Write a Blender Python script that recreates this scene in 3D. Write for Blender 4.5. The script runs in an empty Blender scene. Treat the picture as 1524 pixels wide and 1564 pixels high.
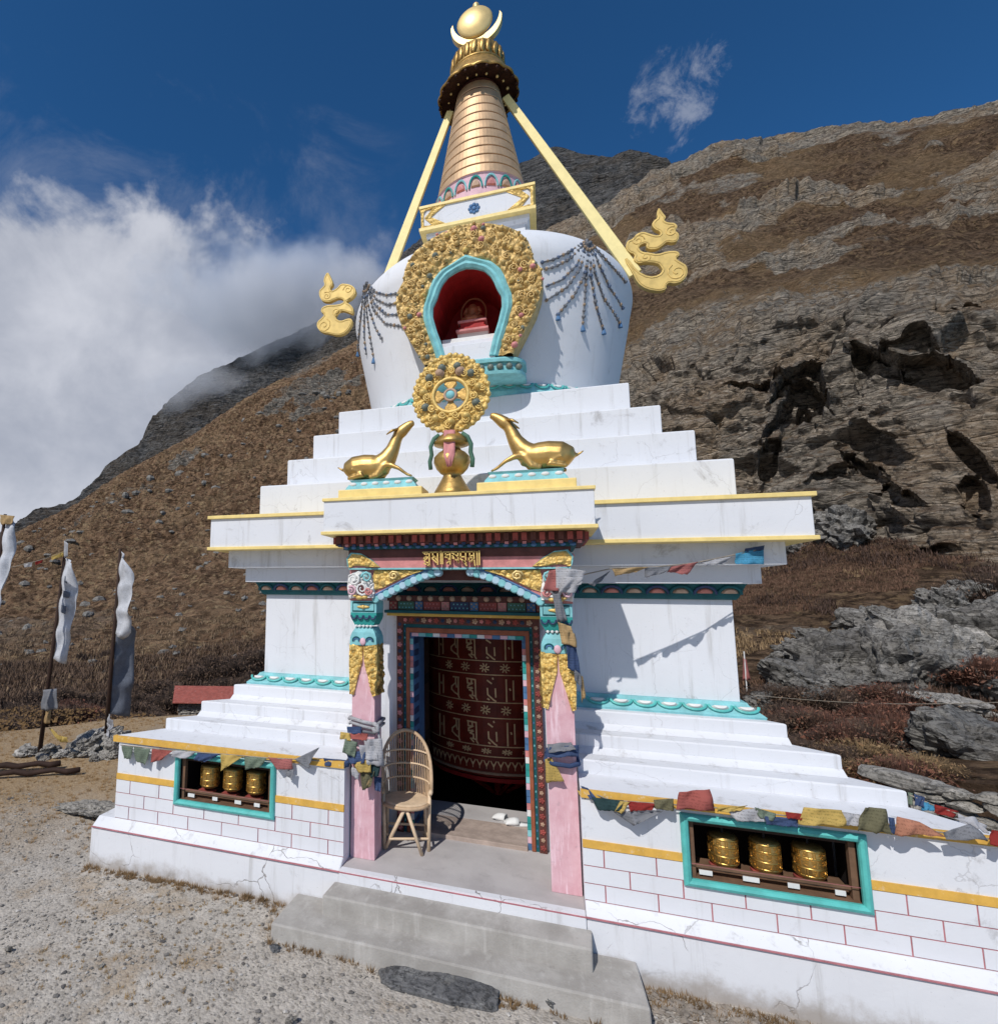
import bpy, math, random
import numpy as np
from mathutils import Vector, Matrix
R = math.radians
S = bpy.context.scene
COL = S.collection
random.seed(7)
rng = np.random.default_rng(11)

# ------------------------------------------------------------------ camera, light, sky
CAM = (0.747, -8.047, 2.590)
cd = bpy.data.cameras.new('camera'); cam = bpy.data.objects.new('camera', cd); COL.objects.link(cam)
M3 = Matrix([[0.943357, 0.331646, 0.00945], [0.035257, -0.128529, 0.991079], [0.329902, -0.934608, -0.132942]])
cam.matrix_world = Matrix.Translation(CAM) @ M3.transposed().to_4x4()
cd.sensor_fit = 'HORIZONTAL'; cd.sensor_width = 36.0
cd.lens = 36.0 * 859.94 / 1524.0
cd.shift_x = (762 - 530.79) / 1524.0
cd.shift_y = (788.79 - 782) / 1524.0
cd.clip_start = 0.1; cd.clip_end = 3000
S.camera = cam

SUN_DIR = Vector((-0.222, -0.735, 0.775)).normalized()      # towards the sun
SUN_EL = math.asin(SUN_DIR.z)
sl = bpy.data.lights.new('sun', 'SUN'); sl.energy = 3.45; sl.angle = R(0.53); sl.color = (1.0, 0.965, 0.915)
so = bpy.data.objects.new('sun', sl); COL.objects.link(so)
so.rotation_euler = SUN_DIR.to_track_quat('Z', 'Y').to_euler()

W = bpy.data.worlds.new('World'); S.world = W; W.use_nodes = True
wt = W.node_tree; wt.nodes.clear()
def wn(t, **k):
    n = wt.nodes.new(t)
    for a, b in k.items(): setattr(n, a, b)
    return n
def wl(a, b): wt.links.new(a, b)
def wmath(op, a, b=None, c=None, clamp=False):
    n = wn('ShaderNodeMath', operation=op, use_clamp=clamp)
    for i, v in enumerate((a, b, c)):
        if v is None: continue
        if isinstance(v, (int, float)): n.inputs[i].default_value = v
        else: wl(v, n.inputs[i])
    return n.outputs[0]
def wramp(v, a, b, to0=0.0, to1=1.0):
    n = wn('ShaderNodeMapRange', interpolation_type='SMOOTHSTEP'); n.clamp = True
    wl(v, n.inputs[0]); n.inputs[1].default_value = a; n.inputs[2].default_value = b
    n.inputs[3].default_value = to0; n.inputs[4].default_value = to1
    return n.outputs[0]
sky = wn('ShaderNodeTexSky', sky_type='NISHITA', sun_disc=False, sun_elevation=SUN_EL,
         sun_rotation=math.atan2(SUN_DIR.x, SUN_DIR.y), altitude=4000.0, air_density=1.0, dust_density=0.1, ozone_density=2.0)
tc = wn('ShaderNodeTexCoord')
dirv = tc.outputs['Generated']
def wnoise(scale, detail, rough, dist=0.0, stretch=None, off=(0, 0, 0)):
    mp = wn('ShaderNodeMapping'); wl(dirv, mp.inputs[0])
    if stretch: mp.inputs['Scale'].default_value = stretch
    mp.inputs['Location'].default_value = off
    n = wn('ShaderNodeTexNoise'); wl(mp.outputs[0], n.inputs['Vector'])
    n.inputs['Scale'].default_value = scale; n.inputs['Detail'].default_value = detail
    n.inputs['Roughness'].default_value = rough; n.inputs['Distortion'].default_value = dist
    return n.outputs[0]
def wdot(d):
    n = wn('ShaderNodeVectorMath', operation='DOT_PRODUCT'); wl(dirv, n.inputs[0]); n.inputs[1].default_value = d
    return n.outputs['Value']
sep = wn('ShaderNodeSeparateXYZ'); wl(dirv, sep.inputs[0])
n1 = wnoise(3.0, 10, 0.52, 0.15)
n2 = wnoise(7.5, 6, 0.6, 0.3, off=(3, 1, 2))
# the cloud bank: a mass lying on the ridges to the left, its top uneven
cap = wdot((-0.635,0.728,0.257))
_e = Vector((-0.218,0.794,0.568)); _n = Vector((-_e.y, _e.x, 0)).normalized()
side = wdot(tuple(_n))
edge = wmath('ADD', wmath('MULTIPLY', wmath('SUBTRACT', n1, 0.5), 0.50), wmath('MULTIPLY', wmath('SUBTRACT', n2, 0.5), 0.20))
topz = wmath('SUBTRACT', (-0.490,0.677,0.550)[2], sep.outputs[2])
bank = wmath('MULTIPLY', wramp(wmath('ADD', topz, edge), -0.03, 0.045), wramp(wmath('ADD', side, wmath('MULTIPLY', edge, 0.45)), -0.015, 0.10))
bank = wmath('MULTIPLY', bank, wramp(sep.outputs[2], -0.2, 0.0))
# thin veils fringing the bank
n4 = wnoise(5.0, 10, 0.68, 0.8, off=(7, 2, 5))
veil = wmath('MULTIPLY', wmath('MULTIPLY', wramp(wmath('ADD', topz, wmath('MULTIPLY', wmath('SUBTRACT', n4, 0.5), 0.7)), -0.12, 0.16), wramp(side, -0.08, 0.10)), 0.22)
# a small ragged wisp by itself
n3 = wnoise(20.0, 9, 0.68, 0.35, stretch=(1.0, 1.0, 0.8), off=(1, 4, 2))
wis = wdot((0.180,0.751,0.636))
wisp = wmath('MULTIPLY', wramp(wmath('ADD', wis, wmath('MULTIPLY', wmath('SUBTRACT', n3, 0.56), 0.009)), 0.9984, 1.0006), 0.42)
dens = wmath('MAXIMUM', wmath('MAXIMUM', bank, veil), wisp, clamp=True)
dens = wmath('MULTIPLY', dens, 0.97)
shade = wramp(wmath('ADD', n1, wmath('MULTIPLY', wmath('SUBTRACT', n2, 0.5), 0.5)), 0.32, 0.72)
ccol = wn('ShaderNodeMix', data_type='RGBA'); wl(shade, ccol.inputs[0])
ccol.inputs[6].default_value = (0.38, 0.41, 0.49, 1); ccol.inputs[7].default_value = (0.64, 0.66, 0.73, 1)
bg1 = wn('ShaderNodeBackground'); bg2 = wn('ShaderNodeBackground')
tint = wn('ShaderNodeMix', data_type='RGBA', blend_type='MULTIPLY'); tint.inputs[0].default_value = 1.0
wl(sky.outputs[0], tint.inputs[6]); tint.inputs[7].default_value = (0.29, 0.76, 1.06, 1)
wl(tint.outputs[2], bg1.inputs[0]); bg1.inputs[1].default_value = 0.115
wl(ccol.outputs[2], bg2.inputs[0]); bg2.inputs[1].default_value = 1.0
mx = wn('ShaderNodeMixShader'); wl(dens, mx.inputs[0]); wl(bg1.outputs[0], mx.inputs[1]); wl(bg2.outputs[0], mx.inputs[2])
wo = wn('ShaderNodeOutputWorld'); wl(mx.outputs[0], wo.inputs[0])

S.render.engine = 'CYCLES'
S.view_settings.view_transform = 'Standard'; S.view_settings.look = 'None'
S.view_settings.exposure = 0.0; S.view_settings.gamma = 1.0; S.view_settings.use_curve_mapping = False
S.cycles.max_bounces = 8; S.cycles.volume_bounces = 2; S.cycles.volume_step_rate = 2.0
S.cycles.use_denoising = True

# ------------------------------------------------------------------ helpers
def lin(r, g, b):
    f = lambda c: (c / 255 / 12.92) if c / 255 <= 0.04045 else ((c / 255 + 0.055) / 1.055) ** 2.4
    return (f(r), f(g), f(b))

class MB:
    """collects geometry; build() links it as ONE mesh object"""
    def __init__(s): s.v = []; s.f = []; s.m = []
    def add(s, vs, fs, mi=0):
        n = len(s.v); s.v += [tuple(p) for p in vs]
        for f in fs: s.f.append([i + n for i in f]); s.m.append(mi)
        return s
    def box(s, x0, x1, y0, y1, z0, z1, mi=0):
        vs = [(x, y, z) for z in (z0, z1) for y in (y0, y1) for x in (x0, x1)]
        return s.add(vs, [(0, 2, 3, 1), (4, 5, 7, 6), (0, 1, 5, 4), (2, 6, 7, 3), (0, 4, 6, 2), (1, 3, 7, 5)], mi)
    def loft(s, rings, closed=True, caps=True, mi=0):
        n = len(rings[0]); vs = [p for r in rings for p in r]; fs = []
        for k in range(len(rings) - 1):
            for i in range(n if closed else n - 1):
                j = (i + 1) % n
                fs.append((k * n + i, k * n + j, (k + 1) * n + j, (k + 1) * n + i))
        if caps:
            fs.append(tuple(range(n))[::-1]); fs.append(tuple((len(rings) - 1) * n + i for i in range(n)))
        return s.add(vs, fs, mi)
    def prism_y(s, poly, y0, y1, mi=0):          # poly in x,z
        return s.loft([[(x, y0, z) for x, z in poly], [(x, y1, z) for x, z in poly]], mi=mi)
    def prism_z(s, poly, z0, z1, mi=0):
        return s.loft([[(x, y, z0) for x, y in poly], [(x, y, z1) for x, y in poly]], mi=mi)
    def tube(s, pts, rad, n=8, mi=0, caps=True, closed=False):
        pts = [Vector(p) for p in pts]; k = len(pts)
        if not hasattr(rad, '__len__'): rad = [rad] * k
        rings = []; up = None
        for i, p in enumerate(pts):
            a = pts[(i - 1) % k] if (closed or i > 0) else p
            b = pts[(i + 1) % k] if (closed or i < k - 1) else p
            t = (b - a).normalized()
            if up is None:
                up = Vector((0, 0, 1)) if abs(t.z) < 0.9 else Vector((1, 0, 0))
            u = t.cross(up)
            if u.length < 1e-5: u = t.cross(Vector((1, 0, 0)))
            u.normalize(); w = u.cross(t).normalized(); up = w
            rr = rad[i] if hasattr(rad[i], '__len__') else (rad[i], rad[i])
            rings.append([tuple(p + u * (math.cos(2 * math.pi * j / n) * rr[0]) + w * (math.sin(2 * math.pi * j / n) * rr[1])) for j in range(n)])
        if closed: rings.append(rings[0])
        return s.loft(rings, caps=caps and not closed, mi=mi)
    def lathe(s, prof, n=32, c=(0, 0, 0), mi=0, caps=True, wob=None):
        rings = []
        for r, z in prof:
            rings.append([(c[0] + r * math.cos(2 * math.pi * j / n) * (wob(j, n, z) if wob else 1), c[1] + r * math.sin(2 * math.pi * j / n) * (wob(j, n, z) if wob else 1), c[2] + z) for j in range(n)])
        return s.loft(rings, caps=caps, mi=mi)
    def ball(s, c, r, nu=12, nv=8, mi=0):
        r = r if hasattr(r, '__len__') else (r, r, r)
        rings = []
        for i in range(nv + 1):
            a = -math.pi / 2 + math.pi * min(max(i / nv, 0.02), 0.98)
            rings.append([(c[0] + r[0] * math.cos(a) * math.cos(2 * math.pi * j / nu), c[1] + r[1] * math.cos(a) * math.sin(2 * math.pi * j / nu), c[2] + r[2] * math.sin(a)) for j in range(nu)])
        return s.loft(rings, mi=mi)
    def cloth(s, a, b, c, d, nu=8, nv=6, amp=0.02, ph=0.0, fray=0.0, mi=0, th=0.003, freq=1.6):
        """a rippled piece of cloth: a,b upper corners, c,d the corners below b and a"""
        a, b, c, d = map(Vector, (a, b, c, d))
        nrm = (b - a).cross(d - a)
        nrm = nrm.normalized() if nrm.length > 1e-6 else Vector((0, -1, 0))
        if nrm.y > 0: nrm = -nrm
        fr = []; bk = []
        for j in range(nv + 1):
            v = j / nv
            for i in range(nu + 1):
                u = i / nu
                p = a.lerp(b, u).lerp(d.lerp(c, u), v)
                w = amp * (math.sin(freq * 6.28 * u + ph + 2.2 * v) * (0.35 + 0.65 * v) + 0.5 * math.sin(4.1 * u + 5.3 * v + ph * 2.3))
                w += amp * 0.35 * math.sin(13 * u + 7 * v + 3 * ph)
                p = p + nrm * w
                if fray and j == nv: p += (d - a).normalized() * random.uniform(-fray, fray * 0.4)
                fr.append(tuple(p)); bk.append(tuple(p - nrm * th))
        n = (nu + 1) * (nv + 1); fs = []
        for j in range(nv):
            for i in range(nu):
                q = (j * (nu + 1) + i, j * (nu + 1) + i + 1, (j + 1) * (nu + 1) + i + 1, (j + 1) * (nu + 1) + i)
                fs.append(q)
        return s.add(fr, fs, mi)
    def build(s, name, mats, parent=None, smooth=False, bevel=0.0, org=None, seg=2, solid=0.0):
        me = bpy.data.meshes.new(name)
        if org is None: org = ORG.get(top(parent).name, (0, 0, 0)) if parent is not None else (0, 0, 0)
        me.from_pydata([(x - org[0], y - org[1], z - org[2]) for x, y, z in s.v], [], s.f)
        mats = mats if isinstance(mats, (list, tuple)) else [mats]
        for m in mats: me.materials.append(m)
        if len(mats) > 1: me.polygons.foreach_set('material_index', s.m)
        if smooth: me.polygons.foreach_set('use_smooth', [True] * len(me.polygons))
        me.update()
        import bmesh
        bm = bmesh.new(); bm.from_mesh(me); bmesh.ops.recalc_face_normals(bm, faces=bm.faces); bm.to_mesh(me); bm.free()
        o = bpy.data.objects.new(name, me); COL.objects.link(o)
        if parent is not None: o.parent = parent
        if bevel:
            b = o.modifiers.new('edge', 'BEVEL'); b.width = bevel; b.segments = seg; b.limit_method = 'ANGLE'; b.angle_limit = R(40)
        if solid:
            b = o.modifiers.new('thick', 'SOLIDIFY'); b.thickness = solid; b.offset = 0
        return o
ORG = {}
def top(o):
    while o.parent is not None: o = o.parent
    return o
def thing(name, label, cat, loc=(0, 0, 0), group=None):
    o = bpy.data.objects.new(name, None); COL.objects.link(o); o.location = loc; o.empty_display_size = 0.1
    o['label'] = label; o['category'] = cat
    if group: o['group'] = group
    ORG[o.name] = tuple(loc)
    return o
def tag(o, label, cat, group=None):
    o['label'] = label; o['category'] = cat
    if group: o['group'] = group
    return o
def kind(o, k): o['kind'] = k; return o
def inst(name, me, parent, loc, rot=(0, 0, 0), scale=(1, 1, 1), mat=None):
    o = bpy.data.objects.new(name, me); COL.objects.link(o)
    if parent is not None:
        o.parent = parent; g = ORG.get(top(parent).name, (0, 0, 0)); loc = (loc[0] - g[0], loc[1] - g[1], loc[2] - g[2])
    o.location = loc; o.rotation_euler = rot; o.scale = scale if hasattr(scale, '__len__') else (scale,) * 3
    if mat is not None:
        o.material_slots[0].link = 'OBJECT'; o.material_slots[0].material = mat
    return o
def proto_mesh(mb, name, mats, smooth=False):
    o = mb.build(name, mats, None, smooth); me = o.data; bpy.data.objects.remove(o); return me

# ------------------------------------------------------------------ noise in numpy
_P = rng.permutation(512).astype(np.int64)
_G = rng.uniform(-1, 1, 512)
def _h(i, j, k): return _G[(_P[(_P[(_P[i & 511] + j) & 511] + k) & 511])]
def vnoise(p):
    i = np.floor(p).astype(np.int64); f = p - i; u = f * f * f * (f * (f * 6 - 15) + 10)
    x, y, z = i[..., 0], i[..., 1], i[..., 2]; a, b, c = u[..., 0], u[..., 1], u[..., 2]
    l = lambda t, m, n: m + (n - m) * t
    return l(c, l(b, l(a, _h(x, y, z), _h(x + 1, y, z)), l(a, _h(x, y + 1, z), _h(x + 1, y + 1, z))),
             l(b, l(a, _h(x, y, z + 1), _h(x + 1, y, z + 1)), l(a, _h(x, y + 1, z + 1), _h(x + 1, y + 1, z + 1))))
def fbm(p, o=5, g=0.5, ridge=False):
    t = np.zeros(p.shape[:-1]); a = 1.0; q = p.copy()
    for _ in range(o):
        n = vnoise(q); t += a * ((1 - 2 * np.abs(n)) if ridge else n); a *= g; q = q * 2.03 + 17.3
    return t
def cell(p):
    """distance to nearest and second nearest feature point, and the cell's random value"""
    i = np.floor(p).astype(np.int64); f1 = np.full(p.shape[:-1], 9.0); f2 = f1.copy(); idv = np.zeros(p.shape[:-1])
    for dx in (-1, 0, 1):
        for dy in (-1, 0, 1):
            for dz in (-1, 0, 1):
                x, y, z = i[..., 0] + dx, i[..., 1] + dy, i[..., 2] + dz
                fx = x + 0.5 + 0.5 * _h(x, y, z); fy = y + 0.5 + 0.5 * _h(x + 57, y + 13, z); fz = z + 0.5 + 0.5 * _h(x, y + 91, z + 31)
                d = np.sqrt((fx - p[..., 0]) ** 2 + (fy - p[..., 1]) ** 2 + (fz - p[..., 2]) ** 2)
                idn = _h(x + 7, y + 3, z + 5)
                c1 = d < f1
                f2 = np.where(c1, f1, np.minimum(f2, d)); idv = np.where(c1, idn, idv); f1 = np.where(c1, d, f1)
    return f1, f2, idv
def facet(p):
    """random tilted planes, one to a cell: angular blocks with sharp edges"""
    i = np.floor(p).astype(np.int64); f1 = np.full(p.shape[:-1], 9.0); out = np.zeros(p.shape[:-1])
    for dx in (-1, 0, 1):
        for dy in (-1, 0, 1):
            for dz in (-1, 0, 1):
                x, y, z = i[..., 0] + dx, i[..., 1] + dy, i[..., 2] + dz
                ox = p[..., 0] - x - 0.5 - 0.5 * _h(x, y, z); oy = p[..., 1] - y - 0.5 - 0.5 * _h(x + 57, y + 13, z); oz = p[..., 2] - z - 0.5 - 0.5 * _h(x, y + 91, z + 31)
                d = ox * ox + oy * oy + oz * oz
                v = _h(x + 3, y + 5, z + 11) * ox + _h(x + 23, y + 15, z + 1) * oy + _h(x + 7, y + 35, z + 21) * oz + 0.35 * _h(x + 7, y + 3, z + 5)
                c = d < f1; out = np.where(c, v, out); f1 = np.where(c, d, f1)
    return out
def sstep(x, a, b):
    t = np.clip((x - a) / (b - a), 0, 1); return t * t * (3 - 2 * t)

# ------------------------------------------------------------------ materials
class NT:
    def __init__(s, name):
        s.m = bpy.data.materials.new(name); s.m.use_nodes = True; s.t = s.m.node_tree
        s.b = s.t.nodes['Principled BSDF']; s.out = s.t.nodes['Material Output']
        s.geo = s.t.nodes.new('ShaderNodeNewGeometry'); s.pos = s.geo.outputs['Position']
    def n(s, t, **k):
        x = s.t.nodes.new(t)
        for a, b in k.items(): setattr(x, a, b)
        return x
    def l(s, a, b): s.t.links.new(a, b)
    def set(s, sock, v):
        if isinstance(v, (int, float)): sock.default_value = v
        elif isinstance(v, (tuple, list)): sock.default_value = tuple(v) + ((1,) if len(v) == 3 and len(sock.default_value) == 4 else ())
        else: s.l(v, sock)
    def math(s, op, a, b=0.0, clamp=False):
        x = s.n('ShaderNodeMath', operation=op, use_clamp=clamp); s.set(x.inputs[0], a); s.set(x.inputs[1], b); return x.outputs[0]
    def ramp(s, v, a, b, c=0.0, d=1.0):
        x = s.n('ShaderNodeMapRange', interpolation_type='SMOOTHSTEP'); s.set(x.inputs[0], v)
        for i, q in enumerate((a, b, c, d)): x.inputs[i + 1].default_value = q
        return x.outputs[0]
    def mapv(s, scale=(1, 1, 1), vec=None, loc=(0, 0, 0), rot=(0, 0, 0)):
        x = s.n('ShaderNodeMapping'); s.l(vec or s.pos, x.inputs[0]); x.inputs['Scale'].default_value = scale
        x.inputs['Location'].default_value = loc; x.inputs['Rotation'].default_value = rot; return x.outputs[0]
    def noise(s, scale, detail=4, rough=0.55, dist=0.0, vec=None):
        x = s.n('ShaderNodeTexNoise'); s.l(vec or s.pos, x.inputs['Vector']); x.inputs['Scale'].default_value = scale
        x.inputs['Detail'].default_value = detail; x.inputs['Roughness'].default_value = rough; x.inputs['Distortion'].default_value = dist
        return x.outputs[0]
    def vor(s, scale, feature='F1', vec=None, out=0, rnd=1.0):
        x = s.n('ShaderNodeTexVoronoi', feature=feature); s.l(vec or s.pos, x.inputs['Vector']); x.inputs['Scale'].default_value = scale
        x.inputs['Randomness'].default_value = rnd
        return x.outputs[out]
    def mix(s, f, a, b, mode='MIX'):
        x = s.n('ShaderNodeMix', data_type='RGBA', blend_type=mode); s.set(x.inputs[0], f); s.set(x.inputs[6], a); s.set(x.inputs[7], b); return x.outputs[2]
    def bump(s, h, strength=0.3, dist=0.01, chain=None):
        x = s.n('ShaderNodeBump'); x.inputs['Strength'].default_value = strength; x.inputs['Distance'].default_value = dist
        s.l(h, x.inputs['Height'])
        if chain is not None: s.l(chain, x.inputs['Normal'])
        return x.outputs[0]
    def attr(s, name): x = s.n('ShaderNodeAttribute', attribute_name=name); return x.outputs['Fac']
    def done(s, col, rough=0.7, metal=0.0, normal=None, spec=0.3):
        s.set(s.b.inputs['Base Color'], col); s.set(s.b.inputs['Roughness'], rough); s.set(s.b.inputs['Metallic'], metal)
        s.b.inputs['Specular IOR Level'].default_value = spec
        if normal is not None: s.l(normal, s.b.inputs['Normal'])
        return s.m

def paint(name, c, var=0.25, rough=0.6, metal=0.0, bump=0.25, scale=9.0, spec=0.3, worn=None, worn_amt=0.0):
    t = NT(name); c2 = tuple(x * (1 - var) for x in c)
    n = t.noise(scale, 6, 0.65); n2 = t.noise(scale * 9, 3, 0.6)
    col = t.mix(t.ramp(n, 0.3, 0.7), c2, c)
    if worn: col = t.mix(t.math('MULTIPLY', t.ramp(t.noise(scale * 2.2, 8, 0.7), 0.56, 0.66), worn_amt), col, worn)
    nb = t.bump(t.math('ADD', n2, t.noise(scale * 2, 4)), bump, 0.004)
    return t.done(col, rough, metal, nb, spec)

def plaster(name, c=(0.80, 0.81, 0.835), dirt=0.35, crack=0.6, cw=1.0, cs=1.9):
    t = NT(name)
    big = t.noise(0.9, 5, 0.6); fine = t.noise(26, 5, 0.65)
    streak = t.noise(1.0, 7, 0.7, vec=t.mapv((9, 9, 0.55)))
    blot = t.noise(2.6, 8, 0.72, 0.6)
    col = t.mix(t.ramp(big, 0.35, 0.7), tuple(x * 0.94 for x in c), c)
    col = t.mix(t.math('MULTIPLY', t.ramp(streak, 0.53, 0.74), 0.42 * dirt), col, (0.42, 0.41, 0.40))
    col = t.mix(t.math('MULTIPLY', t.ramp(blot, 0.58, 0.72), 0.42 * dirt), col, (0.33, 0.32, 0.32))
    col = t.mix(t.math('MULTIPLY', t.ramp(t.noise(60, 3, 0.7), 0.66, 0.74), 0.35 * dirt), col, (0.3, 0.29, 0.28))
    # hairline cracks, only here and there
    wv = t.n('ShaderNodeVectorMath', operation='ADD'); nz = t.n('ShaderNodeTexNoise'); nz.inputs['Scale'].default_value = 3.0; nz.inputs['Detail'].default_value = 5
    t.l(t.pos, nz.inputs['Vector']); sc = t.n('ShaderNodeVectorMath', operation='SCALE'); t.l(nz.outputs['Color'], sc.inputs[0]); sc.inputs['Scale'].default_value = 0.35
    t.l(t.pos, wv.inputs[0]); t.l(sc.outputs[0], wv.inputs[1])
    vd = t.vor(cs, 'DISTANCE_TO_EDGE', vec=wv.outputs[0])
    ck = t.math('MULTIPLY', t.ramp(vd, 0.0015 * cw, 0.006 * cw, 1, 0), t.math('MULTIPLY', t.ramp(t.noise(1.3, 4, 0.7), 0.53 - 0.08 * cw, 0.64 - 0.08 * cw), crack))
    col = t.mix(ck, col, (0.22, 0.2, 0.19))
    nb = t.bump(t.math('ADD', t.math('MULTIPLY', fine, 0.4), t.math('SUBTRACT', blot, t.math('MULTIPLY', ck, 1.5))), 0.35, 0.008)
    return t.done(col, 0.85, 0, nb, 0.2)

def ground_dirt(nt, col, h0, h1, amt, c):
    z = nt.n('ShaderNodeSeparateXYZ'); nt.l(nt.pos, z.inputs[0])
    return nt.mix(nt.math('MULTIPLY', nt.ramp(nt.math('ADD', z.outputs[2], nt.math('MULTIPLY', nt.math('SUBTRACT', nt.noise(5, 6, 0.7), 0.5), 0.35)), h0, h1, 1, 0), amt), col, c)

M = {}
M['white'] = plaster('white_plaster', (0.715, 0.73, 0.765), 1.6, 0.25)
M['dome'] = plaster('dome_plaster', (0.73, 0.745, 0.78), 0.8, 0.1)
M['plinth'] = plaster('plinth_plaster', (0.725, 0.735, 0.765), 1.7, 0.85, 1.15, 1.6)
def _pl():
    # the plinth gets mud splash along its foot
    t = M['plinth'].node_tree; b = t.nodes['Principled BSDF']; src = b.inputs['Base Color'].links[0].from_socket
    s = NT.__new__(NT); s.m = M['plinth']; s.t = t; s.b = b; s.geo = t.nodes.new('ShaderNodeNewGeometry'); s.pos = s.geo.outputs['Position']
    c = ground_dirt(s, src, -0.02, 0.16, 0.75, (0.30, 0.25, 0.2)); t.links.new(c, b.inputs['Base Color'])
_pl()
M['red_line'] = paint('red_joint_paint', lin(188, 120, 126), 0.3)
M['yellow'] = paint('ochre_paint', lin(226, 178, 84), 0.22, 0.55, worn=(0.75, 0.7, 0.6), worn_amt=0.35)
M['pale_yellow'] = paint('pale_yellow_paint', lin(244, 218, 142), 0.18, 0.45)
M['pale_gold'] = paint('pale_gold_sheet', lin(222, 192, 118), 0.25, 0.5, 0.15, bump=0.3, scale=7)
M['strut'] = paint('strut_yellow', lin(246, 228, 160), 0.12, 0.5, bump=0.2)
M['turq'] = paint('turquoise_paint', lin(138, 203, 208), 0.3, 0.6)
M['teal'] = paint('teal_paint', lin(52, 158, 152), 0.3, 0.5)
M['frame_teal'] = paint('window_teal', lin(92, 190, 184), 0.25, 0.45, spec=0.4)
M['dark_teal'] = paint('dark_teal_paint', lin(26, 92, 98), 0.3)
M['blue'] = paint('blue_paint', lin(84, 124, 168), 0.35)
M['navy'] = paint('navy_paint', lin(58, 74, 108), 0.35)
M['red'] = paint('red_paint', lin(168, 84, 78), 0.4)
M['deep_red'] = paint('deep_red_paint', lin(176, 42, 42), 0.25, 0.6)
M['maroon'] = paint('maroon_paint', lin(104, 62, 56), 0.4)
M['brown'] = paint('brown_red_wood', lin(158, 92, 66), 0.35)
M['rose'] = paint('rose_paint', lin(214, 142, 140), 0.3)
M['pinkw'] = paint('pale_pink_paint', lin(224, 184, 196), 0.2)
M['petal_white'] = paint('white_petal', lin(226, 226, 224), 0.12)
M['petal_rose'] = paint('rose_petal', lin(206, 132, 118), 0.3)
M['petal_tan'] = paint('tan_petal', lin(196, 164, 140), 0.3)
M['green'] = paint('green_paint', lin(84, 122, 104), 0.3)
M['stone_bead'] = paint('grey_bead', lin(122, 130, 120), 0.3, 0.4)
M['wood'] = paint('weathered_wood', lin(120, 92, 72), 0.4, 0.75, scale=6)
M['dark_wood'] = paint('dark_wood', lin(62, 44, 36), 0.4, 0.8)
M['interior'] = paint('interior_shade', lin(34, 26, 24), 0.4, 0.9)  # dimness of the enclosed spaces is put into this near-black colour
M['black'] = paint('black_iron', lin(34, 32, 34), 0.3, 0.5)
M['concrete'] = None
def gold(name, c, rough=0.33, metal=0.9, var=0.25, bump=0.5, scale=30, dark=0.0):
    t = NT(name); n = t.noise(scale * 0.4, 5, 0.6)
    col = t.mix(t.ramp(n, 0.3, 0.7), tuple(x * (1 - var) for x in c), c)
    if dark: col = t.mix(t.math('MULTIPLY', t.ramp(t.noise(scale * 0.8, 5, 0.7), 0.55, 0.68), dark), col, (0.22, 0.07, 0.03))
    nb = t.bump(t.math('ADD', t.noise(scale, 4), t.math('MULTIPLY', t.noise(scale * 4, 2), 0.3)), bump, 0.006)
    return t.done(col, rough, metal, nb, 0.5)
M['gold'] = gold('gilded_metal', (0.70, 0.43, 0.12), 0.34, 0.9, 0.25, 0.12, 8)
M['gold_dark'] = gold('aged_gilding', (0.58, 0.37, 0.12), 0.45, 0.75, 0.45, 0.5, 24)
M['gold_carve'] = gold('gold_carving', (0.80, 0.56, 0.18), 0.5, 0.25, 0.25, 0.5, 40, 0.0)
M['gold_bright'] = gold('bright_gilding', (0.80, 0.60, 0.26), 0.45, 0.45, 0.2, 0.15, 10)
M['gold_deer'] = gold('deer_gilding', (0.66, 0.43, 0.15), 0.46, 0.85, 0.3, 0.25, 12)
M['niche_gold'] = gold('niche_gold', (0.72, 0.50, 0.19), 0.5, 0.30, 0.4, 0.5, 50, 0.35)
M['spire_gold'] = gold('spire_copper_gold', (0.72, 0.49, 0.29), 0.55, 0.55, 0.28, 0.35, 9)
M['can_under'] = paint('dark_copper', lin(62, 36, 26), 0.5, 0.6, 0.3)  # plain dark brown for the canopy's underside and bells
def _concrete():
    t = NT('grey_concrete'); a = t.noise(3.2, 8, 0.65); st = t.noise(1.0, 6, 0.7, vec=t.mapv((14, 6, 1.2))); f = t.noise(70, 4, 0.6)
    col = t.mix(t.ramp(a, 0.3, 0.72), (0.32, 0.30, 0.275), (0.47, 0.45, 0.42))
    col = t.mix(t.math('MULTIPLY', t.ramp(st, 0.52, 0.68), 0.35), col, (0.58, 0.56, 0.53))
    col = t.mix(t.math('MULTIPLY', t.ramp(t.noise(9, 6, 0.7), 0.6, 0.7), 0.5), col, (0.24, 0.22, 0.2))
    return t.done(col, 0.9, 0, t.bump(t.math('ADD', f, a), 0.4, 0.008), 0.2)
M['concrete'] = _concrete()
def _pink():
    t = NT('flaking_pink_paint'); a = t.noise(5.0, 8, 0.7); st = t.noise(1.0, 8, 0.75, vec=t.mapv((22, 22, 2.2)))
    col = t.mix(t.ramp(a, 0.3, 0.7), lin(204, 156, 165), lin(218, 180, 187))
    col = t.mix(t.math('MULTIPLY', t.ramp(st, 0.5, 0.66), 0.75), col, lin(236, 208, 216))
    col = t.mix(t.math('MULTIPLY', t.ramp(t.noise(14, 8, 0.75), 0.58, 0.66), 0.5), col, lin(180, 150, 156))
    return t.done(col, 0.8, 0, t.bump(st, 0.4, 0.006), 0.2)
M['pink'] = _pink()
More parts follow.
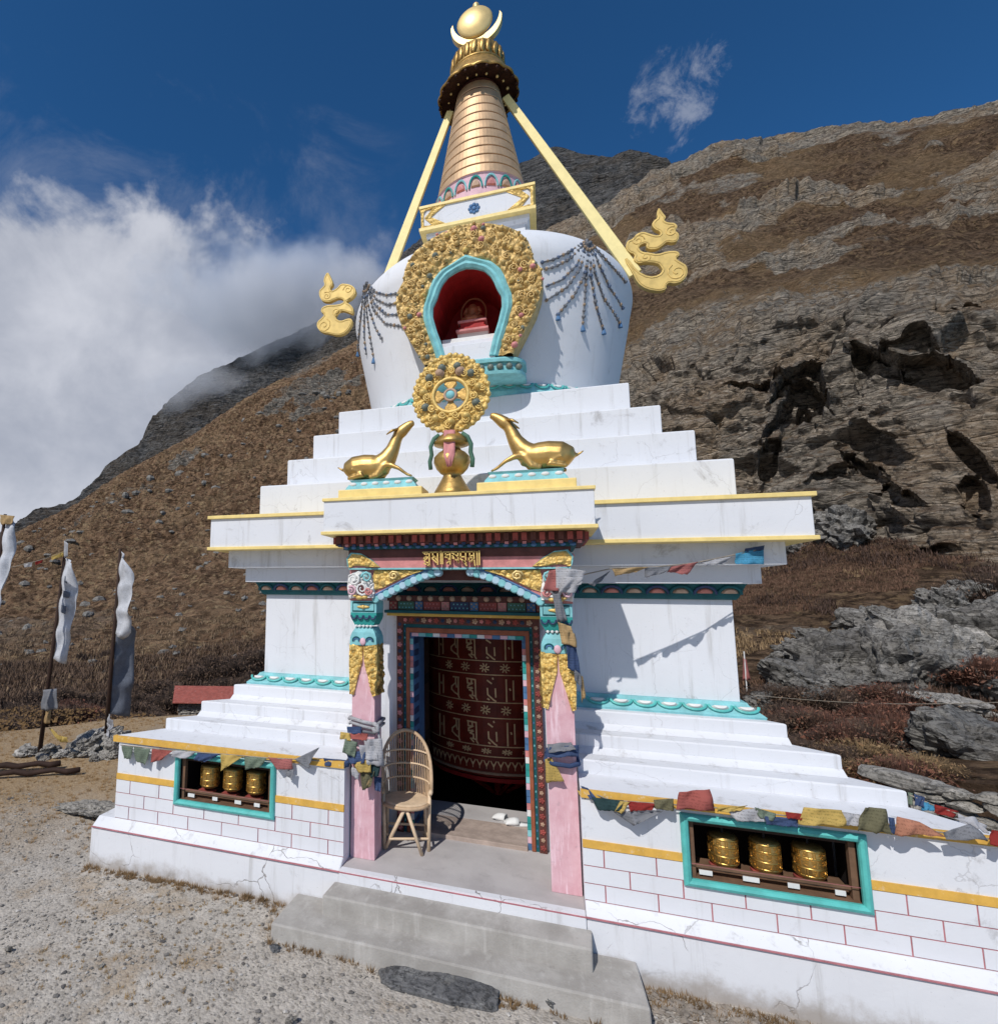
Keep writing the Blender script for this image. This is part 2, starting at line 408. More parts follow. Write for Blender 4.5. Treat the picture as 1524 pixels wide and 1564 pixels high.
def _floor():
    t = NT('porch_cement'); a = t.noise(2.2, 7, 0.6)
    col = t.mix(t.ramp(a, 0.3, 0.7), (0.40, 0.375, 0.37), (0.50, 0.475, 0.465))
    col = t.mix(t.math('MULTIPLY', t.ramp(t.noise(7, 7, 0.7), 0.58, 0.7), 0.35), col, (0.3, 0.28, 0.27))
    return t.done(col, 0.75, 0, t.bump(t.noise(60, 3), 0.2, 0.004), 0.3)
M['floor'] = _floor()
def _bricks():
    return plaster('brick_plaster', (0.72, 0.735, 0.77), 1.1, 0.0)
M['brick'] = _bricks()
def _bigwheel():
    t = NT('prayer_wheel_red'); a = t.noise(6, 5)
    return t.done(t.mix(t.ramp(a, 0.3, 0.7), lin(108, 36, 26), lin(136, 50, 34)), 0.5, 0, t.bump(a, 0.1, 0.004), 0.4)
M['wheel_red'] = _bigwheel()
M['wheel_gold'] = gold('prayer_wheel_gold_lines', (0.95, 0.70, 0.42), 0.5, 0.3, 0.2, 0.2, 20)
def cloth_mat(name, c, var=0.25, printed=True):
    t = NT(name); a = t.noise(9, 5, 0.6); w = t.noise(160, 2)
    col = t.mix(t.ramp(a, 0.3, 0.7), tuple(x * (1 - var) for x in c), c)
    if printed:      # rows of block print
        sp = t.n('ShaderNodeSeparateXYZ'); t.l(t.pos, sp.inputs[0])
        rows = t.math('SINE', t.math('MULTIPLY', sp.outputs[2], 330.0))
        glyph = t.noise(1.0, 2, 0.6, vec=t.mapv((130, 130, 60)))
        pr_ = t.math('MULTIPLY', t.math('MULTIPLY', t.ramp(rows, -0.1, 0.3), t.ramp(glyph, 0.48, 0.54)), t.ramp(t.noise(7, 3), 0.38, 0.50))
        col = t.mix(t.math('MULTIPLY', pr_, 0.42), col, tuple(x * 0.25 for x in c))
    t.done(col, 0.9, 0, t.bump(t.math('ADD', a, t.math('MULTIPLY', w, 0.3)), 0.4, 0.01), 0.1)
    tr = t.n('ShaderNodeBsdfTranslucent'); t.l(col, tr.inputs[0]); mx = t.n('ShaderNodeMixShader'); mx.inputs[0].default_value = 0.06 if 'banner' in name else 0.35
    t.l(t.b.outputs[0], mx.inputs[1]); t.l(tr.outputs[0], mx.inputs[2]); t.l(mx.outputs[0], t.out.inputs[0])
    return t.m
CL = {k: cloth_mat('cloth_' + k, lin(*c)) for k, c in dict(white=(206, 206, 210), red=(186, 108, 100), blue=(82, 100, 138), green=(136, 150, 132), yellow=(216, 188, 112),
      grey=(150, 152, 158), olive=(128, 124, 98), pink=(196, 126, 122), orange=(204, 146, 120), dgreen=(60, 84, 86), tan=(206, 176, 130), sky=(96, 176, 214), rope=(190, 180, 165), crimson=(168, 66, 62), banner=(206, 209, 216), banner_shade_patch=(112, 118, 130)).items()}  # the last tone serves painted banner shade and real grey patches

# ------------------------------------------------------------------ ground and terrain
def gravel():
    t = NT('gravel_ground')
    a = t.noise(0.55, 7, 0.62); b = t.noise(3.0, 7, 0.7); f = t.noise(38, 5, 0.7)
    v = t.vor(42); v2 = t.vor(95)
    sp = t.n('ShaderNodeSeparateXYZ'); t.l(t.pos, sp.inputs[0])
    vc = t.n('ShaderNodeTexVoronoi'); t.l(t.pos, vc.inputs['Vector']); vc.inputs['Scale'].default_value = 42
    sb = t.n('ShaderNodeSeparateColor'); t.l(vc.outputs['Color'], sb.inputs[0])
    g1 = t.mix(t.ramp(b, 0.3, 0.7), (0.36, 0.325, 0.28), (0.50, 0.455, 0.395))
    g1 = t.mix(t.math('MULTIPLY', sb.outputs[0], 0.4), g1, (0.56, 0.52, 0.47))
    g1 = t.mix(t.math('MULTIPLY', t.ramp(sb.outputs[1], 0.72, 0.95), 0.5), g1, (0.16, 0.145, 0.13))
    straw = t.mix(t.ramp(f, 0.35, 0.65), (0.245, 0.165, 0.092), (0.41, 0.30, 0.18))
    # dry grass takes over in patches, and beyond the trodden gravel to the left
    far = t.math('ADD', t.math('MULTIPLY', sp.outputs[0], -0.16), t.math('MULTIPLY', sp.outputs[1], 0.22))
    far = t.math('ADD', far, t.math('MULTIPLY', t.math('SUBTRACT', a, 0.5), 1.3))
    m1 = t.ramp(far, -0.15, 0.45)
    m2 = t.math('MULTIPLY', t.ramp(t.math('ADD', t.noise(1.7, 8, 0.7), t.math('MULTIPLY', a, 0.25)), 0.62, 0.76), 0.5)
    m = t.math('MULTIPLY', t.math('MAXIMUM', m1, m2), t.ramp(t.noise(16, 6, 0.75), 0.18, 0.46))
    col = t.mix(m, g1, straw)
    h = t.math('ADD', t.math('MULTIPLY', v, -1.0), t.math('ADD', t.math('MULTIPLY', v2, -0.4), t.math('MULTIPLY', f, 0.5)))
    col = t.mix(t.math('MULTIPLY', t.ramp(t.noise(1.1, 6, 0.65), 0.5, 0.68), 0.35), col, (0.27, 0.235, 0.195))
    return t.done(col, 0.95, 0, t.bump(h, 0.45, 0.015, t.bump(b, 0.4, 0.05)), 0.15)
M['gravel'] = gravel()
def gz(x, y):
    """ground height: a level terrace round the monument, falling away to the left behind it"""
    p = np.stack([np.asarray(x, float) * 0.5, np.asarray(y, float) * 0.5, np.zeros_like(np.asarray(x, float))], -1)
    return 0.05 * vnoise(p) + 0.012 * vnoise(p * 5)
def make_ground():
    rs = np.concatenate([np.linspace(0.3, 12.5, 110)]); th = np.linspace(0, 2 * np.pi, 260, endpoint=False)
    RR, TT = np.meshgrid(rs, th, indexing='ij')
    X = CAM[0] + RR * np.sin(TT); Y = CAM[1] + RR * np.cos(TT); Z = gz(X, Y)
    n, m = X.shape
    v = np.stack([X, Y, Z], -1).reshape(-1, 3).tolist()
    f = [(i * m + j, (i + 1) * m + j, (i + 1) * m + (j + 1) % m, i * m + (j + 1) % m) for i in range(n - 1) for j in range(m)]
    f.append(tuple(range(m)))
    # skirt of ground going on behind the camera
    b = MB(); b.v = v; b.f = f; b.m = [0] * len(f)
    k = len(b.v)
    for j in range(m):
        a = th[j]; r = 90.0 if math.cos(a) < 0.15 else 13.2
        b.v.append((CAM[0] + r * math.sin(a), CAM[1] + r * math.cos(a), 0.0 if math.cos(a) < 0.15 else -0.25))
    for j in range(m):
        b.f.append(((n - 1) * m + j, k + j, k + (j + 1) % m, (n - 1) * m + (j + 1) % m)); b.m.append(0)
    o = b.build('ground', M['gravel'], None, smooth=True); kind(o, 'structure')
make_ground()

def terrain_mat(name, rock1, rock2, warm, g1, g2, g3, ochre, gs=1.0, bumpd=0.35):
    t = NT(name)
    rk = t.attr('rock'); tone = t.attr('tone')
    nz = t.n('ShaderNodeSeparateXYZ'); t.l(t.geo.outputs['Normal'], nz.inputs[0])
    a = t.noise(0.16 * gs, 7, 0.65); b = t.noise(0.9 * gs, 8, 0.72); f = t.noise(3.0 * gs, 7, 0.78)
    bed = dict(rot=(0.10, 0.17, 0.0))
    st = t.noise(1.0, 9, 0.74, 0.6, vec=t.mapv((0.22 * gs, 0.22 * gs, 2.2 * gs), **bed))
    st2 = t.noise(1.0, 7, 0.78, 0.8, vec=t.mapv((1.1 * gs, 1.1 * gs, 7.5 * gs), **bed))
    ck = t.vor(1.0, 'DISTANCE_TO_EDGE', vec=t.mapv((0.42 * gs, 0.42 * gs, 1.25 * gs), **bed))
    rock = t.mix(t.ramp(st, 0.40, 0.60), rock1, rock2)
    rock = t.mix(t.math('MULTIPLY', t.ramp(a, 0.45, 0.60), 0.7), rock, warm)
    rock = t.mix(t.math('MULTIPLY', t.ramp(st2, 0.51, 0.60), 0.7), rock, tuple(x * 1.5 for x in rock2))
    rock = t.mix(t.math('MULTIPLY', t.ramp(st2, 0.39, 0.475, 1, 0), 0.85), rock, tuple(x * 0.30 for x in rock1))
    rock = t.mix(t.math('MULTIPLY', t.ramp(f, 0.51, 0.58), 0.7), rock, tuple(x * 0.35 for x in rock1))
    rock = t.mix(t.math('MULTIPLY', t.ramp(ck, 0.0, 0.03, 1, 0), 0.25), rock, tuple(x * 0.22 for x in rock1))
    gr = t.mix(t.ramp(a, 0.35, 0.65), g1, g2)
    gr = t.mix(t.math('MULTIPLY', t.ramp(b, 0.45, 0.57), 0.85), gr, g3)
    gr = t.mix(t.math('MULTIPLY', t.ramp(f, 0.49, 0.57), 0.85), gr, tuple(x * 0.32 for x in g1))
    cl_ = t.noise(1.5 * gs, 6, 0.7, 0.3)
    gr = t.mix(t.math('MULTIPLY', t.ramp(cl_, 0.48, 0.56), 0.6), gr, tuple(x * 0.42 for x in g1))
    gr = t.mix(t.math('MULTIPLY', t.ramp(t.noise(2.1 * gs, 7, 0.75), 0.54, 0.62), 0.8), gr, ochre)
    gr = t.mix(t.math('MULTIPLY', tone, 0.7), gr, ochre)
    # grass sits on whatever lies flat enough on the rock
    flat = t.ramp(t.math('ADD', nz.outputs[2], t.math('MULTIPLY', t.math('SUBTRACT', b, 0.5), 0.9)), 0.50, 0.80)
    m = t.ramp(t.math('ADD', rk, t.math('MULTIPLY', t.math('SUBTRACT', t.math('ADD', b, t.math('MULTIPLY', f, 0.6)), 0.8), 1.1)), 0.40, 0.60)
    m = t.math('MULTIPLY', m, t.math('SUBTRACT', 1.0, t.math('MULTIPLY', flat, 0.75)))
    col = t.mix(m, gr, rock)
    h = t.math('ADD', t.math('MULTIPLY', st2, 1.3), t.math('ADD', b, t.math('ADD', t.math('MULTIPLY', f, 0.8), t.math('MULTIPLY', t.ramp(ck, 0.0, 0.06), 0.5))))
    return t.done(col, 0.95, 0, t.bump(h, 1.0, bumpd), 0.1)
_rk = ((0.30, 0.264, 0.222), (0.55, 0.475, 0.385), (0.50, 0.355, 0.225))
_gr = ((0.185, 0.115, 0.072), (0.26, 0.168, 0.104), (0.33, 0.22, 0.138), (0.43, 0.295, 0.16))
M['terrain'] = terrain_mat('cliff_terrain', *_rk, *_gr, 1.0, 0.6)
M['hill'] = terrain_mat('hill_terrain', (0.17, 0.155, 0.135), (0.33, 0.295, 0.25), (0.28, 0.20, 0.135), (0.215, 0.130, 0.078), (0.31, 0.192, 0.115), (0.37, 0.24, 0.145), (0.46, 0.33, 0.19), 0.5, 0.6)
M['far_terrain'] = terrain_mat('far_rock', (0.09, 0.09, 0.092), (0.19, 0.185, 0.18), (0.13, 0.105, 0.08), (0.09, 0.07, 0.055), (0.13, 0.10, 0.075), (0.15, 0.125, 0.10), (0.17, 0.14, 0.11), 0.22, 1.5)

def polar_mesh(rows, az0, az1, na, vs, mat, name, disp, seed=0):
    """rows: contour lines (azimuth, distance, height) about the viewpoint's foot, from the foot of the slope to beyond its crest"""
    az = np.linspace(az0, az1, na)
    Rr = []; Zz = []
    for row in rows:
        row = sorted(row); a = [q[0] for q in row]
        Rr.append(np.interp(az, a, [q[1] for q in row])); Zz.append(np.interp(az, a, [q[2] for q in row]))
    Rr = np.array(Rr); Zz = np.array(Zz)
    # soften the contour lines along the azimuth
    ker = np.hanning(13); ker /= ker.sum()
    sm = lambda A: np.array([np.convolve(np.pad(r, 6, mode='edge'), ker, 'valid') for r in A])
    Rr = sm(Rr); Zz = sm(Zz)
    v = np.concatenate([np.linspace(k, k + 1, n, endpoint=False) for k, n in enumerate(vs)] + [[len(vs)]])
    k = np.minimum(v.astype(int), len(vs) - 1); f = (v - k)[:, None]
    RR = Rr[k] * (1 - f) + Rr[k + 1] * f; ZZ = Zz[k] * (1 - f) + Zz[k + 1] * f
    AA = np.broadcast_to(az, RR.shape)
    P = np.stack([CAM[0] + RR * np.sin(AA), CAM[1] + RR * np.cos(AA), ZZ], -1)
    du = np.gradient(P, axis=1); dv = np.gradient(P, axis=0)
    N = np.cross(du, dv); N /= np.linalg.norm(N, axis=-1, keepdims=True) + 1e-9
    N = np.where((N[..., 2:3] < -0.2), -N, N)
    flip = np.where((N * (P - np.array(CAM))).sum(-1, keepdims=True) > 0, -1.0, 1.0)
    N = N * flip
    P2, rock, tone = disp(P, N, AA, RR, np.broadcast_to(v[:, None], RR.shape), ZZ)
    n, m = RR.shape
    idx = np.arange(n * m).reshape(n, m)
    q = np.stack([idx[:-1, :-1], idx[:-1, 1:], idx[1:, 1:], idx[1:, :-1]], -1).reshape(-1, 4)
    me = bpy.data.meshes.new(name); me.vertices.add(n * m); me.vertices.foreach_set('co', P2.reshape(-1).astype(np.float32))
    me.loops.add(q.size); me.loops.foreach_set('vertex_index', q.reshape(-1).astype(np.int32))
    me.polygons.add(len(q)); me.polygons.foreach_set('loop_start', np.arange(0, q.size, 4, dtype=np.int32)); me.polygons.foreach_set('loop_total', np.full(len(q), 4, dtype=np.int32))
    for nm, arr in (('rock', rock), ('tone', tone)):
        at = me.attributes.new(nm, 'FLOAT', 'POINT'); at.data.foreach_set('value', np.clip(arr, 0, 1).reshape(-1).astype(np.float32))
    me.materials.append(mat); me.update(); me.validate()
    me.polygons.foreach_set('use_smooth', [False] * len(q))
    o = bpy.data.objects.new(name, me); COL.objects.link(o); kind(o, 'structure')
    return o, P2

AZ = dict(L=(-1.0706,50,2.15)[0], Rr=(0.6329,50,2.89)[0])
def elev(P):
    return (P[..., 2] - CAM[2]) / np.hypot(P[..., 0] - CAM[0], P[..., 1] - CAM[1])
TERRAIN = {}
# ---- left slope
rowsL = [
 [(-1.4, 10.5, -.30), (0.35, 10.5, -.30)],
 [(-1.1949,24,-0.74), (-0.8736,24,-1.68), (-0.5895,24,-2.14), (-0.2587,24,-1.94), (-0.0844,24,-1.77)],
 [(-1.1988,36,-1.11), (-0.8773,36,-2.11), (-0.7435,36,-2.21), (-0.5923,36,-2.22), (-0.4286,36,-1.31), (-0.2586,36,-0.86), (-0.0819,36,-0.31)],
 [(-1.2047,75,-1.02), (-0.8855,75,0.70), (-0.7525,75,3.42), (-0.6007,75,6.92), (-0.4335,75,11.55), (-0.2583,75,15.23), (-0.0746,75,18.45)],
 [(-1.2071,120,-0.56), (-0.9710,125,8.18), (-0.8931,130,11.92), (-0.8560,130,15.24), (-0.7969,132,20.13), (-0.7336,134,27.82), (-0.6990,135,31.47), (-0.6209,136,38.94), (-0.5215,138,50.95), (-0.4432,140,58.29), (-0.3348,142,67.89), (-0.2333,145,79.35), (-0.0647,150,93.12)],
 [(-1.2047,150,-4.63), (-0.8897,160,7.14), (-0.6061,165,32.78), (-0.3336,165,54.48), (-0.0691,170,75.22)],
]
def dispL(P, N, AA, RR, V, ZZ):
    w = sstep(V, 0.6, 1.6)
    big = fbm(P * 0.03, 4); mid = fbm(P * 0.16, 4); sm_ = fbm(P * 0.9, 3)
    f1, f2, iv = cell(P * np.array([0.22, 0.22, 0.35]))
    crag = sstep(fbm(P * 0.045 + 31, 4) , 0.28, 0.62)
    d = w * (1.2 * big * 0.6 + 0.7 * mid * 0.5 + 0.16 * sm_ * RR / 40 + 0.35 * fbm(P * 0.42 + 4, 3) + crag * (1.3 * (f2 - f1) * (iv * 0.5 + 0.6)))
    d *= np.clip(RR / 60, 0.3, 1.4)
    sc = np.where(V > 3.9, 0.35, 1.0)
    P2 = P + N * (d * sc)[..., None]
    light = sstep(fbm(P * np.array([0.03, 0.03, 0.03]) + 5, 3), 0.25, 0.7) * sstep(V, 3.2, 3.8)
    return P2, crag * 0.75 + 0.12 + light * 0.5, sstep(fbm(P * 0.12 + 9, 3), 0.2, 0.6) * 0.25
TERRAIN['L'], PL_ = polar_mesh(rowsL, (-1.1689,50,2.13)[0], (-0.1015,50,2.54)[0], 560, [14, 14, 110, 170, 20], M['hill'], 'hillside', dispL)
# ---- the cliff and slopes to the right
rowsR = [
 [(-.3, 10.0, -.6), (.45, 10.0, -.6), (1.3, 9.4, -.6)],
 [(-0.2148,12,-0.62), (0.0526,11.5,-0.42), (0.2496,11,-0.04), (0.3683,10.6,0.20), (0.4940,10.4,0.40), (0.6460,10.4,0.57)],
 [(-0.2145,16,-1.01), (0.0550,16,-0.72), (0.2540,16,-0.21), (0.3738,16,0.06), (0.5002,16,0.26), (0.6525,16,0.44)],
 [(-0.2133,26,0.99), (0.0617,26,1.17), (0.2631,26,1.49), (0.3837,26,1.63), (0.5114,26,1.88), (0.6642,26,1.91)],
 [(-0.2128,36,2.80), (0.0654,36,3.64), (0.2032,37,4.01), (0.2845,37,4.25), (0.3586,37,4.98), (0.4245,37,5.37), (0.4746,34,4.28), (0.5178,33,3.92), (0.6702,32,3.51)],
 [(-0.2120,44,7.92), (0.0212,44,10.66), (0.1255,44,14.66), (0.1953,43,17.69), (0.2667,42,18.26), (0.3462,42,18.23), (0.4166,42,17.92), (0.4795,41,17.40), (0.5466,41,16.69), (0.7007,40,15.04)],
 [(-0.2106,60,21.38), (0.0316,60,30.33), (0.1842,60,31.53), (0.2739,60,31.60), (0.3532,60,30.57), (0.4242,60,30.07), (0.4864,60,28.98), (0.5531,60,27.33), (0.7070,60,24.74)],
 [(-0.2091,95,51.53), (-0.0647,95,59.92), (0.0388,95,64.63), (0.1249,95,66.46), (0.1965,95,69.56), (0.2436,95,69.45), (0.2888,95,69.96), (0.3304,95,68.88), (0.3842,95,66.84), (0.4341,95,65.56), (0.4539,95,64.74), (0.4847,95,62.63), (0.5262,95,61.46), (0.5535,95,60.46), (0.5710,95,59.65), (0.6514,95,56.45), (0.7247,95,53.17)],
 [(-0.2102,115,44.29), (0.1876,115,65.22), (0.4296,115,62.85), (0.7126,115,51.00)],
]
CAVES = [  # two ends, half thickness (as slope), depth: the dark hollows under the overhangs
 ((0.3266,42,11.40), (0.3750,42,15.63), 0.024, 2.6), ((0.3045,41,9.33), (0.3307,41,11.36), 0.014, 1.6), ((0.3581,42,14.59), (0.3678,42,12.11), 0.018, 2.4),
 ((0.4237,42,15.48), (0.4716,42,13.98), 0.012, 2.4), ((0.4689,42,14.12), (0.5141,42,12.83), 0.017, 2.6),
 ((0.3956,40,10.18), (0.4282,40,8.81), 0.011, 1.8), ((0.4349,40,8.19), (0.4625,40,7.22), 0.010, 1.6), ((0.3622,40,8.79), (0.4040,40,9.41), 0.007, 1.4),
 ((0.5048,39,8.17), (0.5108,39,6.29), 0.012, 1.8), ((0.5005,40,9.96), (0.5269,40,8.02), 0.010, 1.6), ((0.4496,37,4.62), (0.4809,37,4.77), 0.005, 1.1),
 ((0.3603,38,6.51), (0.3668,38,5.03), 0.008, 1.3), ((0.2786,43,15.61), (0.3402,43,15.13), 0.005, 1.2), ((0.5020,43,17.76), (0.5381,43,16.81), 0.008, 1.8), ((0.4618,42,15.02), (0.4904,42,14.67), 0.007, 1.4),
]
def dispR(P, N, AA, RR, V, ZZ):
    V = V - 1.0
    cl = sstep(V, 2.75, 3.1) * (1 - sstep(V, 4.1, 4.9))          # the steep rock face
    up = sstep(V, 4.45, 4.8) * sstep(fbm(P * 0.075 + 12, 4) + 0.30 * (V - 5.25), -0.26, 0.10)   # crags on the upper slope
    lo = sstep(V, 0.3, 1.0)
    pile = sstep(V, 0.75, 1.1) * (1 - sstep(V, 1.9, 2.15 )) * sstep(fbm(P * 0.16 + 61, 3), -0.35, 0.05)
    bed = P[..., 2] + 0.13 * P[..., 0] - 0.08 * P[..., 1]
    wob = fbm(P * 0.08, 4)
    s1 = bed * 0.55 + 1.6 * wob; s2 = bed * 1.9 + 2.2 * wob + 0.7 * fbm(P * 0.35, 3)
    led = lambda s: 1 - (s - np.floor(s)) ** 0.7
    ledge = 1.1 * led(s1) * (0.4 + 0.9 * np.abs(vnoise(np.stack([np.floor(s1), P[..., 0] * 0.11, P[..., 1] * 0.11], -1)))) + 0.42 * led(s2) * (0.3 + np.abs(vnoise(np.stack([np.floor(s2), P[..., 0] * 0.4, P[..., 1] * 0.4], -1))))
    f1, f2, iv = cell(P * np.array([0.20, 0.20, 0.36]))
    g1, g2, gv = cell(P * np.array([0.62, 0.62, 1.1]) + 40)
    block = (0.9 * iv + 0.55 * sstep(f2 - f1, 0.0, 0.16)) * 0.9 + (0.35 * gv + 0.22 * sstep(g2 - g1, 0, 0.15))
    big = fbm(P * 0.05, 3); sm_ = fbm(P * 0.7, 4); fine = fbm(P * 2.4, 3)
    sc = np.clip(RR / 45, 0.5, 1.6)
    crest = np.where(V > 5.85, 0.45, 1.0)
    crk = (1 - sstep(f2 - f1, 0.0, 0.07)) * 0.8 + (1 - sstep(g2 - g1, 0.0, 0.09)) * 0.35
    fa = facet(P * np.array([0.26, 0.26, 0.42])); fb = facet(P * np.array([0.75, 0.75, 1.25]) + 30)
    d = cl * (0.22 * ledge + 0.18 * block + 1.25 * fa + 0.42 * fb + 0.6 * big - 0.45 * crk) + up * (0.3 * ledge + 0.2 * block + 1.3 * fa + 0.45 * fb - 0.5 * crk) * 0.85 + lo * (0.5 * big + 0.13 * sm_ + 0.03 * fine) + pile * (1.0 * fa + 0.7 * fb)
    d += (cl + up) * (0.09 * sm_ + 0.03 * fine)
    d += sstep(V, 3.9, 4.3) * (1 - up) * 0.30 * fbm(P * 0.45 + 8, 4)
    d *= sc * crest
    for ax in (0, 1): d = 0.25 * np.roll(d, 1, ax) + 0.5 * d + 0.25 * np.roll(d, -1, ax)
    out = P + N * d[..., None]
    el = elev(P); rad = np.stack([np.sin(AA), np.cos(AA), np.zeros_like(AA)], -1)
    for a, b, hw, dep in CAVES:
        a0, e0 = a[0], (a[2] - CAM[2]) / a[1]; a1, e1 = b[0], (b[2] - CAM[2]) / b[1]
        ca, ce = (a0 + a1) / 2, (e0 + e1) / 2; L = math.hypot(a1 - a0, e1 - e0) / 2 + 0.004; t = math.atan2(e1 - e0, a1 - a0)
        x = (AA - ca) * math.cos(t) + (el - ce) * math.sin(t); y = -(AA - ca) * math.sin(t) + (el - ce) * math.cos(t)
        wv = 0.15 * vnoise(P * 0.5 + 3) + 0.15 * vnoise(P * 1.4) + 0.55 * facet(P * np.array([0.38, 0.38, 0.6]) + 3)
        q = np.abs(x / L) ** 2.5 + np.abs(y / hw) ** 2.0 + wv * 1.6
        m = 1 - sstep(q, 0.75, 1.0)
        out = out + rad * (m * dep * 0.6)[..., None]
        lip = sstep(q, 0.8, 1.0) * (1 - sstep(q, 1.0, 2.2)) * (y > 0)
        out = out - rad * (lip * 0.45)[..., None]
    rock = pile * 0.8 + cl * (0.75 + 0.25 * sstep(fbm(P * 0.1 + 77, 3), -0.3, 0.3)) + up * 0.9 + 0.10 + sstep(fbm(P * 0.07 + 3, 4), 0.25, 0.55) * 0.5 * lo
    tone = sstep(V, 3.9, 4.1) * (1 - sstep(V, 4.3, 5.0)) * 0.9 + sstep(fbm(P * 0.1 + 50, 4), 0.1, 0.5) * 0.5 * sstep(V, 4.5, 5.0)
    return out, rock, tone
TERRAIN['R'], PR_ = polar_mesh(rowsR, (-0.1234,50,2.53)[0], (0.6179,50,2.88)[0], 620, [10, 24, 46, 60, 190, 70, 130, 14], M['terrain'], 'cliff', dispR)
# ---- dark ridge behind, running into the cloud
rowsF = [
 [(-1.2015,170,-10.55), (-0.6031,170,22.00), (-0.3062,170,64.56), (-0.0202,170,97.41), (0.1889,170,99.06), (0.3890,170,79.53)],
 [(-1.2015,225,-14.81), (-0.9686,225,6.37), (-0.8771,225,22.11), (-0.7971,225,33.20), (-0.7773,226,38.08), (-0.7496,226,48.58), (-0.7007,226,57.86), (-0.6839,227,67.70), (-0.6486,228,79.96), (-0.6047,228,90.23), (-0.5597,229,96.25), (-0.4973,230,105.79), (-0.4450,230,111.94), (-0.3796,230,120.98), (-0.3072,230,133.88), (-0.2527,230,146.72), (-0.1337,230,168.09), (-0.0603,230,181.28), (0.0045,230,186.30), (0.0391,230,189.47), (0.0769,230,183.34), (0.1589,230,172.97), (0.1968,230,166.08), (0.2487,230,149.46), (0.3890,230,106.69)],
 [(-1.2008,260,-19.40), (-0.6082,260,62.26), (-0.0190,260,157.44), (0.3830,260,100.32)],
]
def dispF(P, N, AA, RR, V, ZZ):
    f1, f2, iv = cell(P * 0.05)
    d = 5.0 * fbm(P * 0.02, 4) + 3.5 * (f2 - f1) * (0.7 + iv * 0.4) + 1.0 * fbm(P * 0.2, 4, ridge=True)
    d *= np.where(V > 0.9, 0.4, 1.0)
    return P + N * d[..., None], 0.85 + 0 * d, 0 * d
TERRAIN['F'], PF_ = polar_mesh(rowsF, (-1.1689,50,2.13)[0], (0.3187,50,2.75)[0], 420, [120, 16], M['far_terrain'], 'far_ridge', dispF)

def landing(terr, d):
    """the point of the terrain met by the line of sight d from the viewpoint"""
    d = np.array(d); P = terr.reshape(-1, 3); v = P - np.array(CAM); L = np.linalg.norm(v, axis=1); c = (v @ d) / L
    near = np.nonzero(c > math.cos(R(.45)))[0]
    if len(near) == 0: near = np.array([int(np.argmax(c))])
    i = near[np.argmin(L[near])]
    return Vector(P[i].tolist()), float(np.hypot(v[i, 0], v[i, 1]))

# ------------------------------------------------------------------ the stupa
ST = thing('stupa', 'whitewashed Buddhist stupa with a gilded ringed spire, painted porch and stepped terraces', 'stupa')
NW = 0.925                                        # half width of the porch recess
def U(h, z, yn=-2.0, ci=1.25, h2=None):
    h2 = h if h2 is None else h2
    return [(-h, -h, z), (-NW, -h, z), (-NW, yn, z), (-ci, yn, z), (-ci, 1.3, z), (ci, 1.3, z), (ci, yn, z), (NW, yn, z), (NW, -h, z), (h, -h, z)] + \
           ([(h2, -h2, z)] if h2 != h else []) + [(h2, h2, z), (-h2, h2, z)] + ([(-h2, -h2, z)] if h2 != h else [])
def SQ(h, z): return [(-h, -h, z), (h, -h, z), (h, h, z), (-h, h, z)]
def part(name, mb, mat, parent=None, **k): return mb.build(name, mat, parent or ST, **k)

# plinth
for s in (-1, 1):
    b = MB()
    pf = [(-3.44, -0.3), (-3.43, .335), (-3.335, .405), (-3.0, .405), (-3.0, -.3)]
    xs = (s * 3.46, s * NW)
    b.loft([[(x, y, z) for y, z in pf] for x in xs])
    pl = part('plinth', b, M['plinth'], bevel=.012)
b = MB(); b.loft([[(x, y, z) for y, z in [(-3.44, -.3), (-3.43, .335), (-3.40, .352), (-2.4, .356), (-2.4, -.3)]] for x in (-NW, NW)])
part('porch_floor', b, [M['floor']], bevel=.008)
b = MB(); b.box(-NW, NW, -3.4445, -3.4, -.1, .338); part('porch_riser', b, M['plinth'], bevel=.006)
b = MB(); b.box(-.92, .92, -3.436, -3.375, .30, .3565); part('white_margin', b, M['plinth'])
b = MB(); b.box(-3.45, 3.45, -3.4465, -3.43, .338, .3435); part('painted_line', b, M['red_line'], pl)

# lower storey: the walls with the prayer wheel windows
def panel(x0, x1, z0, z1, hx0, hx1, hz0, hz1, yf, yb):
    m = MB(); xs = (x0, hx0, hx1, x1); zs = (z0, hz0, hz1, z1)
    vs = [(x, y, z) for y in (yf, yb) for z in zs for x in xs]
    I = lambda k, i, j: k * 16 + j * 4 + i
    fs = []
    for i in range(3):
        for j in range(3):
            if (i, j) != (1, 1):
                fs.append((I(0, i, j), I(0, i + 1, j), I(0, i + 1, j + 1), I(0, i, j + 1)))
                fs.append((I(1, i, j), I(1, i, j + 1), I(1, i + 1, j + 1), I(1, i + 1, j)))
    for i in range(3):
        fs.append((I(0, i, 0), I(1, i, 0), I(1, i + 1, 0), I(0, i + 1, 0))); fs.append((I(0, i, 3), I(0, i + 1, 3), I(1, i + 1, 3), I(1, i, 3)))
        fs.append((I(0, 0, i), I(0, 0, i + 1), I(1, 0, i + 1), I(1, 0, i))); fs.append((I(0, 3, i), I(1, 3, i), I(1, 3, i + 1), I(0, 3, i + 1)))
    fs += [(I(0, 1, 1), I(0, 1, 2), I(1, 1, 2), I(1, 1, 1)), (I(0, 2, 1), I(1, 2, 1), I(1, 2, 2), I(0, 2, 2)),
           (I(0, 1, 1), I(1, 1, 1), I(1, 2, 1), I(0, 2, 1)), (I(0, 1, 2), I(0, 2, 2), I(1, 2, 2), I(1, 1, 2))]
    return m.add(vs, fs)
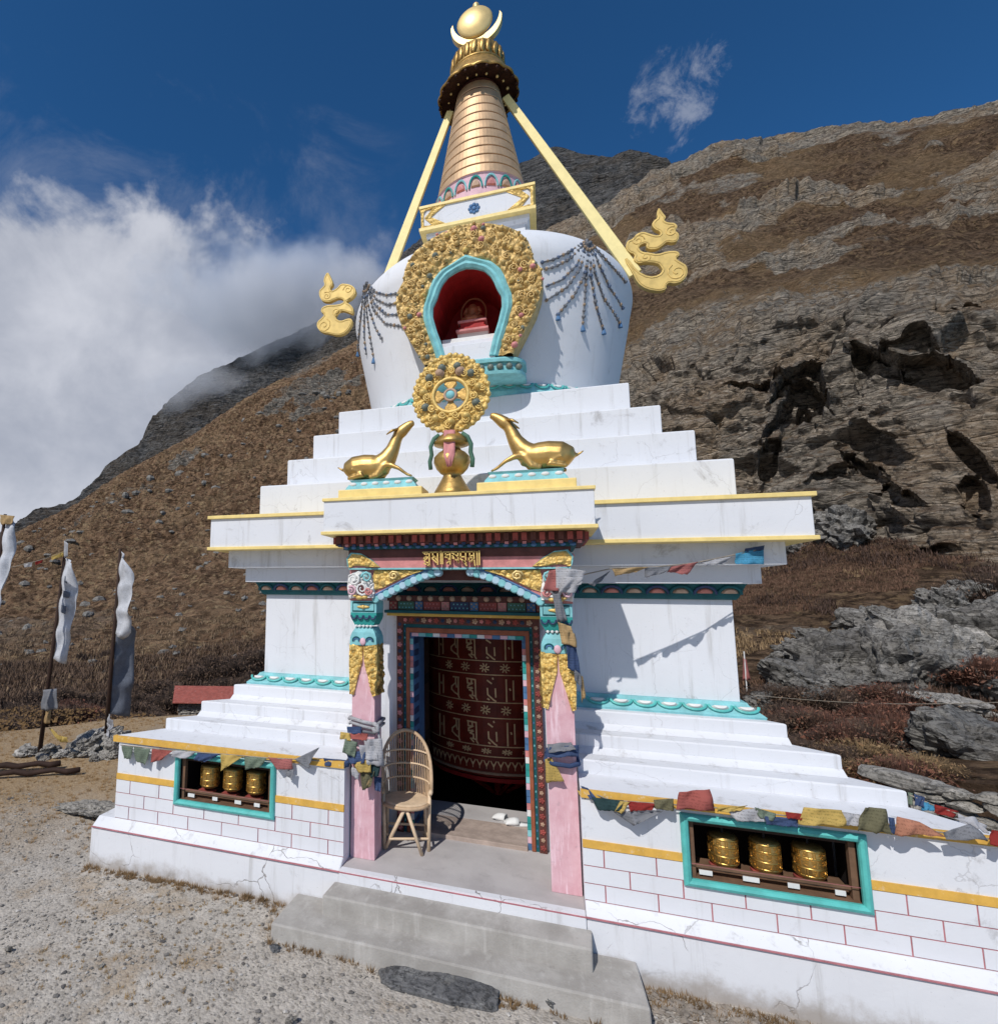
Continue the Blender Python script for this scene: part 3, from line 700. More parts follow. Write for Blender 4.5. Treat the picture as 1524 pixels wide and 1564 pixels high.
WX0, WX1, WZ0, WZ1 = 1.563, 2.608, .613, 1.085
brick_me = proto_mesh(MB().box(-.5, .5, -.5, .5, -.5, .5), 'brick', M['brick'])
J = [1.064, 1.400, 1.722, 2.09, 2.447, 2.78, 3.115]; J2 = [1.227, 1.558, 1.921, 2.279, 2.614, 2.945]
for s in (-1, 1):
    a0, a1 = sorted((s * NW, s * 3.28)); h0, h1 = sorted((s * (WX0 + .02), s * (WX1 - .02)))
    w = part('wall', panel(a0, a1, .40, 1.12, h0, h1, WZ0 + .02, WZ1 - .02, -3.325, -2.95), M['white'])
    bk = part('brick_backing', panel(a0 + .002, a1 - .002, .403, .757, h0, h1, WZ0 + .02, .7565, -3.3275, -3.32), M['red_line'], w)
    for z0, z1, js in ((.644, .757, J), (.526, .636, J2), (.412, .518, J)):
        es = [NW + .001] + js + [3.279]
        for k in range(len(es) - 1):
            zt = z1
            x0, x1 = es[k] + (.0045 if k else 0), es[k + 1] - (.0045 if k < len(es) - 2 else 0)
            spans = [(x0, x1)]
            if z1 > WZ0:
                spans = [q for q in ((x0, min(x1, WX0)), (max(x0, WX1), x1)) if q[1] - q[0] > .02]
                low = (max(x0, WX0), min(x1, WX1))
                if z0 < WZ0 - .03 and low[1] - low[0] > .02:
                    inst('brick', brick_me, w, (s * (low[0] + low[1]) / 2, -3.327, (z0 + WZ0) / 2), scale=(low[1] - low[0], .012, WZ0 - z0))
            for c0, c1 in spans:
                inst('brick', brick_me, w, (s * (c0 + c1) / 2, -3.327, (z0 + z1) / 2), scale=(c1 - c0, .012 + random.uniform(-.002, .002), z1 - z0))
    for c0, c1 in ((NW, WX0 + .004), (WX1 - .004, 3.28)):
        x0, x1 = sorted((s * c0, s * c1)); part('ochre_stripe', MB().box(x0, x1, -3.336, -3.32, .762, .816), M['yellow'], w)
    # outer side and return of this half
    x0, x1 = sorted((s * 3.28, s * 3.27))
    b = MB(); b.loft([[(s * 3.279, -3.322, z), (s * 2.995, -2.995, z), (s * 2.995, 3.0, z), (s * 2.9, 3.0, z), (s * 2.9, -2.94, z), (s * 3.2, -3.2, z)] for z in (-.2, 1.12)])
    part('side_wall', b, M['white'])
    x0, x1 = sorted((s * (NW + .0), s * (NW + .1)))
    part('porch_side_wall', MB().box(x0, x1, -2.948, -1.99, .33, 1.104), M['white'])
    # window
    y = -3.337; r = .024
    X0, X1 = sorted((s * WX0, s * WX1)); t = .05
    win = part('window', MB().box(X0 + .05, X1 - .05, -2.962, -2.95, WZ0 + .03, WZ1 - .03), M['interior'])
    prof = [(0, 0), (0, .020), (.008, .034), (.025, .042), (.042, .034), (.05, .020), (.05, 0)]
    for nm, pts in (('frame', None),):
        rings = []
        for (cx, cz, sx, sz) in ((X0, WZ0, 1, 1), (X1, WZ0, -1, 1), (X1, WZ1, -1, -1), (X0, WZ1, 1, -1)):
            rings.append([(cx + sx * d, -3.322 - h, cz + sz * d) for d, h in prof])
        rings.append(rings[0])
        m = MB(); m.loft(rings, closed=True, caps=False); m.build('window_frame', M['frame_teal'], win, smooth=False, bevel=0)
    # timber inside: posts, rails, sill, red spindle bars
    for x in (X0 + .068, X1 - .068):
        MB().box(x - .018, x + .018, -3.30, -3.255, WZ0 + .05, WZ1 - .048).build('post', M['wood'], win, bevel=.004)
    MB().box(X0 + .087, X1 - .087, -3.288, -3.262, .715, .742).build('rail', M['wood'], win, bevel=.004)
    MB().box(X0 + .087, X1 - .087, -3.29, -3.262, 1.0, 1.035).build('head_rail', M['dark_wood'], win, bevel=.004)
    m = MB(); m.loft([[(x, -3.315, WZ0 + .052), (x, -3.0, WZ0 + .07), (x, -3.0, WZ0 + .03), (x, -3.315, WZ0 + .03)] for x in (X0 + .05, X1 - .05)]); m.build('sill', M['wood'], win)
    for k in range(3):
        x = s * (1.852 + .25 * k)
        MB().box(x - .09, x + .07, -3.20, -3.13, .70, .716).build('red_slat', M['red'], win)
        MB().tube([(x, -3.15, .66), (x, -3.15, 1.07)], .008, 6).build('spindle', M['black'], win)
    for k in range(4):
        x = X0 + .12 + k * .24 + random.uniform(-.03, .03)
        MB().box(x, x + random.uniform(.05, .1), -3.296, -3.289, .682, .712).build('paper_label', M['petal_white'], win)
    # shade above the wheels, put into near-black recess linings
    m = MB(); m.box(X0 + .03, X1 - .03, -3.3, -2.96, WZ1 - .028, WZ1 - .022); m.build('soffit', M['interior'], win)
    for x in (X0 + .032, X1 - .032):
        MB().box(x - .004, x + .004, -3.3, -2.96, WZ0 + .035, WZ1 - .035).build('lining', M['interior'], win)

# ledge over the lower storey
for s in (-1, 1):
    b = MB()
    q = lambda z, h: [(s * h, -h, z), (s * NW, -h, z), (s * NW, -2.4, z), (s * 2.9, -2.4, z), (s * 2.97, -2.97, z)]
    b.loft([q(1.106, 3.33), q(1.162, 3.335), q(1.185, 3.02)])
    lg = part('ledge', b, M['white'])
    x0, x1 = sorted((s * (NW + .001), s * 3.34)); part('ochre_edge', MB().box(x0, x1, -3.343, -3.30, 1.108, 1.1635), M['yellow'], lg)

# terraces
for h, h2, z0, z1, hn in ((2.994, 2.745, 1.14, 1.289, 2.745), (2.745, 2.503, 1.27, 1.433, 2.503), (2.503, 2.41, 1.41, 1.582, 2.41)):
    b = MB(); b.loft([U(h, z0, h2=h2), U(h, z1 - .012, h2=h2), U(h - .006, z1, h2=h2 - .003)])
    b2 = U(hn + .05, z1 + .0, h2=hn - .02)
    part('terrace', b, M['white'], bevel=.006)
    if hn > 2.45:
        for s in (-1, 1):
            m = MB(); m.loft([[(x, -hn - .075, z1 + .001), (x, -hn - .002, z1 + .045), (x, -hn + .02, z1 + .001)] for x in (s * NW, s * hn)])
            part('mortar_fillet', m, M['white'])

# lotus mouldings
def arc_petal(w, h, d, rim):
    """a raised petal: rounded centre with an arched rim, facing -y, in its own coordinates"""
    m = MB(); n = 10
    ring = []
    for i in range(n):
        a = math.pi + math.pi * i / (n - 1)
        ring.append((w * .33 * math.cos(a), 0, h * .30 + h * .52 * math.sin(a) * .9))
    vs = ring + [(x * .75, -d, (z - h * .12) * .75 + h * .12 - h * .02) for x, _, z in ring] + [(0, -d * 1.25, h * .02)]
    fs = [(i, i + 1, n + i + 1, n + i) for i in range(n - 1)] + [(n + i, n + i + 1, 2 * n) for i in range(n - 1)] + [(0, n, n + n - 1, n - 1), (n, 2 * n, 2 * n - 1)]
    m.add(vs, fs, 0)
    pts = []
    for i in range(n):
        a = math.pi + math.pi * i / (n - 1); pts.append((w * .45 * math.cos(a), -d * .5, h * .34 + h * .74 * math.sin(a) * .95))
    m.tube(pts, [(.012, .012)] * n, 6, mi=1)
    return m
pet_lo = proto_mesh(arc_petal(.19, .085, .022, 0), 'petal', [M['petal_white'], M['frame_teal']])
mm = arc_petal(.19, .10, .022, 0); mm.v = [(x, y, -z) for x, y, z in mm.v]
pet_up = proto_mesh(mm, 'petal', [M['petal_rose'], M['navy']])
pet_up2 = proto_mesh(mm, 'petal', [M['petal_tan'], M['dark_teal']])
b = MB(); b.loft([U(2.40, 1.582), U(2.405, 1.60), U(2.31, 1.675), U(2.30, 1.694)])
lo = part('lotus_moulding', b, M['turq'])
for k in range(-13, 14):
    x = .19 * k
    if abs(x) > NW + .08 and abs(x) < 2.40:
        inst('petal', pet_lo, lo, (x, -2.362, 1.640), (R(-50), 0, 0))
b = MB(); b.loft([U(2.262, 1.69), U(2.262, 2.56)]); body = part('body', b, M['white'], bevel=.006)
b = MB(); b.loft([SQ(2.285, 2.552), SQ(2.30, 2.567), SQ(2.31, 2.585), SQ(2.345, 2.67), SQ(2.36, 2.692)])
up = part('lotus_moulding', b, M['dark_teal'])
for k in range(-12, 13):
    x = .186 * k
    inst('petal', pet_up if k % 2 else pet_up2, up, (x, -2.333, 2.636), (R(22), 0, 0))
# cornice
b = MB(); b.loft([SQ(2.44, 2.69), SQ(2.44, 2.845)]); part('cornice_moulding', b, M['white'], bevel=.006)
b = MB(); b.loft([SQ(2.58, 2.843), SQ(2.58, 3.036)]); part('cornice_moulding', b, M['white'], bevel=.006)
b = MB(); b.loft([SQ(2.70, 3.034), SQ(2.729, 3.036), SQ(2.729, 3.374)]); cor = part('cornice', b, M['white'], bevel=.005)
b = MB(); b.loft([SQ(2.752, 3.028), SQ(2.752, 3.062)]); part('ochre_trim', b, M['pale_yellow'], cor, bevel=.004)
b = MB(); b.loft([SQ(2.757, 3.370), SQ(2.757, 3.406)]); part('ochre_trim', b, M['pale_yellow'], cor, bevel=.004)
# upper steps
for h, z0, z1 in ((2.34, 3.40, 3.794), (2.11, 3.79, 4.137), (1.881, 4.13, 4.48), (1.6425, 4.476, 4.83)):
    b = MB(); b.loft([SQ(h, z0), SQ(h, z1 - .014), SQ(h - .008, z1), SQ(h - .2, z1 + .015)]); st = part('step', b, M['white'], bevel=.006)

# dome
DPROF = [(1.6, 4.83), (1.69, 5.3), (1.8, 5.83), (1.88, 6.25), (1.93, 6.5), (1.9, 6.66), (1.78, 6.8), (1.6, 6.88), (1.2, 6.98), (0.7, 7.05)]
DX = 0.04
def dome_r(z): return float(np.interp(z, [p[1] for p in DPROF], [p[0] for p in DPROF]))
NICHE = [(-.235, 5.19), (-.28, 5.38), (-.34, 5.56), (-.385, 5.74), (-.38, 5.86), (-.33, 5.96), (-.31, 6.03), (-.27, 6.12), (-.20, 6.20), (-.10, 6.25), (0, 6.27)]
NICHE = NICHE + [(-x, z) for x, z in NICHE[-2::-1]]
def inside(poly, x, z):
    c = False; j = len(poly) - 1
    for i in range(len(poly)):
        xi, zi = poly[i]; xj, zj = poly[j]
        if (zi > z) != (zj > z) and x < (xj - xi) * (z - zi) / (zj - zi) + xi: c = not c
        j = i
    return c
zs = []
for k in range(len(DPROF) - 1):
    n = 12 if k < 4 else 4
    for i in range(n):
        zs.append(DPROF[k][1] + (DPROF[k + 1][1] - DPROF[k][1]) * i / n)
zs.append(DPROF[-1][1])
zz = np.array(zs); rr = np.array([dome_r(z) for z in zs]); rr = np.convolve(np.pad(rr, 4, mode='edge'), np.ones(9) / 9, 'valid')
NA = 200; b = MB()
b.v = [(DX + r * math.sin(2 * math.pi * j / NA), -r * math.cos(2 * math.pi * j / NA), z) for r, z in zip(rr, zz) for j in range(NA)]
for i in range(len(zz) - 1):
    for j in range(NA):
        x = DX + rr[i] * math.sin(2 * math.pi * (j + .5) / NA); yy = -math.cos(2 * math.pi * (j + .5) / NA); z = (zz[i] + zz[i + 1]) / 2
        if yy < 0 and inside([(p * 1.10, 5.17 + (q - 5.17) * 1.07) for p, q in NICHE], x, z): continue
        b.f.append((i * NA + j, i * NA + (j + 1) % NA, (i + 1) * NA + (j + 1) % NA, (i + 1) * NA + j)); b.m.append(0)
b.f.append(tuple((len(zz) - 1) * NA + j for j in range(NA))); b.m.append(0)
dome = part('dome', b, M['dome'], smooth=True)
b = MB(); b.lathe([(1.66, 4.82), (1.668, 4.88), (1.625, 5.0), (1.61, 5.03), (1.56, 5.03)], 96, (DX, 0, 0)); dl = part('lotus_moulding', b, M['turq'], smooth=False)
for k in range(-14, 15):
    a = k * R(6.6)
    inst('petal', pet_lo, dl, (DX + 1.652 * math.sin(a), -1.652 * math.cos(a), 4.945), (R(-22), 0, a), scale=(.92, .92, .95))
# niche lining, red, running back into the dome
b = MB()
ring = lambda s, y: [(x * s, y, 5.19 + (z - 5.19) * s) for x, z in NICHE]
b.loft([ring(1.03, -1.945), ring(1.06, -1.6), ring(1.06, -1.0)], closed=False, caps=False)
nl = part('niche_lining', b, M['deep_red'])
b = MB(); b.prism_y([(x * 1.07, 5.19 + (z - 5.19) * 1.07) for x, z in NICHE], -1.02, -.98); part('niche_back', b, M['deep_red'], nl)
b = MB(); b.box(-.30, .30, -1.955, -1.0, 5.15, 5.36); part('niche_sill', b, M['white'], nl, bevel=.006)
b = MB(); b.box(-.36, .36, -1.78, -1.0, 5.355, 5.48); part('altar_step', b, M['white'], nl, bevel=.006)
b = MB(); b.box(-.34, .34, -1.62, -1.0, 5.475, 5.60); part('altar_step', b, M['petal_white'], nl, bevel=.006)

# encrusted plates (niche surround, wheel): a ring of relief between two outlines
def resample(poly, n, closed=False):
    p = np.array(poly, float)
    if closed: p = np.vstack([p, p[:1]])
    d = np.concatenate([[0], np.cumsum(np.linalg.norm(np.diff(p, axis=0), axis=1))])
    t = np.linspace(0, d[-1], n, endpoint=not closed)
    return np.stack([np.interp(t, d, p[:, 0]), np.interp(t, d, p[:, 1])], 1)
def relief_ring(outer, inner, n, m, yf, depth, amp, scale, closed, seed=0.0, edge=.06):
    A = resample(outer, n, closed); B = resample(inner, n, closed)
    t = np.linspace(0, 1, m)
    G = A[:, None, :] * (1 - t)[None, :, None] + B[:, None, :] * t[None, :, None]
    q = np.stack([G[..., 0] * scale, np.full(G.shape[:2], seed), G[..., 1] * scale], -1)
    f1, f2, iv = cell(q); g1, g2, gv = cell(q * 2.1 + 9)
    hgt = np.clip(1 - f1 * 1.5, 0, 1) ** .7 * (.75 + .35 * iv) + .35 * np.clip(1 - g1 * 1.5, 0, 1)
    e = np.minimum(t, 1 - t)[None, :]; hgt = hgt * sstep(e, -.02, edge) + .15
    # jitter the outer edge so that it is knobbly
    Y = yf - amp * hgt
    vs = [(G[i, j, 0], Y[i, j], G[i, j, 1]) for i in range(n) for j in range(m)]
    mb = MB(); fs = []
    N_ = n if closed else n - 1
    for i in range(N_):
        for j in range(m - 1):
            k = (i + 1) % n
            fs.append((i * m + j, k * m + j, k * m + j + 1, i * m + j + 1))
    o = len(vs)
    vs += [(A[i, 0], yf + depth, A[i, 1]) for i in range(n)] + [(B[i, 0], yf + depth, B[i, 1]) for i in range(n)]
    for i in range(N_):
        k = (i + 1) % n
        fs.append((i * m, o + i, o + k, k * m)); fs.append((i * m + m - 1, k * m + m - 1, o + n + k, o + n + i)); fs.append((o + i, o + n + i, o + n + k, o + k))
    mb.add(vs, fs); return mb
NOUT = [(-0.487, 5.17), (-0.585, 5.351), (-0.663, 5.501), (-0.741, 5.651), (-0.799, 5.822), (-0.824, 5.962), (-0.809, 6.103), (-0.736, 6.233), (-0.717, 6.354), (-0.682, 6.464), (-0.585, 6.594), (-0.439, 6.695), (-0.263, 6.765), (-0.098, 6.805), (0.0, 6.81)]
NOUT = NOUT + [(-x, z) for x, z in NOUT[-2::-1]]
NIN = [(-.33, 5.17), (-.38, 5.36), (-.44, 5.55), (-.49, 5.74), (-.485, 5.87), (-.44, 6.0), (-.42, 6.08), (-.37, 6.19), (-.28, 6.29), (-.13, 6.36), (0, 6.385)]
NIN = NIN + [(-x, z) for x, z in NIN[-2::-1]]
nf = part('niche_surround', relief_ring(NOUT, NIN, 300, 26, -1.950, .26, .055, 13, False), M['niche_gold'], smooth=False)
boss_me = proto_mesh(MB().lathe([(.0001, .9), (.5, .78), (.8, .45), (.88, .12), (1.0, .10), (1.05, 0)], 12, caps=False), 'boss', M['niche_gold'], smooth=True)
boss_gold = boss_me
A = resample(NOUT, 41); B = resample(NIN, 41)
for i in range(1, 40):
    for q, sz in (((.16, .50, .82)[i % 3], .030), ((.72, .22, .46)[i % 3], .022), (.06, .016)):
        t = q + random.uniform(-.05, .05); p = A[i] * (1 - t) + B[i] * t
        mt = random.choice([M['niche_gold']] * 5 + [M['stone_bead'], M['rose'], M['gold_carve']])
        inst('boss', boss_me, nf, (p[0], -1.990, p[1]), (R(90), 0, 0), scale=sz * random.uniform(.85, 1.2), mat=mt)
for i in range(2, 39, 1):
    t_ = .34 if i % 2 else .66; p = A[i] * (1 - t_) + B[i] * t_; e = -1 if i % 4 < 2 else 1; ph = random.uniform(0, 6.3); r0 = random.uniform(.040, .055)
    m = MB(); m.tube([(p[0] + e * r0 * (1 - k / 15) * math.cos(k * .8 + ph), -1.992 - .0012 * k, p[1] + r0 * (1 - k / 15) * math.sin(k * .8 + ph)) for k in range(13)], [.010 - .0003 * k for k in range(13)], 5)
    m.build('scroll', M['niche_gold'], nf, smooth=True)
# turquoise arch of the niche
def arch_frame(outer, inner, yf, yb):
    A = resample(outer, 61); B = resample(inner, 61); rings = []
    for a, c in zip(A, B):
        q = lambda t, y: (a[0] * (1 - t) + c[0] * t, y, a[1] * (1 - t) + c[1] * t)
        rings.append([q(0, yb), q(0, yf), q(.3, yf - .03), q(.5, yf - .012), q(.75, yf - .026), q(1, yf), q(1, yb)])
    return MB().loft(rings)
NF = [(x * 1.015, z) for x, z in NIN]; NF[10] = (0, 6.43)
part('niche_arch', arch_frame(NF, [(x * 1.0, z) for x, z in NICHE], -1.970, -1.93), M['turq'], nf, smooth=False)
# lotus seat under the niche
b = MB(); arcp = lambda r, z: [(r * .545 * math.copysign(abs(math.sin(a)) ** .7, a) + .05, -1.55 - .43 * r * max(math.cos(a), 0) ** .35, z) for a in np.linspace(-math.pi / 2, math.pi / 2, 30)]
b.loft([arcp(r, z) for r, z in ((.94, 4.95), (1.02, 4.965), (1.03, 5.0), (.96, 5.01), (.96, 5.09), (1.03, 5.10), (1.04, 5.135), (1.0, 5.155))])
ls = part('lotus_seat', b, M['turq'])
bead_me = proto_mesh(MB().ball((0, 0, 0), 1, 12, 8), 'bead', M['stone_bead'], smooth=True)
for k in range(-5, 6):
    a = k * .27
    inst('bead', bead_me, ls, (.05 + .098 * k, -1.55 - .43 * .98 * max(math.cos(math.asin(min(1, abs(.098 * k / .545) ** (1 / .7)))), 0) ** .35, 5.05), scale=.036)

# bead garlands on the dome
M['bead_grey'] = paint('bead_grey', lin(116, 118, 124), .3, .5); M['bead_tan'] = paint('bead_tan', lin(160, 138, 116), .3, .5); M['bead_blue'] = paint('bead_blue', lin(96, 112, 140), .3, .5)
def garland(px, beads):
    pts = [Vector(p) for p in px]
    m = MB(); seg = []
    for a, c in zip(pts[:-1], pts[1:]):
        n = max(1, int((c - a).length / .034))
        seg += [a.lerp(c, i / n) for i in range(n)]
    seg.append(pts[-1])
    m.tube(seg, .009, 5, mi=0)
    for i, p in enumerate(seg):
        if i % 2 == 0: m.ball(p, random.uniform(.016, .025), 6, 4, mi=(i // 2) % 3)
    return m
GR = [
 [(1.329,-1.357,6.707), (1.110,-1.608,6.450), (0.944,-1.681,6.351), (0.824,-1.734,6.311)], [(1.324,-1.408,6.667), (1.122,-1.582,6.382), (0.963,-1.656,6.274), (0.835,-1.713,6.234)],
 [(1.322,-1.421,6.643), (1.192,-1.517,6.326), (1.029,-1.588,6.141), (0.850,-1.666,6.051)], [(1.322,-1.421,6.643), (1.227,-1.482,6.284), (1.083,-1.535,6.072), (0.858,-1.632,5.901)],
 [(1.328,-1.421,6.626), (1.284,-1.422,6.243), (1.160,-1.465,6.000), (0.973,-1.535,5.757)], [(1.336,-1.414,6.628), (1.306,-1.404,6.248), (1.275,-1.356,5.956), (1.245,-1.312,5.685)],
 [(1.344,-1.403,6.633), (1.351,-1.365,6.262), (1.403,-1.230,5.959), (1.484,-1.058,5.727)], [(1.352,-1.393,6.646), (1.398,-1.333,6.312), (1.500,-1.146,6.068), (1.703,-0.759,5.917)],
 [(1.360,-1.383,6.659), (1.446,-1.315,6.420), (1.584,-1.080,6.212), (1.751,-0.739,6.107)], [(1.369,-1.362,6.670), (1.496,-1.274,6.533), (1.637,-1.087,6.449), (1.789,-0.803,6.412)],
]
GL = [
 [(-1.371,-1.372,6.661), (-1.204,-1.476,6.446), (-1.047,-1.567,6.335), (-0.907,-1.644,6.287)], [(-1.375,-1.360,6.659), (-1.212,-1.446,6.364), (-1.035,-1.546,6.211), (-0.876,-1.637,6.163)],
 [(-1.381,-1.340,6.662), (-1.251,-1.404,6.329), (-1.065,-1.501,6.106), (-0.848,-1.618,6.013)], [(-1.381,-1.340,6.662), (-1.282,-1.360,6.284), (-1.095,-1.454,6.009), (-0.838,-1.591,5.869)],
 [(-1.400,-1.310,6.663), (-1.366,-1.294,6.349), (-1.269,-1.311,6.049), (-1.156,-1.362,5.838)], [(-1.408,-1.313,6.664), (-1.416,-1.222,6.300), (-1.386,-1.166,5.995), (-1.351,-1.126,5.730)],
 [(-1.416,-1.315,6.664), (-1.472,-1.165,6.337), (-1.518,-1.015,6.083), (-1.507,-0.955,5.869)], [(-1.425,-1.318,6.664), (-1.546,-1.081,6.391), (-1.655,-0.832,6.234), (-1.802,-0.447,6.173)],
]
for k, g in enumerate(GR + GL):
    part('garland', garland(g, 0), [M['bead_grey'], M['bead_tan'], M['bead_grey'] if k % 2 else M['bead_blue']], dome)
for q in ((0.973,-1.532,5.750), (1.245,-1.309,5.678), (1.492,-1.044,5.723), (1.713,-0.738,5.917), (-1.354,-1.116,5.706), (-1.803,-0.445,6.143)):
    MB().lathe([(.008, .02), (.022, -.03), (.028, -.06), (.01, -.062)], 8, q).build('pendant', M['blue'], dome)

# harmika
b = MB(); b.loft([SQ(.64, 6.98), SQ(.64, 7.60)]); part('harmika_base', b, M['white'], bevel=.006)
b = MB(); b.loft([SQ(.67, 7.56), SQ(.70, 7.60), SQ(.70, 7.66)]); part('harmika_moulding', b, M['white'], bevel=.006)
b = MB(); b.loft([SQ(.755, 7.66), SQ(.76, 8.03)]); hk = part('harmika', b, M['white'], bevel=.004)
b = MB(); b.loft([SQ(.785, 7.655), SQ(.785, 7.705)]); part('ochre_trim', b, M['pale_yellow'], hk, bevel=.004)
b = MB(); b.loft([SQ(.785, 7.998), SQ(.785, 8.04)]); part('ochre_trim', b, M['pale_yellow'], hk, bevel=.004)
for s in (-1, 1):
    o = [(s * .76, 7.705), (s * .76, 7.998), (s * .40, 7.998), (s * .62, 7.855), (s * .40, 7.705)]
    i_ = [(s * .72, 7.73), (s * .72, 7.97), (s * .60, 7.97), (s * .71, 7.855), (s * .60, 7.73)]
    part('corner_scroll', relief_ring(o, i_, 60, 8, -.765, .012, .025, 22, True, 3.0, .1), M['gold_carve'], hk)
m = MB()
for k in range(8):
    a = k * math.pi / 4; m.ball((-.02 + .058 * math.cos(a), -.762, 7.853 + .058 * math.sin(a)), (.026, .012, .026), 8, 6, 0)
m.ball((-.02, -.765, 7.853), (.032, .016, .032), 10, 6, 0)
part('painted_flower', m, M['blue'], hk, smooth=True)
# spire
b = MB(); b.lathe([(.66, 8.03), (.70, 8.06), (.685, 8.12), (.67, 8.42), (.69, 8.44), (.64, 8.46)], 64); sl_ = part('spire_lotus', b, M['pinkw'])
pet_sp = proto_mesh(arc_petal(.2, .17, .03, 0), 'petal', [M['rose'], M['turq']])
pet_sp2 = proto_mesh(arc_petal(.2, .17, .03, 0), 'petal', [M['petal_tan'], M['teal']])
for q in (pet_sp, pet_sp2):
    for v in q.vertices: v.co.z = -v.co.z
for k in range(20):
    a = k * 2 * math.pi / 20
    inst('petal', pet_sp if k % 2 else pet_sp2, sl_, (.675 * math.sin(a), -.675 * math.cos(a), 8.30), (0, 0, a), scale=(1.0, 1, 1.5))
b = MB(); b.lathe([(.645, 8.44), (.312, 10.3)], 48); sp = part('spire_core', b, M['maroon'])
NR = 11; z0, z1 = 8.46, 10.26
for k in range(NR):
    a = z0 + (z1 - z0) * k / NR + .009; c = z0 + (z1 - z0) * (k + 1) / NR - .009
    rf = lambda z: .662 - (.662 - .325) * (z - z0) / (z1 - z0)
    b = MB(); b.lathe([(rf(a) - .05, a), (rf(a) - .006, a), (rf(a), a + .008), (rf(c) + .004, c - .008), (rf(c) - .003, c), (rf(c) - .05, c)], 64, caps=False)
    o = part('spire_ring', b, M['spire_gold'], sp); 
    for q in o.data.polygons: q.use_smooth = False
    e_ = o.modifiers.new('edge', 'BEVEL'); e_.width = .003; e_.segments = 1; e_.limit_method = 'ANGLE'; e_.angle_limit = R(30)
# canopy, crown, moon and sun
sc = lambda j, n, z: 1 + (.045 * abs(math.sin(j * math.pi / 6)) if z < 10.3 else 0)
b = MB(); b.lathe([(.30, 10.33), (.56, 10.27), (.592, 10.235), (.598, 10.27), (.56, 10.35), (.50, 10.44), (.45, 10.53), (.415, 10.60), (.2, 10.62)], 96, wob=sc)
cn = part('canopy', b, [M['gold_dark']], smooth=True)
b = MB(); b.lathe([(.30, 10.315), (.57, 10.26), (.585, 10.27), (.30, 10.325)], 96, wob=sc, caps=False); part('canopy_underside', b, M['can_under'], cn, smooth=True)
for k in range(24):
    a = k * 2 * math.pi / 24 + .06
    MB().lathe([(.004, 0), (.020, -.02), (.026, -.05), (.012, -.06)], 8, (.59 * math.sin(a), -.59 * math.cos(a), 10.245)).build('bell', M['can_under'], cn, smooth=True)
for k in range(18):
    a = k * 2 * math.pi / 18 + .06 + random.uniform(-.05, .05)
    MB().ball((.45 * math.sin(a), -.45 * math.cos(a), 10.22), random.uniform(.015, .024), 8, 6).build('small_bell', M['gold_bright'], cn, smooth=True)
b = MB(); b.lathe([(.40, 10.595), (.42, 10.61), (.42, 10.635), (.37, 10.65)], 48); part('crown_band', b, M['gold_dark'], cn, smooth=True)
b = MB(); b.lathe([(.36, 10.64), (.385, 10.68), (.395, 10.78), (.40, 10.88), (.37, 10.895), (.2, 10.90), (.12, 10.93), (.10, 11.1), (.13, 11.17), (.05, 11.2)], 48); part('crown', b, M['gold_dark'], cn, smooth=True)
for k in range(22):
    a = k * 2 * math.pi / 22 + random.uniform(-.03, .03)
    m = MB(); m.lathe([(.002, -.12), (.040, -.08), (.050, .0), (.034, .08), (.002, .12)], 8)
    m.v = [(x + .012 * math.sin(z * 25), y * .5, z) for x, y, z in m.v]
    o = m.build('crown_leaf', M['gold_dark'], cn, smooth=True); o.location = (.40 * math.sin(a), -.40 * math.cos(a), 10.775); o.rotation_euler = (0, random.uniform(-.12, .12), a)
# crescent moon
o_ = [(.40 * math.cos(a), 11.555 + .40 * math.sin(a)) for a in np.linspace(R(176), R(364), 40)]
i_ = [(.36 * math.cos(a), 11.65 + .36 * math.sin(a)) for a in np.linspace(R(360), R(180), 40)]
part('crescent_moon', MB().prism_y(o_ + i_, -.05, .05), M['gold_bright'], bevel=.012)
m = MB(); m.lathe([(.001, .085), (.10, .078), (.18, .058), (.235, .034), (.262, .022), (.278, 0), (.262, -.03), (.245, -.02), (.225, -.04), (.001, -.055)], 56)
m.v = [(x, -z, y) for x, y, z in m.v]
o = m.build('sun_disc', M['gold_bright'], ST, smooth=True); o.location = (-.02, -.06, 11.555)
b = MB(); b.lathe([(.07, 11.80), (.075, 11.83), (.03, 11.85), (.055, 11.885), (.05, 11.92), (.012, 11.96), (.001, 11.99)], 20, (0, 0, 0)); part('finial', b, M['gold_bright'], smooth=True)
# stays from the canopy down to the shoulders
for p, q, w0, w1 in (((.41, 0, 10.14), (2.03, 0, 6.92), .055, .085), ((-.43, 0, 10.14), (-1.72, 0, 6.85), .055, .085)):
    p, q = Vector(p), Vector(q); d = (q - p).normalized(); n = Vector((d.z, 0, -d.x))
    m = MB(); m.loft([[tuple(p + n * w0 + Vector((0, -.03, 0))), tuple(p - n * w0 + Vector((0, -.03, 0))), tuple(p - n * w0 + Vector((0, .03, 0))), tuple(p + n * w0 + Vector((0, .03, 0)))],
                      [tuple(q + n * w1 + Vector((0, -.03, 0))), tuple(q - n * w1 + Vector((0, -.03, 0))), tuple(q - n * w1 + Vector((0, .03, 0))), tuple(q + n * w1 + Vector((0, .03, 0)))]])
    part('stay', m, M['strut'], bevel=.008)
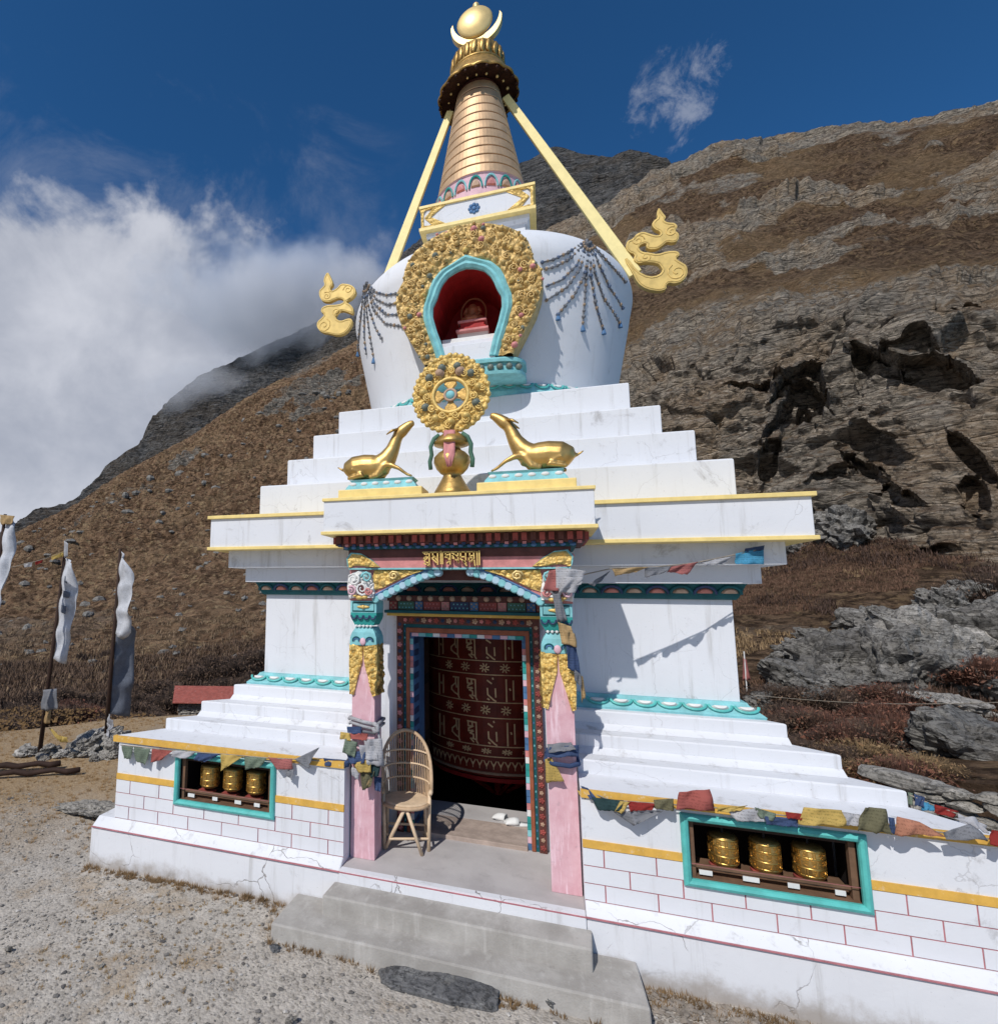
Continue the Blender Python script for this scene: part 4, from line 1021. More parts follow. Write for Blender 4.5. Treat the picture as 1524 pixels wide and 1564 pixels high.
# gilded cloud scrolls
def smooth_closed(p, it=2):
    p = np.array(p, float)
    for _ in range(it):
        q = np.roll(p, -1, 0); a = .75 * p + .25 * q; c = .25 * p + .75 * q
        p = np.stack([a, c], 1).reshape(-1, p.shape[1])
    return p
def scroll(poly, y0, y1):
    from mathutils.geometry import tessellate_polygon
    p = smooth_closed(poly, 1); n = len(p); m = MB()
    tri = tessellate_polygon([[Vector((x, z, 0)) for x, z in p]])
    c = p.mean(0)
    m.add([(x, y0, z) for x, z in p] + [(x, y1, z) for x, z in p], [tuple(t) for t in tri] + [tuple(i + n for i in t[::-1]) for t in tri] + [(i, (i + 1) % n, n + (i + 1) % n, n + i) for i in range(n)])
    return m
SCR = [[(2.359, 0.0, 7.811), (2.4, 0.0, 7.712), (2.439, 0.0, 7.644), (2.405, 0.0, 7.609), (2.445, 0.0, 7.563), (2.534, 0.0, 7.537), (2.565, 0.0, 7.478), (2.527, 0.0, 7.427), (2.577, 0.0, 7.368), (2.558, 0.0, 7.275), (2.491, 0.0, 7.257), (2.429, 0.0, 7.292), (2.373, 0.0, 7.246), (2.306, 0.0, 7.207), (2.21, 0.0, 7.221), (2.169, 0.0, 7.268), (2.188, 0.0, 7.311), (2.145, 0.0, 7.326), (2.077, 0.0, 7.288), (2.111, 0.0, 7.208), (2.207, 0.0, 7.175), (2.307, 0.0, 7.129), (2.416, 0.0, 7.153), (2.541, 0.0, 7.133), (2.569, 0.0, 7.07), (2.509, 0.0, 7.031), (2.568, 0.0, 6.968), (2.637, 0.0, 6.903), (2.637, 0.0, 6.776), (2.572, 0.0, 6.693), (2.477, 0.0, 6.676), (2.416, 0.0, 6.706), (2.377, 0.0, 6.672), (2.385, 0.0, 6.62), (2.299, 0.0, 6.6), (2.147, 0.0, 6.656), (2.044, 0.0, 6.761), (1.987, 0.0, 6.935), (1.898, 0.0, 7.139), (1.941, 0.0, 7.157), (2.058, 0.0, 6.931), (2.188, 0.0, 6.828), (2.296, 0.0, 6.828), (2.352, 0.0, 6.888), (2.339, 0.0, 6.935), (2.301, 0.0, 7.007), (2.168, 0.0, 7.046), (2.054, 0.0, 7.049), (2.008, 0.0, 7.117), (2.039, 0.0, 7.183), (1.953, 0.0, 7.24), (1.924, 0.0, 7.319), (1.95, 0.0, 7.4), (2.023, 0.0, 7.418), (2.071, 0.0, 7.481), (2.154, 0.0, 7.496), (2.228, 0.0, 7.447), (2.296, 0.0, 7.406), (2.355, 0.0, 7.4), (2.353, 0.0, 7.453), (2.29, 0.0, 7.499), (2.254, 0.0, 7.573), (2.292, 0.0, 7.631), (2.337, 0.0, 7.653), (2.325, 0.0, 7.729)]]
def scroll_part(pl):
    o = part('cloud_scroll', scroll([(q[0], q[2]) for q in pl], -.05, .03), M['pale_gold'], bevel=.008)
    p = smooth_closed([(q[0], q[2]) for q in pl], 1); nx = np.roll(p, -1, 0) - np.roll(p, 1, 0); nn = np.stack([-nx[:, 1], nx[:, 0]], 1); nn /= np.linalg.norm(nn, axis=1, keepdims=True) + 1e-9
    ar = np.sum(p[:, 0] * np.roll(p[:, 1], -1) - np.roll(p[:, 0], -1) * p[:, 1]); q = p + nn * (1 if ar > 0 else -1) * .022
    MB().tube([(x, -.050, z) for x, z in q], .008, 5, closed=True).build('raised_edge', M['pale_gold'], o, smooth=True)
def swirls(cs, e):
    for i, (x, _, z) in enumerate(cs):
        r0 = (.085, .075, .12, .08)[i]
        m = MB(); m.tube([(x + e * r0 * (1 - k / 18) * math.cos(k * .62 + i), -.052, z + r0 * (1 - k / 18) * math.sin(k * .62 + i)) for k in range(16)], .007, 5); m.build('engraved_swirl', M['gold_carve'], ST, smooth=True)
scroll_part(SCR[0]); swirls([(2.077, 0.0, 7.377), (2.484, 0.0, 7.42), (2.516, 0.0, 6.834), (2.16, 0.0, 7.121)], 1); swirls([(-2.105, 0.0, 7.418), (-2.471, 0.0, 7.369), (-2.511, 0.0, 6.865), (-2.304, 0.0, 7.069)], -1)
SCL = [[(-2.469, 0.0, 7.809), (-2.401, 0.0, 7.67), (-2.362, 0.0, 7.555), (-2.418, 0.0, 7.505), (-2.398, 0.0, 7.436), (-2.296, 0.0, 7.474), (-2.232, 0.0, 7.546), (-2.104, 0.0, 7.513), (-2.003, 0.0, 7.449), (-1.966, 0.0, 7.346), (-2.029, 0.0, 7.266), (-2.101, 0.0, 7.233), (-2.146, 0.0, 7.209), (-2.055, 0.0, 7.147), (-2.009, 0.0, 7.067), (-2.026, 0.0, 6.979), (-2.117, 0.0, 7.04), (-2.236, 0.0, 7.087), (-2.309, 0.0, 7.034), (-2.317, 0.0, 6.963), (-2.234, 0.0, 6.895), (-2.098, 0.0, 6.928), (-2.026, 0.0, 6.898), (-2.043, 0.0, 6.793), (-2.141, 0.0, 6.682), (-2.277, 0.0, 6.657), (-2.415, 0.0, 6.714), (-2.565, 0.0, 6.759), (-2.642, 0.0, 6.862), (-2.634, 0.0, 6.953), (-2.56, 0.0, 7.001), (-2.504, 0.0, 7.057), (-2.58, 0.0, 7.115), (-2.553, 0.0, 7.194), (-2.441, 0.0, 7.213), (-2.302, 0.0, 7.189), (-2.192, 0.0, 7.198), (-2.174, 0.0, 7.25), (-2.257, 0.0, 7.301), (-2.34, 0.0, 7.288), (-2.423, 0.0, 7.256), (-2.545, 0.0, 7.286), (-2.604, 0.0, 7.38), (-2.615, 0.0, 7.484), (-2.55, 0.0, 7.538), (-2.512, 0.0, 7.569), (-2.542, 0.0, 7.668)]]
scroll_part(SCL[0])

# ------------------------------------------------------------------ porch
b = MB(); b.box(-1.11, 1.11, -3.428, -2.2, 3.10, 3.395); pr = part('porch_roof', b, M['white'], bevel=.005)
b = MB(); b.box(-1.128, 1.128, -3.448, -2.2, 3.088, 3.118); part('ochre_trim', b, M['pale_yellow'], pr, bevel=.004)
b = MB(); b.box(-1.122, 1.122, -3.444, -2.2, 3.388, 3.416); part('ochre_trim', b, M['pale_yellow'], pr, bevel=.004)
b = MB(); b.box(-1.04, 1.04, -3.300, -2.25, 3.0, 3.09); so_ = part('porch_soffit', b, M['maroon'])
unit = proto_mesh(MB().box(-.5, .5, -.5, .5, -.5, .5), 'dentil', M['red'])
for k in range(30):
    x = -1.0 + k * 2.0 / 29
    inst('dentil', unit, so_, (x, -3.305, 3.048), scale=(.042, .05, .062), mat=M['red'] if k % 3 else M['maroon'])
    inst('dentil', unit, so_, (x, -3.290, 3.0), scale=(.03, .045, .02), mat=M['rose'] if k % 2 else M['navy'])
for k in range(16):
    for s in (-1, 1):
        inst('dentil', unit, so_, (s * 1.045, -3.26 + k * .065, 3.048), scale=(.05, .042, .062), mat=M['red'])
b = MB(); b.box(-.975, .975, -3.270, -2.3, 2.966, 3.002); tb = part('bead_course', b, M['dark_teal'])
for k in range(27): inst('bead', bead_me, tb, (-.95 + k * 1.9 / 26, -3.270, 2.984), scale=(.024, .02, .016), mat=M['blue'])
b = MB(); b.box(-.935, .935, -3.245, -3.0, 2.895, 2.968); part('dark_plank', b, M['maroon'], bevel=.004)
b = MB(); b.box(-.925, .925, -3.235, -2.99, 2.80, 2.8955); bm_ = part('beam', b, M['rose'], bevel=.004)
part('turquoise_fillet', MB().box(-.93, .93, -3.247, -3.0, 2.789, 2.803), M['turq'], bm_)
part('dark_plank', MB().box(-.685, .685, -3.06, -3.0, 2.70, 2.79), M['maroon'])
for s in (-1, 1):
    o = [(s * .93, 2.81), (s * .94, 2.88), (s * .90, 2.93), (s * .80, 2.92), (s * .70, 2.86), (s * .64, 2.81)]
    i_ = [(s * .90, 2.81), (s * .90, 2.82), (s * .87, 2.825), (s * .83, 2.825), (s * .79, 2.82), (s * .75, 2.81)]
    part('end_scroll', relief_ring(o, i_, 50, 8, -3.245, .02, .035, 22, False, 5.0), M['gold_carve'], bm_)
    o2 = [(x * 1.0 + s * .012, z + .012) for x, z in o]
    part('scroll_edge', relief_ring(o2, o, 50, 4, -3.25, .02, .012, 20, False, 5.0), M['turq'], bm_)
# lettering: gilt characters hung from a head bar
def stroke(m, pts, w, y0, y1, wrap=None):
    for (x0, z0), (x1, z1) in zip(pts[:-1], pts[1:]):
        d = math.hypot(x1 - x0, z1 - z0) or 1e-6; nx, nz = -(z1 - z0) / d * w / 2, (x1 - x0) / d * w / 2
        ex, ez = (x1 - x0) / d * w * .3, (z1 - z0) / d * w * .3
        q = [(x0 + nx - ex, z0 + nz - ez), (x1 + nx + ex, z1 + nz + ez), (x1 - nx + ex, z1 - nz + ez), (x0 - nx - ex, z0 - nz - ez)]
        if wrap: m.loft([[wrap(u, v, y0) for u, v in q], [wrap(u, v, y1) for u, v in q]])
        else: m.prism_y(q, y0, y1)
SIGN = [  # strokes of each character in a unit square (x right, z up)
 [[(0, 1), (1, 1)], [(.85, 1), (.85, -.1)], [(.1, .95), (.45, .8), (.75, .95)], [(.8, .6), (.3, .62), (.1, .42), (.4, .2), (.8, .12)], [(.15, .1), (.55, -.02), (.85, -.1)], [(.3, .42), (.6, .5)]],
 [[(0, 1), (1, 1)], [(.88, 1), (.88, .0)], [(.2, .95), (.2, .72), (.55, .62)], [(.1, .5), (.7, .16)], [(.1, .55), (.5, .6), (.75, .35)]],
 [[(.35, 1.08), (.35, .05)], [(.75, 1.0), (.75, .05)]],
 [[(0, 1), (1, 1)], [(.88, 1), (.88, .02)], [(.2, .98), (.25, .75), (.7, .8)], [(.15, .6), (.6, .55), (.8, .3), (.4, .1)]],
 [[(0, 1), (1, 1)], [(.9, 1), (.9, .15)], [(.1, .9), (.5, .78), (.9, .62)], [(.1, .52), (.45, .42), (.8, .3), (.95, .15)], [(.1, .7), (.3, .55)]],
 [[(0, 1), (1, 1)], [(.15, 1), (.15, .6), (.8, .6)], [(.85, 1), (.85, .3), (.55, .2), (.9, .1)], [(.1, .45), (.5, .3), (.95, -.1)]],
 [[(0, 1), (1, 1)], [(.3, .95), (.3, .65), (.7, .7)], [(.2, .5), (.15, .3), (.5, .2), (.7, .45), (.4, .55)], [(.85, 1), (.9, .4), (1.0, -.12)]],
 [[(.3, 1), (.3, -.05)], [(.75, 1.05), (.75, -.05)]],
]
x = -.248
lt = part('inscription', MB().box(-.25, .225, -3.262, -3.25, 2.926, 2.934), M['gold_carve'])
for k, g in enumerate(SIGN):
    w = (.074, .068, .04, .064, .066, .066, .066, .045)[k]
    m = MB()
    for st_ in g: stroke(m, [(x + u * w * .9, 2.828 + v * .104) for u, v in st_], .0105, -3.288, -3.262)
    m.build('letter', M['gold_carve'], lt); x += w
# brackets, dragon heads, columns
M['blue_white'] = paint('pale_blue_paint', lin(176, 206, 222), .2)
for s in (-1, 1):
    ax = [(.14, 2.789), (.14, 2.768), (.20, 2.756), (.27, 2.735), (.34, 2.705), (.41, 2.672), (.48, 2.638), (.55, 2.604), (.62, 2.568), (.69, 2.532)]
    poly = [(s * x, z) for x, z in ax] + [(s * .70, 2.514), (s * .935, 2.514), (s * .935, 2.789)]
    br = part('bracket', MB().prism_y(poly, -3.20, -3.06), M['rose'], bevel=.003)
    A = resample([(s * x, z) for x, z in ax[1:]], 12)
    for i, (x, z) in enumerate(A):
        m = MB(); m.lathe([(.001, -.05), (.028, -.05), (.036, -.04), (.036, .05), (.001, .055)], 12); m.v = [(p, r_, q) for p, q, r_ in m.v]
        o = m.build('scallop', M['turq'] if i % 2 else M['blue_white'], br, smooth=False); o.location = (x, -3.165, z - .004)
    m = MB(); m.tube([(x, -3.206, z + .034) for x, z in A], .011, 6); m.build('blue_edge', M['blue'], br)
    o_ = [(s * .70, 2.783), (s * .6, 2.783), (s * .5, 2.783), (s * .4, 2.783), (s * .28, 2.783)]
    i_ = [(s * .72, 2.60), (s * .62, 2.63), (s * .52, 2.68), (s * .40, 2.735), (s * .26, 2.775)]
    gc = part('gilt_scrollwork', relief_ring(o_, i_, 90, 22, -3.205, .01, .035, 20, False, 1.0 + s), M['gold_carve'], br)
    m = MB(); m.tube([(s * .52 + .05 * (1 - t / 14) * math.cos(t * .9), -3.235, 2.735 + .042 * (1 - t / 14) * math.sin(t * .9)) for t in range(13)], .011, 6); m.build('spiral', M['gold_bright'], br, smooth=True)
    # dragon head carving on the column
    dg = part('dragon_carving', relief_ring([(s * .70, 2.54), (s * .695, 2.65), (s * .73, 2.76), (s * .84, 2.785), (s * .945, 2.74), (s * .955, 2.63), (s * .935, 2.53)],
                                         [(s * .79, 2.54), (s * .79, 2.60), (s * .81, 2.66), (s * .83, 2.68), (s * .85, 2.66), (s * .86, 2.60), (s * .85, 2.54)], 70, 16, -3.208, .02, .05, 16, False, 8.0), M['petal_white'], br)
    for (cx, cz, r0, mt, ph) in ((.76, 2.72, .05, 'turq', 0), (.88, 2.70, .055, 'petal_white', 2), (.80, 2.62, .06, 'petal_white', 4), (.90, 2.60, .045, 'pinkw', 1), (.745, 2.60, .035, 'rose', 3)):
        m = MB(); m.tube([(s * cx + s * r0 * (1 - t / 16) * math.cos(t * .75 + ph), -3.255 - .0015 * t, cz + r0 * (1 - t / 16) * math.sin(t * .75 + ph)) for t in range(14)], [.012 - .0005 * t for t in range(14)], 6)
        m.build('curl', M[mt], dg, smooth=True)
    for q in ((.78, 2.545, .03), (.83, 2.54, .035), (.87, 2.555, .022)):
        MB().ball((s * q[0], -3.24, q[1]), (q[2], .03, q[2] * .6), 10, 6).build('gilt_jaw', M['gold_carve'], dg, smooth=True)
    MB().ball((s * .945, -3.23, 2.895), .016, 8, 6).build('end_bead', M['rose'], dg, smooth=True)
    # column
    cx = .807
    q = lambda hw, z, f=0.0: [(s * cx - hw, -3.185 - f, z), (s * cx + hw, -3.185 - f, z), (s * cx + hw, -2.975, z), (s * cx - hw, -2.975, z)]
    co = part('column', MB().loft([q(.108, .353), q(.104, 1.2), q(.106, 2.2)]), M['pink'], bevel=.004)
    cp = MB().loft([q(.122, 2.405, .012), q(.122, 2.513, .012)]).build('capital', M['turq'], co, bevel=.004)
    MB().loft([q(.085, 2.296, -.01), q(.112, 2.345, .0), q(.121, 2.372, .01), q(.121, 2.405, .01)]).build('capital_lotus', M['teal'], co)
    for k in range(4):
        m = MB(); m.tube([(s * cx - .088 + .0585 * k + .026 * math.cos(a), -3.198, 2.385 + .034 * math.sin(a)) for a in np.linspace(math.pi, 2 * math.pi, 9)], .007, 5); m.build('lotus_rim', M['navy'], co)
    m = MB(); m.tube([(s * cx - .10, -3.20, 2.422), (s * cx + .10, -3.20, 2.422), (s * cx + .10, -3.20, 2.496), (s * cx - .10, -3.20, 2.496)], .006, 4, closed=True); m.build('panel_rim', M['dark_teal'], co)
    m = MB(); m.ball((s * cx, -3.20, 2.459), (.062, .012, .014), 12, 6); m.ball((s * cx, -3.203, 2.459), (.02, .018, .02), 8, 6); m.build('gilt_bar', M['gold_carve'], co, smooth=True)
    for k in range(5): inst('bead', bead_me, co, (s * cx - .068 + k * .034, -3.187, 2.289), scale=.0125, mat=M['petal_white'])
    MB().loft([q(.082, 2.278, -.012), q(.088, 2.262, .0), q(.106, 2.235, .012), q(.122, 2.19, .018), q(.126, 2.12, .018)][::-1]).build('shoulder', M['turq'], co, bevel=.006)
    for dx in (-.062, .062):
        for t_ in (0, 1):
            m = MB(); m.tube([(s * cx + dx + (.034 - .012 * t_) * math.cos(a), -3.207, 2.165 + (.03 - .012 * t_) * math.sin(a)) for a in np.linspace(-.3, math.pi + .3, 10)], .006, 5); m.build('painted_leaf', M['blue' if t_ else 'dark_teal'], co)
    m = MB(); m.ball((s * cx, -3.206, 2.155), (.03, .014, .034), 10, 8); m.build('painted_heart', M['pinkw'], co, smooth=True)
    for e in (-1, 1):
        o_ = [(s * cx + e * .128, 2.135), (s * cx + e * .131, 2.0), (s * cx + e * .128, 1.85), (s * cx + e * .120, 1.70)]
        i_ = [(s * cx + e * .002, 2.115), (s * cx + e * .008, 1.985), (s * cx + e * .048, 1.84), (s * cx + e * .085, 1.69)]
        relief_ring(o_, i_, 60, 14, -3.192, .05, .042, 24, False, 2.0 + e + s).build('gilt_leafwork', M['gold_carve'], co)
    # gilding returned on the side that faces the doorway
    m = relief_ring([(-3.19, 2.135), (-3.19, 1.70)], [(-2.98, 2.135), (-2.98, 1.70)], 40, 14, 0, .01, .03, 22, False, 6.0)
    m.v = [(s * (cx - .118) + s * y * 1.0, x, z) for x, y, z in m.v]; m.build('gilt_leafwork', M['gold_dark'], co)

# porch back wall with the doorway
arch = [(-NW, .34), (-.64, .34), (-.64, 2.335), (.64, 2.335), (.64, .34), (NW, .34), (NW, 2.553), (-NW, 2.553)]
part('porch_wall', MB().prism_y(arch, -2.48, -2.08), M['white'])
def hoop(h0, h1, zt0, zt1, yf, yb, zb=.357):
    return MB().prism_y([(-h0, zb), (-h1, zb), (-h1, zt1), (h1, zt1), (h1, zb), (h0, zb), (h0, zt0), (-h0, zt0)], yf, yb)
df = part('door_frame', hoop(.668, .605, 2.362, 2.285, -2.55, -2.10), M['maroon'])
hoop(.606, .575, 2.286, 2.248, -2.53, -2.10).build('teal_strip', M['dark_teal'], df)
hoop(.576, .541, 2.249, 2.203, -2.545, -2.10).build('brown_strip', M['brown'], df, bevel=.006)
hoop(.542, .508, 2.204, 2.162, -2.515, -2.02).build('mosaic_strip', M['blue'], df)
ros = MB()
for k in range(5): ros.ball((.6 * math.cos(k * 1.2566), 0, .6 * math.sin(k * 1.2566)), (.42, .3, .42), 6, 4)
ros.ball((0, -.15, 0), (.35, .3, .35), 6, 4)
ros_me = proto_mesh(ros, 'flower', M['rose'], smooth=True)
rc_ = (M['rose'], M['red'], M['navy'], M['petal_tan'])
n = 30
for k in range(n):
    z = .40 + k * (2.28 - .40) / (n - 1)
    for s in (-1, 1):
        inst('flower', ros_me, df, (s * .637, -2.553, z), scale=.019 if k % 2 else .026, mat=rc_[(k * 2 + (s > 0)) % 4])
        inst('leaf_spot', ros_me, df, (s * .590, -2.532, z), scale=(.007, .008, .012), mat=M['turq'] if k % 2 else M['blue'])
for k in range(20):
    x = -.58 + k * 1.16 / 19
    inst('flower', ros_me, df, (x, -2.553, 2.324), scale=.028 if k % 2 else .020, mat=rc_[k % 4])
mb_ = [M['turq'], M['pinkw'], M['blue'], M['rose'], M['petal_white'], M['teal']]
for k in range(32):
    z = .385 + k * .0558
    for s in (-1, 1):
        inst('mosaic_block', unit, df, (s * .525, -2.518, z), scale=(.031, .014, .0525), mat=mb_[(k * 5 + (s > 0) * 2 + k // 4) % 6])
        if s < 0: inst('mosaic_block', unit, df, (-.507, -2.40, z), scale=(.008, .2, .0525), mat=M['navy'] if k % 2 else M['blue'])
for k in range(15):
    inst('mosaic_block', unit, df, (-.49 + k * .07, -2.518, 2.183), scale=(.066, .014, .032), mat=mb_[(k * 5 + 1) % 6])
ln = part('lintel', MB().box(-.745, .745, -2.62, -2.1, 2.508, 2.56), M['maroon'])
for k in range(13):
    m = MB(); m.lathe([(.001, .016), (.014, .016), (.022, .008), (.027, 0), (.001, -.01)], 16); m.v = [(x, -z, y) for x, y, z in m.v]
    o = m.build('roundel', M['petal_tan'], ln, smooth=True); o.location = (-.63 + k * .105, -2.622, 2.534)
MB().box(-.735, .735, -2.59, -2.1, 2.418, 2.509).build('panel_ground', M['maroon'], ln)
x = -.73
for k, (w, c) in enumerate(((.085, 'red'), (.17, 'green'), (.085, 'blue'), (.17, 'red'), (.085, 'rose'), (.185, 'navy'), (.085, 'blue'), (.17, 'red'), (.085, 'rose'), (.17, 'green'), (.085, 'blue'), (.08, 'red'))):
    inst('painted_panel', unit, ln, (x + w / 2, -2.594, 2.464), scale=(w - .012, .018, .078), mat=M[c])
    if w < .1:
        for dx, dz in ((0, 0), (.022, .022), (-.022, .022), (.022, -.022), (-.022, -.022)):
            inst('lattice_dot', ros_me, ln, (x + w / 2 + dx, -2.604, 2.464 + dz), scale=.0095, mat=M['petal_tan'])
    else:
        for i in range(9):
            inst('lattice_dot', ros_me, ln, (x + .02 + (w - .04) * i / 8, -2.604, 2.464 + (.018 if i % 2 else -.018)), scale=.008, mat=M['rose'] if c == 'red' else M['turq'])
    x += w
MB().box(-.765, .765, -2.665, -2.1, 2.392, 2.42).build('shelf', M['dark_teal'], ln, bevel=.004)
MB().box(-.745, .745, -2.64, -2.1, 2.364, 2.392).build('shelf_bead', M['yellow'], ln, bevel=.004)
part('threshold', MB().box(-.508, .508, -2.555, -2.1, .35, .392), paint('worn_timber', lin(182, 164, 152), .3, .8), bevel=.006)
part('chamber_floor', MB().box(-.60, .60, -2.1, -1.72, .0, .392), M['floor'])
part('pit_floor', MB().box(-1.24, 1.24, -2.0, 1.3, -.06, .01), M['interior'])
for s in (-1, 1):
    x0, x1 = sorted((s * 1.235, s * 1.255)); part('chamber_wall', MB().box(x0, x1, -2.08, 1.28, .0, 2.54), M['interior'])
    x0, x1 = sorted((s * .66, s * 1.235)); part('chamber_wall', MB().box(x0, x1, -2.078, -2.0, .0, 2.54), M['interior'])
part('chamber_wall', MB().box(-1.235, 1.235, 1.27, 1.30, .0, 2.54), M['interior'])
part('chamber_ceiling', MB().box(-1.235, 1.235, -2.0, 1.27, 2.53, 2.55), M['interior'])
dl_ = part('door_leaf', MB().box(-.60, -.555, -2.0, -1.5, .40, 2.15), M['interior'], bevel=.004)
for z0, z1 in ((.5, 1.0), (1.1, 1.6), (1.7, 2.08)):
    MB().box(-.556, -.547, -1.96, -1.56, z0, z1).build('door_panel', M['dark_wood'], dl_, bevel=.004)

# ------------------------------------------------------------------ concrete steps
stp = thing('concrete_steps', 'two broad grey concrete steps rising to the white plinth below the doorway', 'steps', (0, -3.66, 0))
b = MB(); b.loft([[(-1.285, -3.438, -.25), (1.235, -3.438, -.25), (1.262, -3.905, -.25), (-1.30, -3.90, -.25)], [(-1.285, -3.438, .122), (1.228, -3.438, .122), (1.245, -3.895, .118), (-1.30, -3.893, .118)]])
b.build('step', M['concrete'], stp, bevel=.012)
b = MB(); b.loft([[(-.962, -3.44, .10), (.958, -3.44, .10), (.944, -3.672, .10), (-.982, -3.668, .10)], [(-.958, -3.44, .268), (.958, -3.44, .268), (.944, -3.668, .262), (-.978, -3.665, .262)]])
b.build('step', M['concrete'], stp, bevel=.012)

# ------------------------------------------------------------------ prayer wheels in the windows
def prayer_wheel(x, z0, label, grp):
    t = thing('prayer_drum', label, 'prayer wheel', (x, -3.15, z0), grp)
    m = MB(); m.lathe([(.02, z0), (.075, z0 + .004), (.088, z0 + .02), (.088, z0 + .19), (.08, z0 + .205), (.02, z0 + .21)], 32, (x, -3.15, 0)); m.build('drum', M['gold_dark'], t, smooth=True)
    for z in (.028, .075, .14, .185):
        m = MB(); m.lathe([(.088, z0 + z - .006), (.094, z0 + z), (.088, z0 + z + .006)], 32, (x, -3.15, 0), caps=False); m.build('band', M['gold'], t, smooth=True)
    for k in range(12):
        a = k * math.pi / 6
        for zz_ in (.05, .108, .163):
            m = MB()
            for st_ in SIGN[(k + int(zz_ * 100)) % 7][:4]:
                stroke(m, [((u - .5) * .034, zz_ + (v - .5) * .04) for u, v in st_], .006, 0, .005, wrap=lambda u, v, d, a=a: (x + (.087 + d) * math.sin(a + u / .088), -3.15 - (.087 + d) * math.cos(a + u / .088), z0 + v))
            if k in (0, 1, 2, 9, 10, 11, 3): m.build('letter', M['gold'], t)
    return t
names = ['nearest the doorway', 'in the middle', 'farthest from the doorway']
for s, wd, z0 in ((1, 'window under the longer string of flags', .715), (-1, 'window on the boulder-flagpole side', .745)):
    for k in range(3):
        prayer_wheel(s * (1.852 + .25 * k) if s > 0 else -(1.848 + .246 * k), z0,
                     f'small gilt prayer wheel {names[k]}, in the teal window ' + ('on the cliff side' if s > 0 else 'on the flagpole side'), 'prayer wheels in the teal windows')

# ------------------------------------------------------------------ great prayer wheel in the chamber
gw = thing('great_prayer_drum', 'huge dark red prayer wheel with gold script standing in the dark doorway', 'prayer wheel', (.06, -.12, .02))
GX, GY, GR_ = .06, -.12, .90
zr0 = (0.058,-1.020,0.489)[2]
MB().lathe([(.3, zr0 - .03), (.86, zr0 - .02), (GR_, zr0), (GR_, 2.40), (.3, 2.45)], 72, (GX, GY, 0)).build('drum', M['wheel_red'], gw, smooth=False)
wrapg = lambda u, v, d: (GX + (GR_ + d) * math.sin(u / GR_), GY - (GR_ + d) * math.cos(u / GR_), v)
zr = [(0.059,-1.020,0.525)[2], (0.064,-1.020,0.707)[2], (0.066,-1.020,0.823)[2], (0.074,-1.020,1.140)[2], (0.078,-1.020,1.318)[2], (0.086,-1.020,1.632)[2], (0.089,-1.020,1.791)[2]]
for k, z in enumerate(zr):
    MB().lathe([(GR_, z - .006), (GR_ + .006, z - .005), (GR_ + .006, z + .005), (GR_, z + .006)], 72, (GX, GY, 0), caps=False).build('gold_line', M['wheel_gold'], gw)
MB().lathe([(GR_, zr[0] - .02), (GR_ + .012, zr[0] - .018), (GR_ + .012, zr[0] + .004), (GR_, zr[0] + .008)], 72, (GX, GY, 0), caps=False).build('pale_rim', M['petal_tan'], gw)
WG = [
 [[(.3, 1), (1, 1)], [(.92, 1), (.92, .1), (1.02, 0)], [(.62, .98), (.62, .72), (.12, .52), (.1, .36), (.5, .22), (.9, .14)], [(.62, .72), (.72, .5)]],
 [[(0, 1), (.9, .97)], [(.9, .97), (.92, .1), (1.05, 0)], [(.08, 1), (.08, .78), (.5, .76), (.5, 1)], [(.6, .78), (.12, .66), (.1, .54), (.55, .58)], [(.6, .55), (.25, .45), (.6, .40), (.62, .2)], [(.3, .2), (.62, .05)], [(.5, .22), (.8, .18)]],
 [[(.2, .98), (.6, .84)], [(.72, 1.1), (.76, 1.05)], [(.2, .6), (.22, .3), (.8, .05), (.98, .0)], [(.2, .1), (.35, .06)], [(.95, .6), (.98, .2)]],
 [[(.12, 1.05), (.12, .0)], [(.45, .62), (.5, .55)], [(.8, 1), (.8, .1)]],
]
for zb, zt in ((zr[2] + .015, zr[3] - .06), (zr[4] + .015, zr[5] - .06), (zr[6] + .02, zr[6] + .25), (zr[6] + .42, zr[6] + .64)):
    for k in range(7):
        m = MB(); u0 = -.72 + k * .225
        for st_ in WG[(k + 3) % 4]: stroke(m, [(u0 + u * .12, zb + v * (zt - zb)) for u, v in st_], .017, 0, .005, wrap=wrapg)
        m.build('letter', M['wheel_gold'], gw)
for zc, h in (((zr[3] + zr[4]) / 2, .05), ((zr[5] + zr[6]) / 2, .05), ((zr[1] + zr[2]) / 2, .03), (zr[6] + .33, .05)):
    for k in range(6):
        m = MB(); u0 = -.52 + k * .235
        for i in range(8):
            a = i * math.pi / 4
            stroke(m, [(u0 + .018 * math.cos(a), zc + h * .35 * math.sin(a)), (u0 + .055 * math.cos(a + .3), zc + h * math.sin(a + .3))], .013, 0, .005, wrap=wrapg)
        m.build('flower_motif', M['wheel_gold'], gw)
for k in range(22):
    u0 = -.85 + k * .08; z = (zr[0] + zr[1]) / 2; m = MB()
    stroke(m, [(u0 - .03, z + .04), (u0, z - .02), (u0 + .03, z + .04)], .012, 0, .005, wrap=wrapg); stroke(m, [(u0, z - .05), (u0, z + .01)], .008, 0, .005, wrap=wrapg)
    m.build('leaf_motif', M['wheel_gold'], gw)
m = MB(); m.lathe([(.8, zr0 - .075), (.87, zr0 - .075), (.87, zr0 - .03), (.8, zr0 - .03)], 60, (GX, GY, 0)); m.build('under_ring', M['deep_red'], gw)
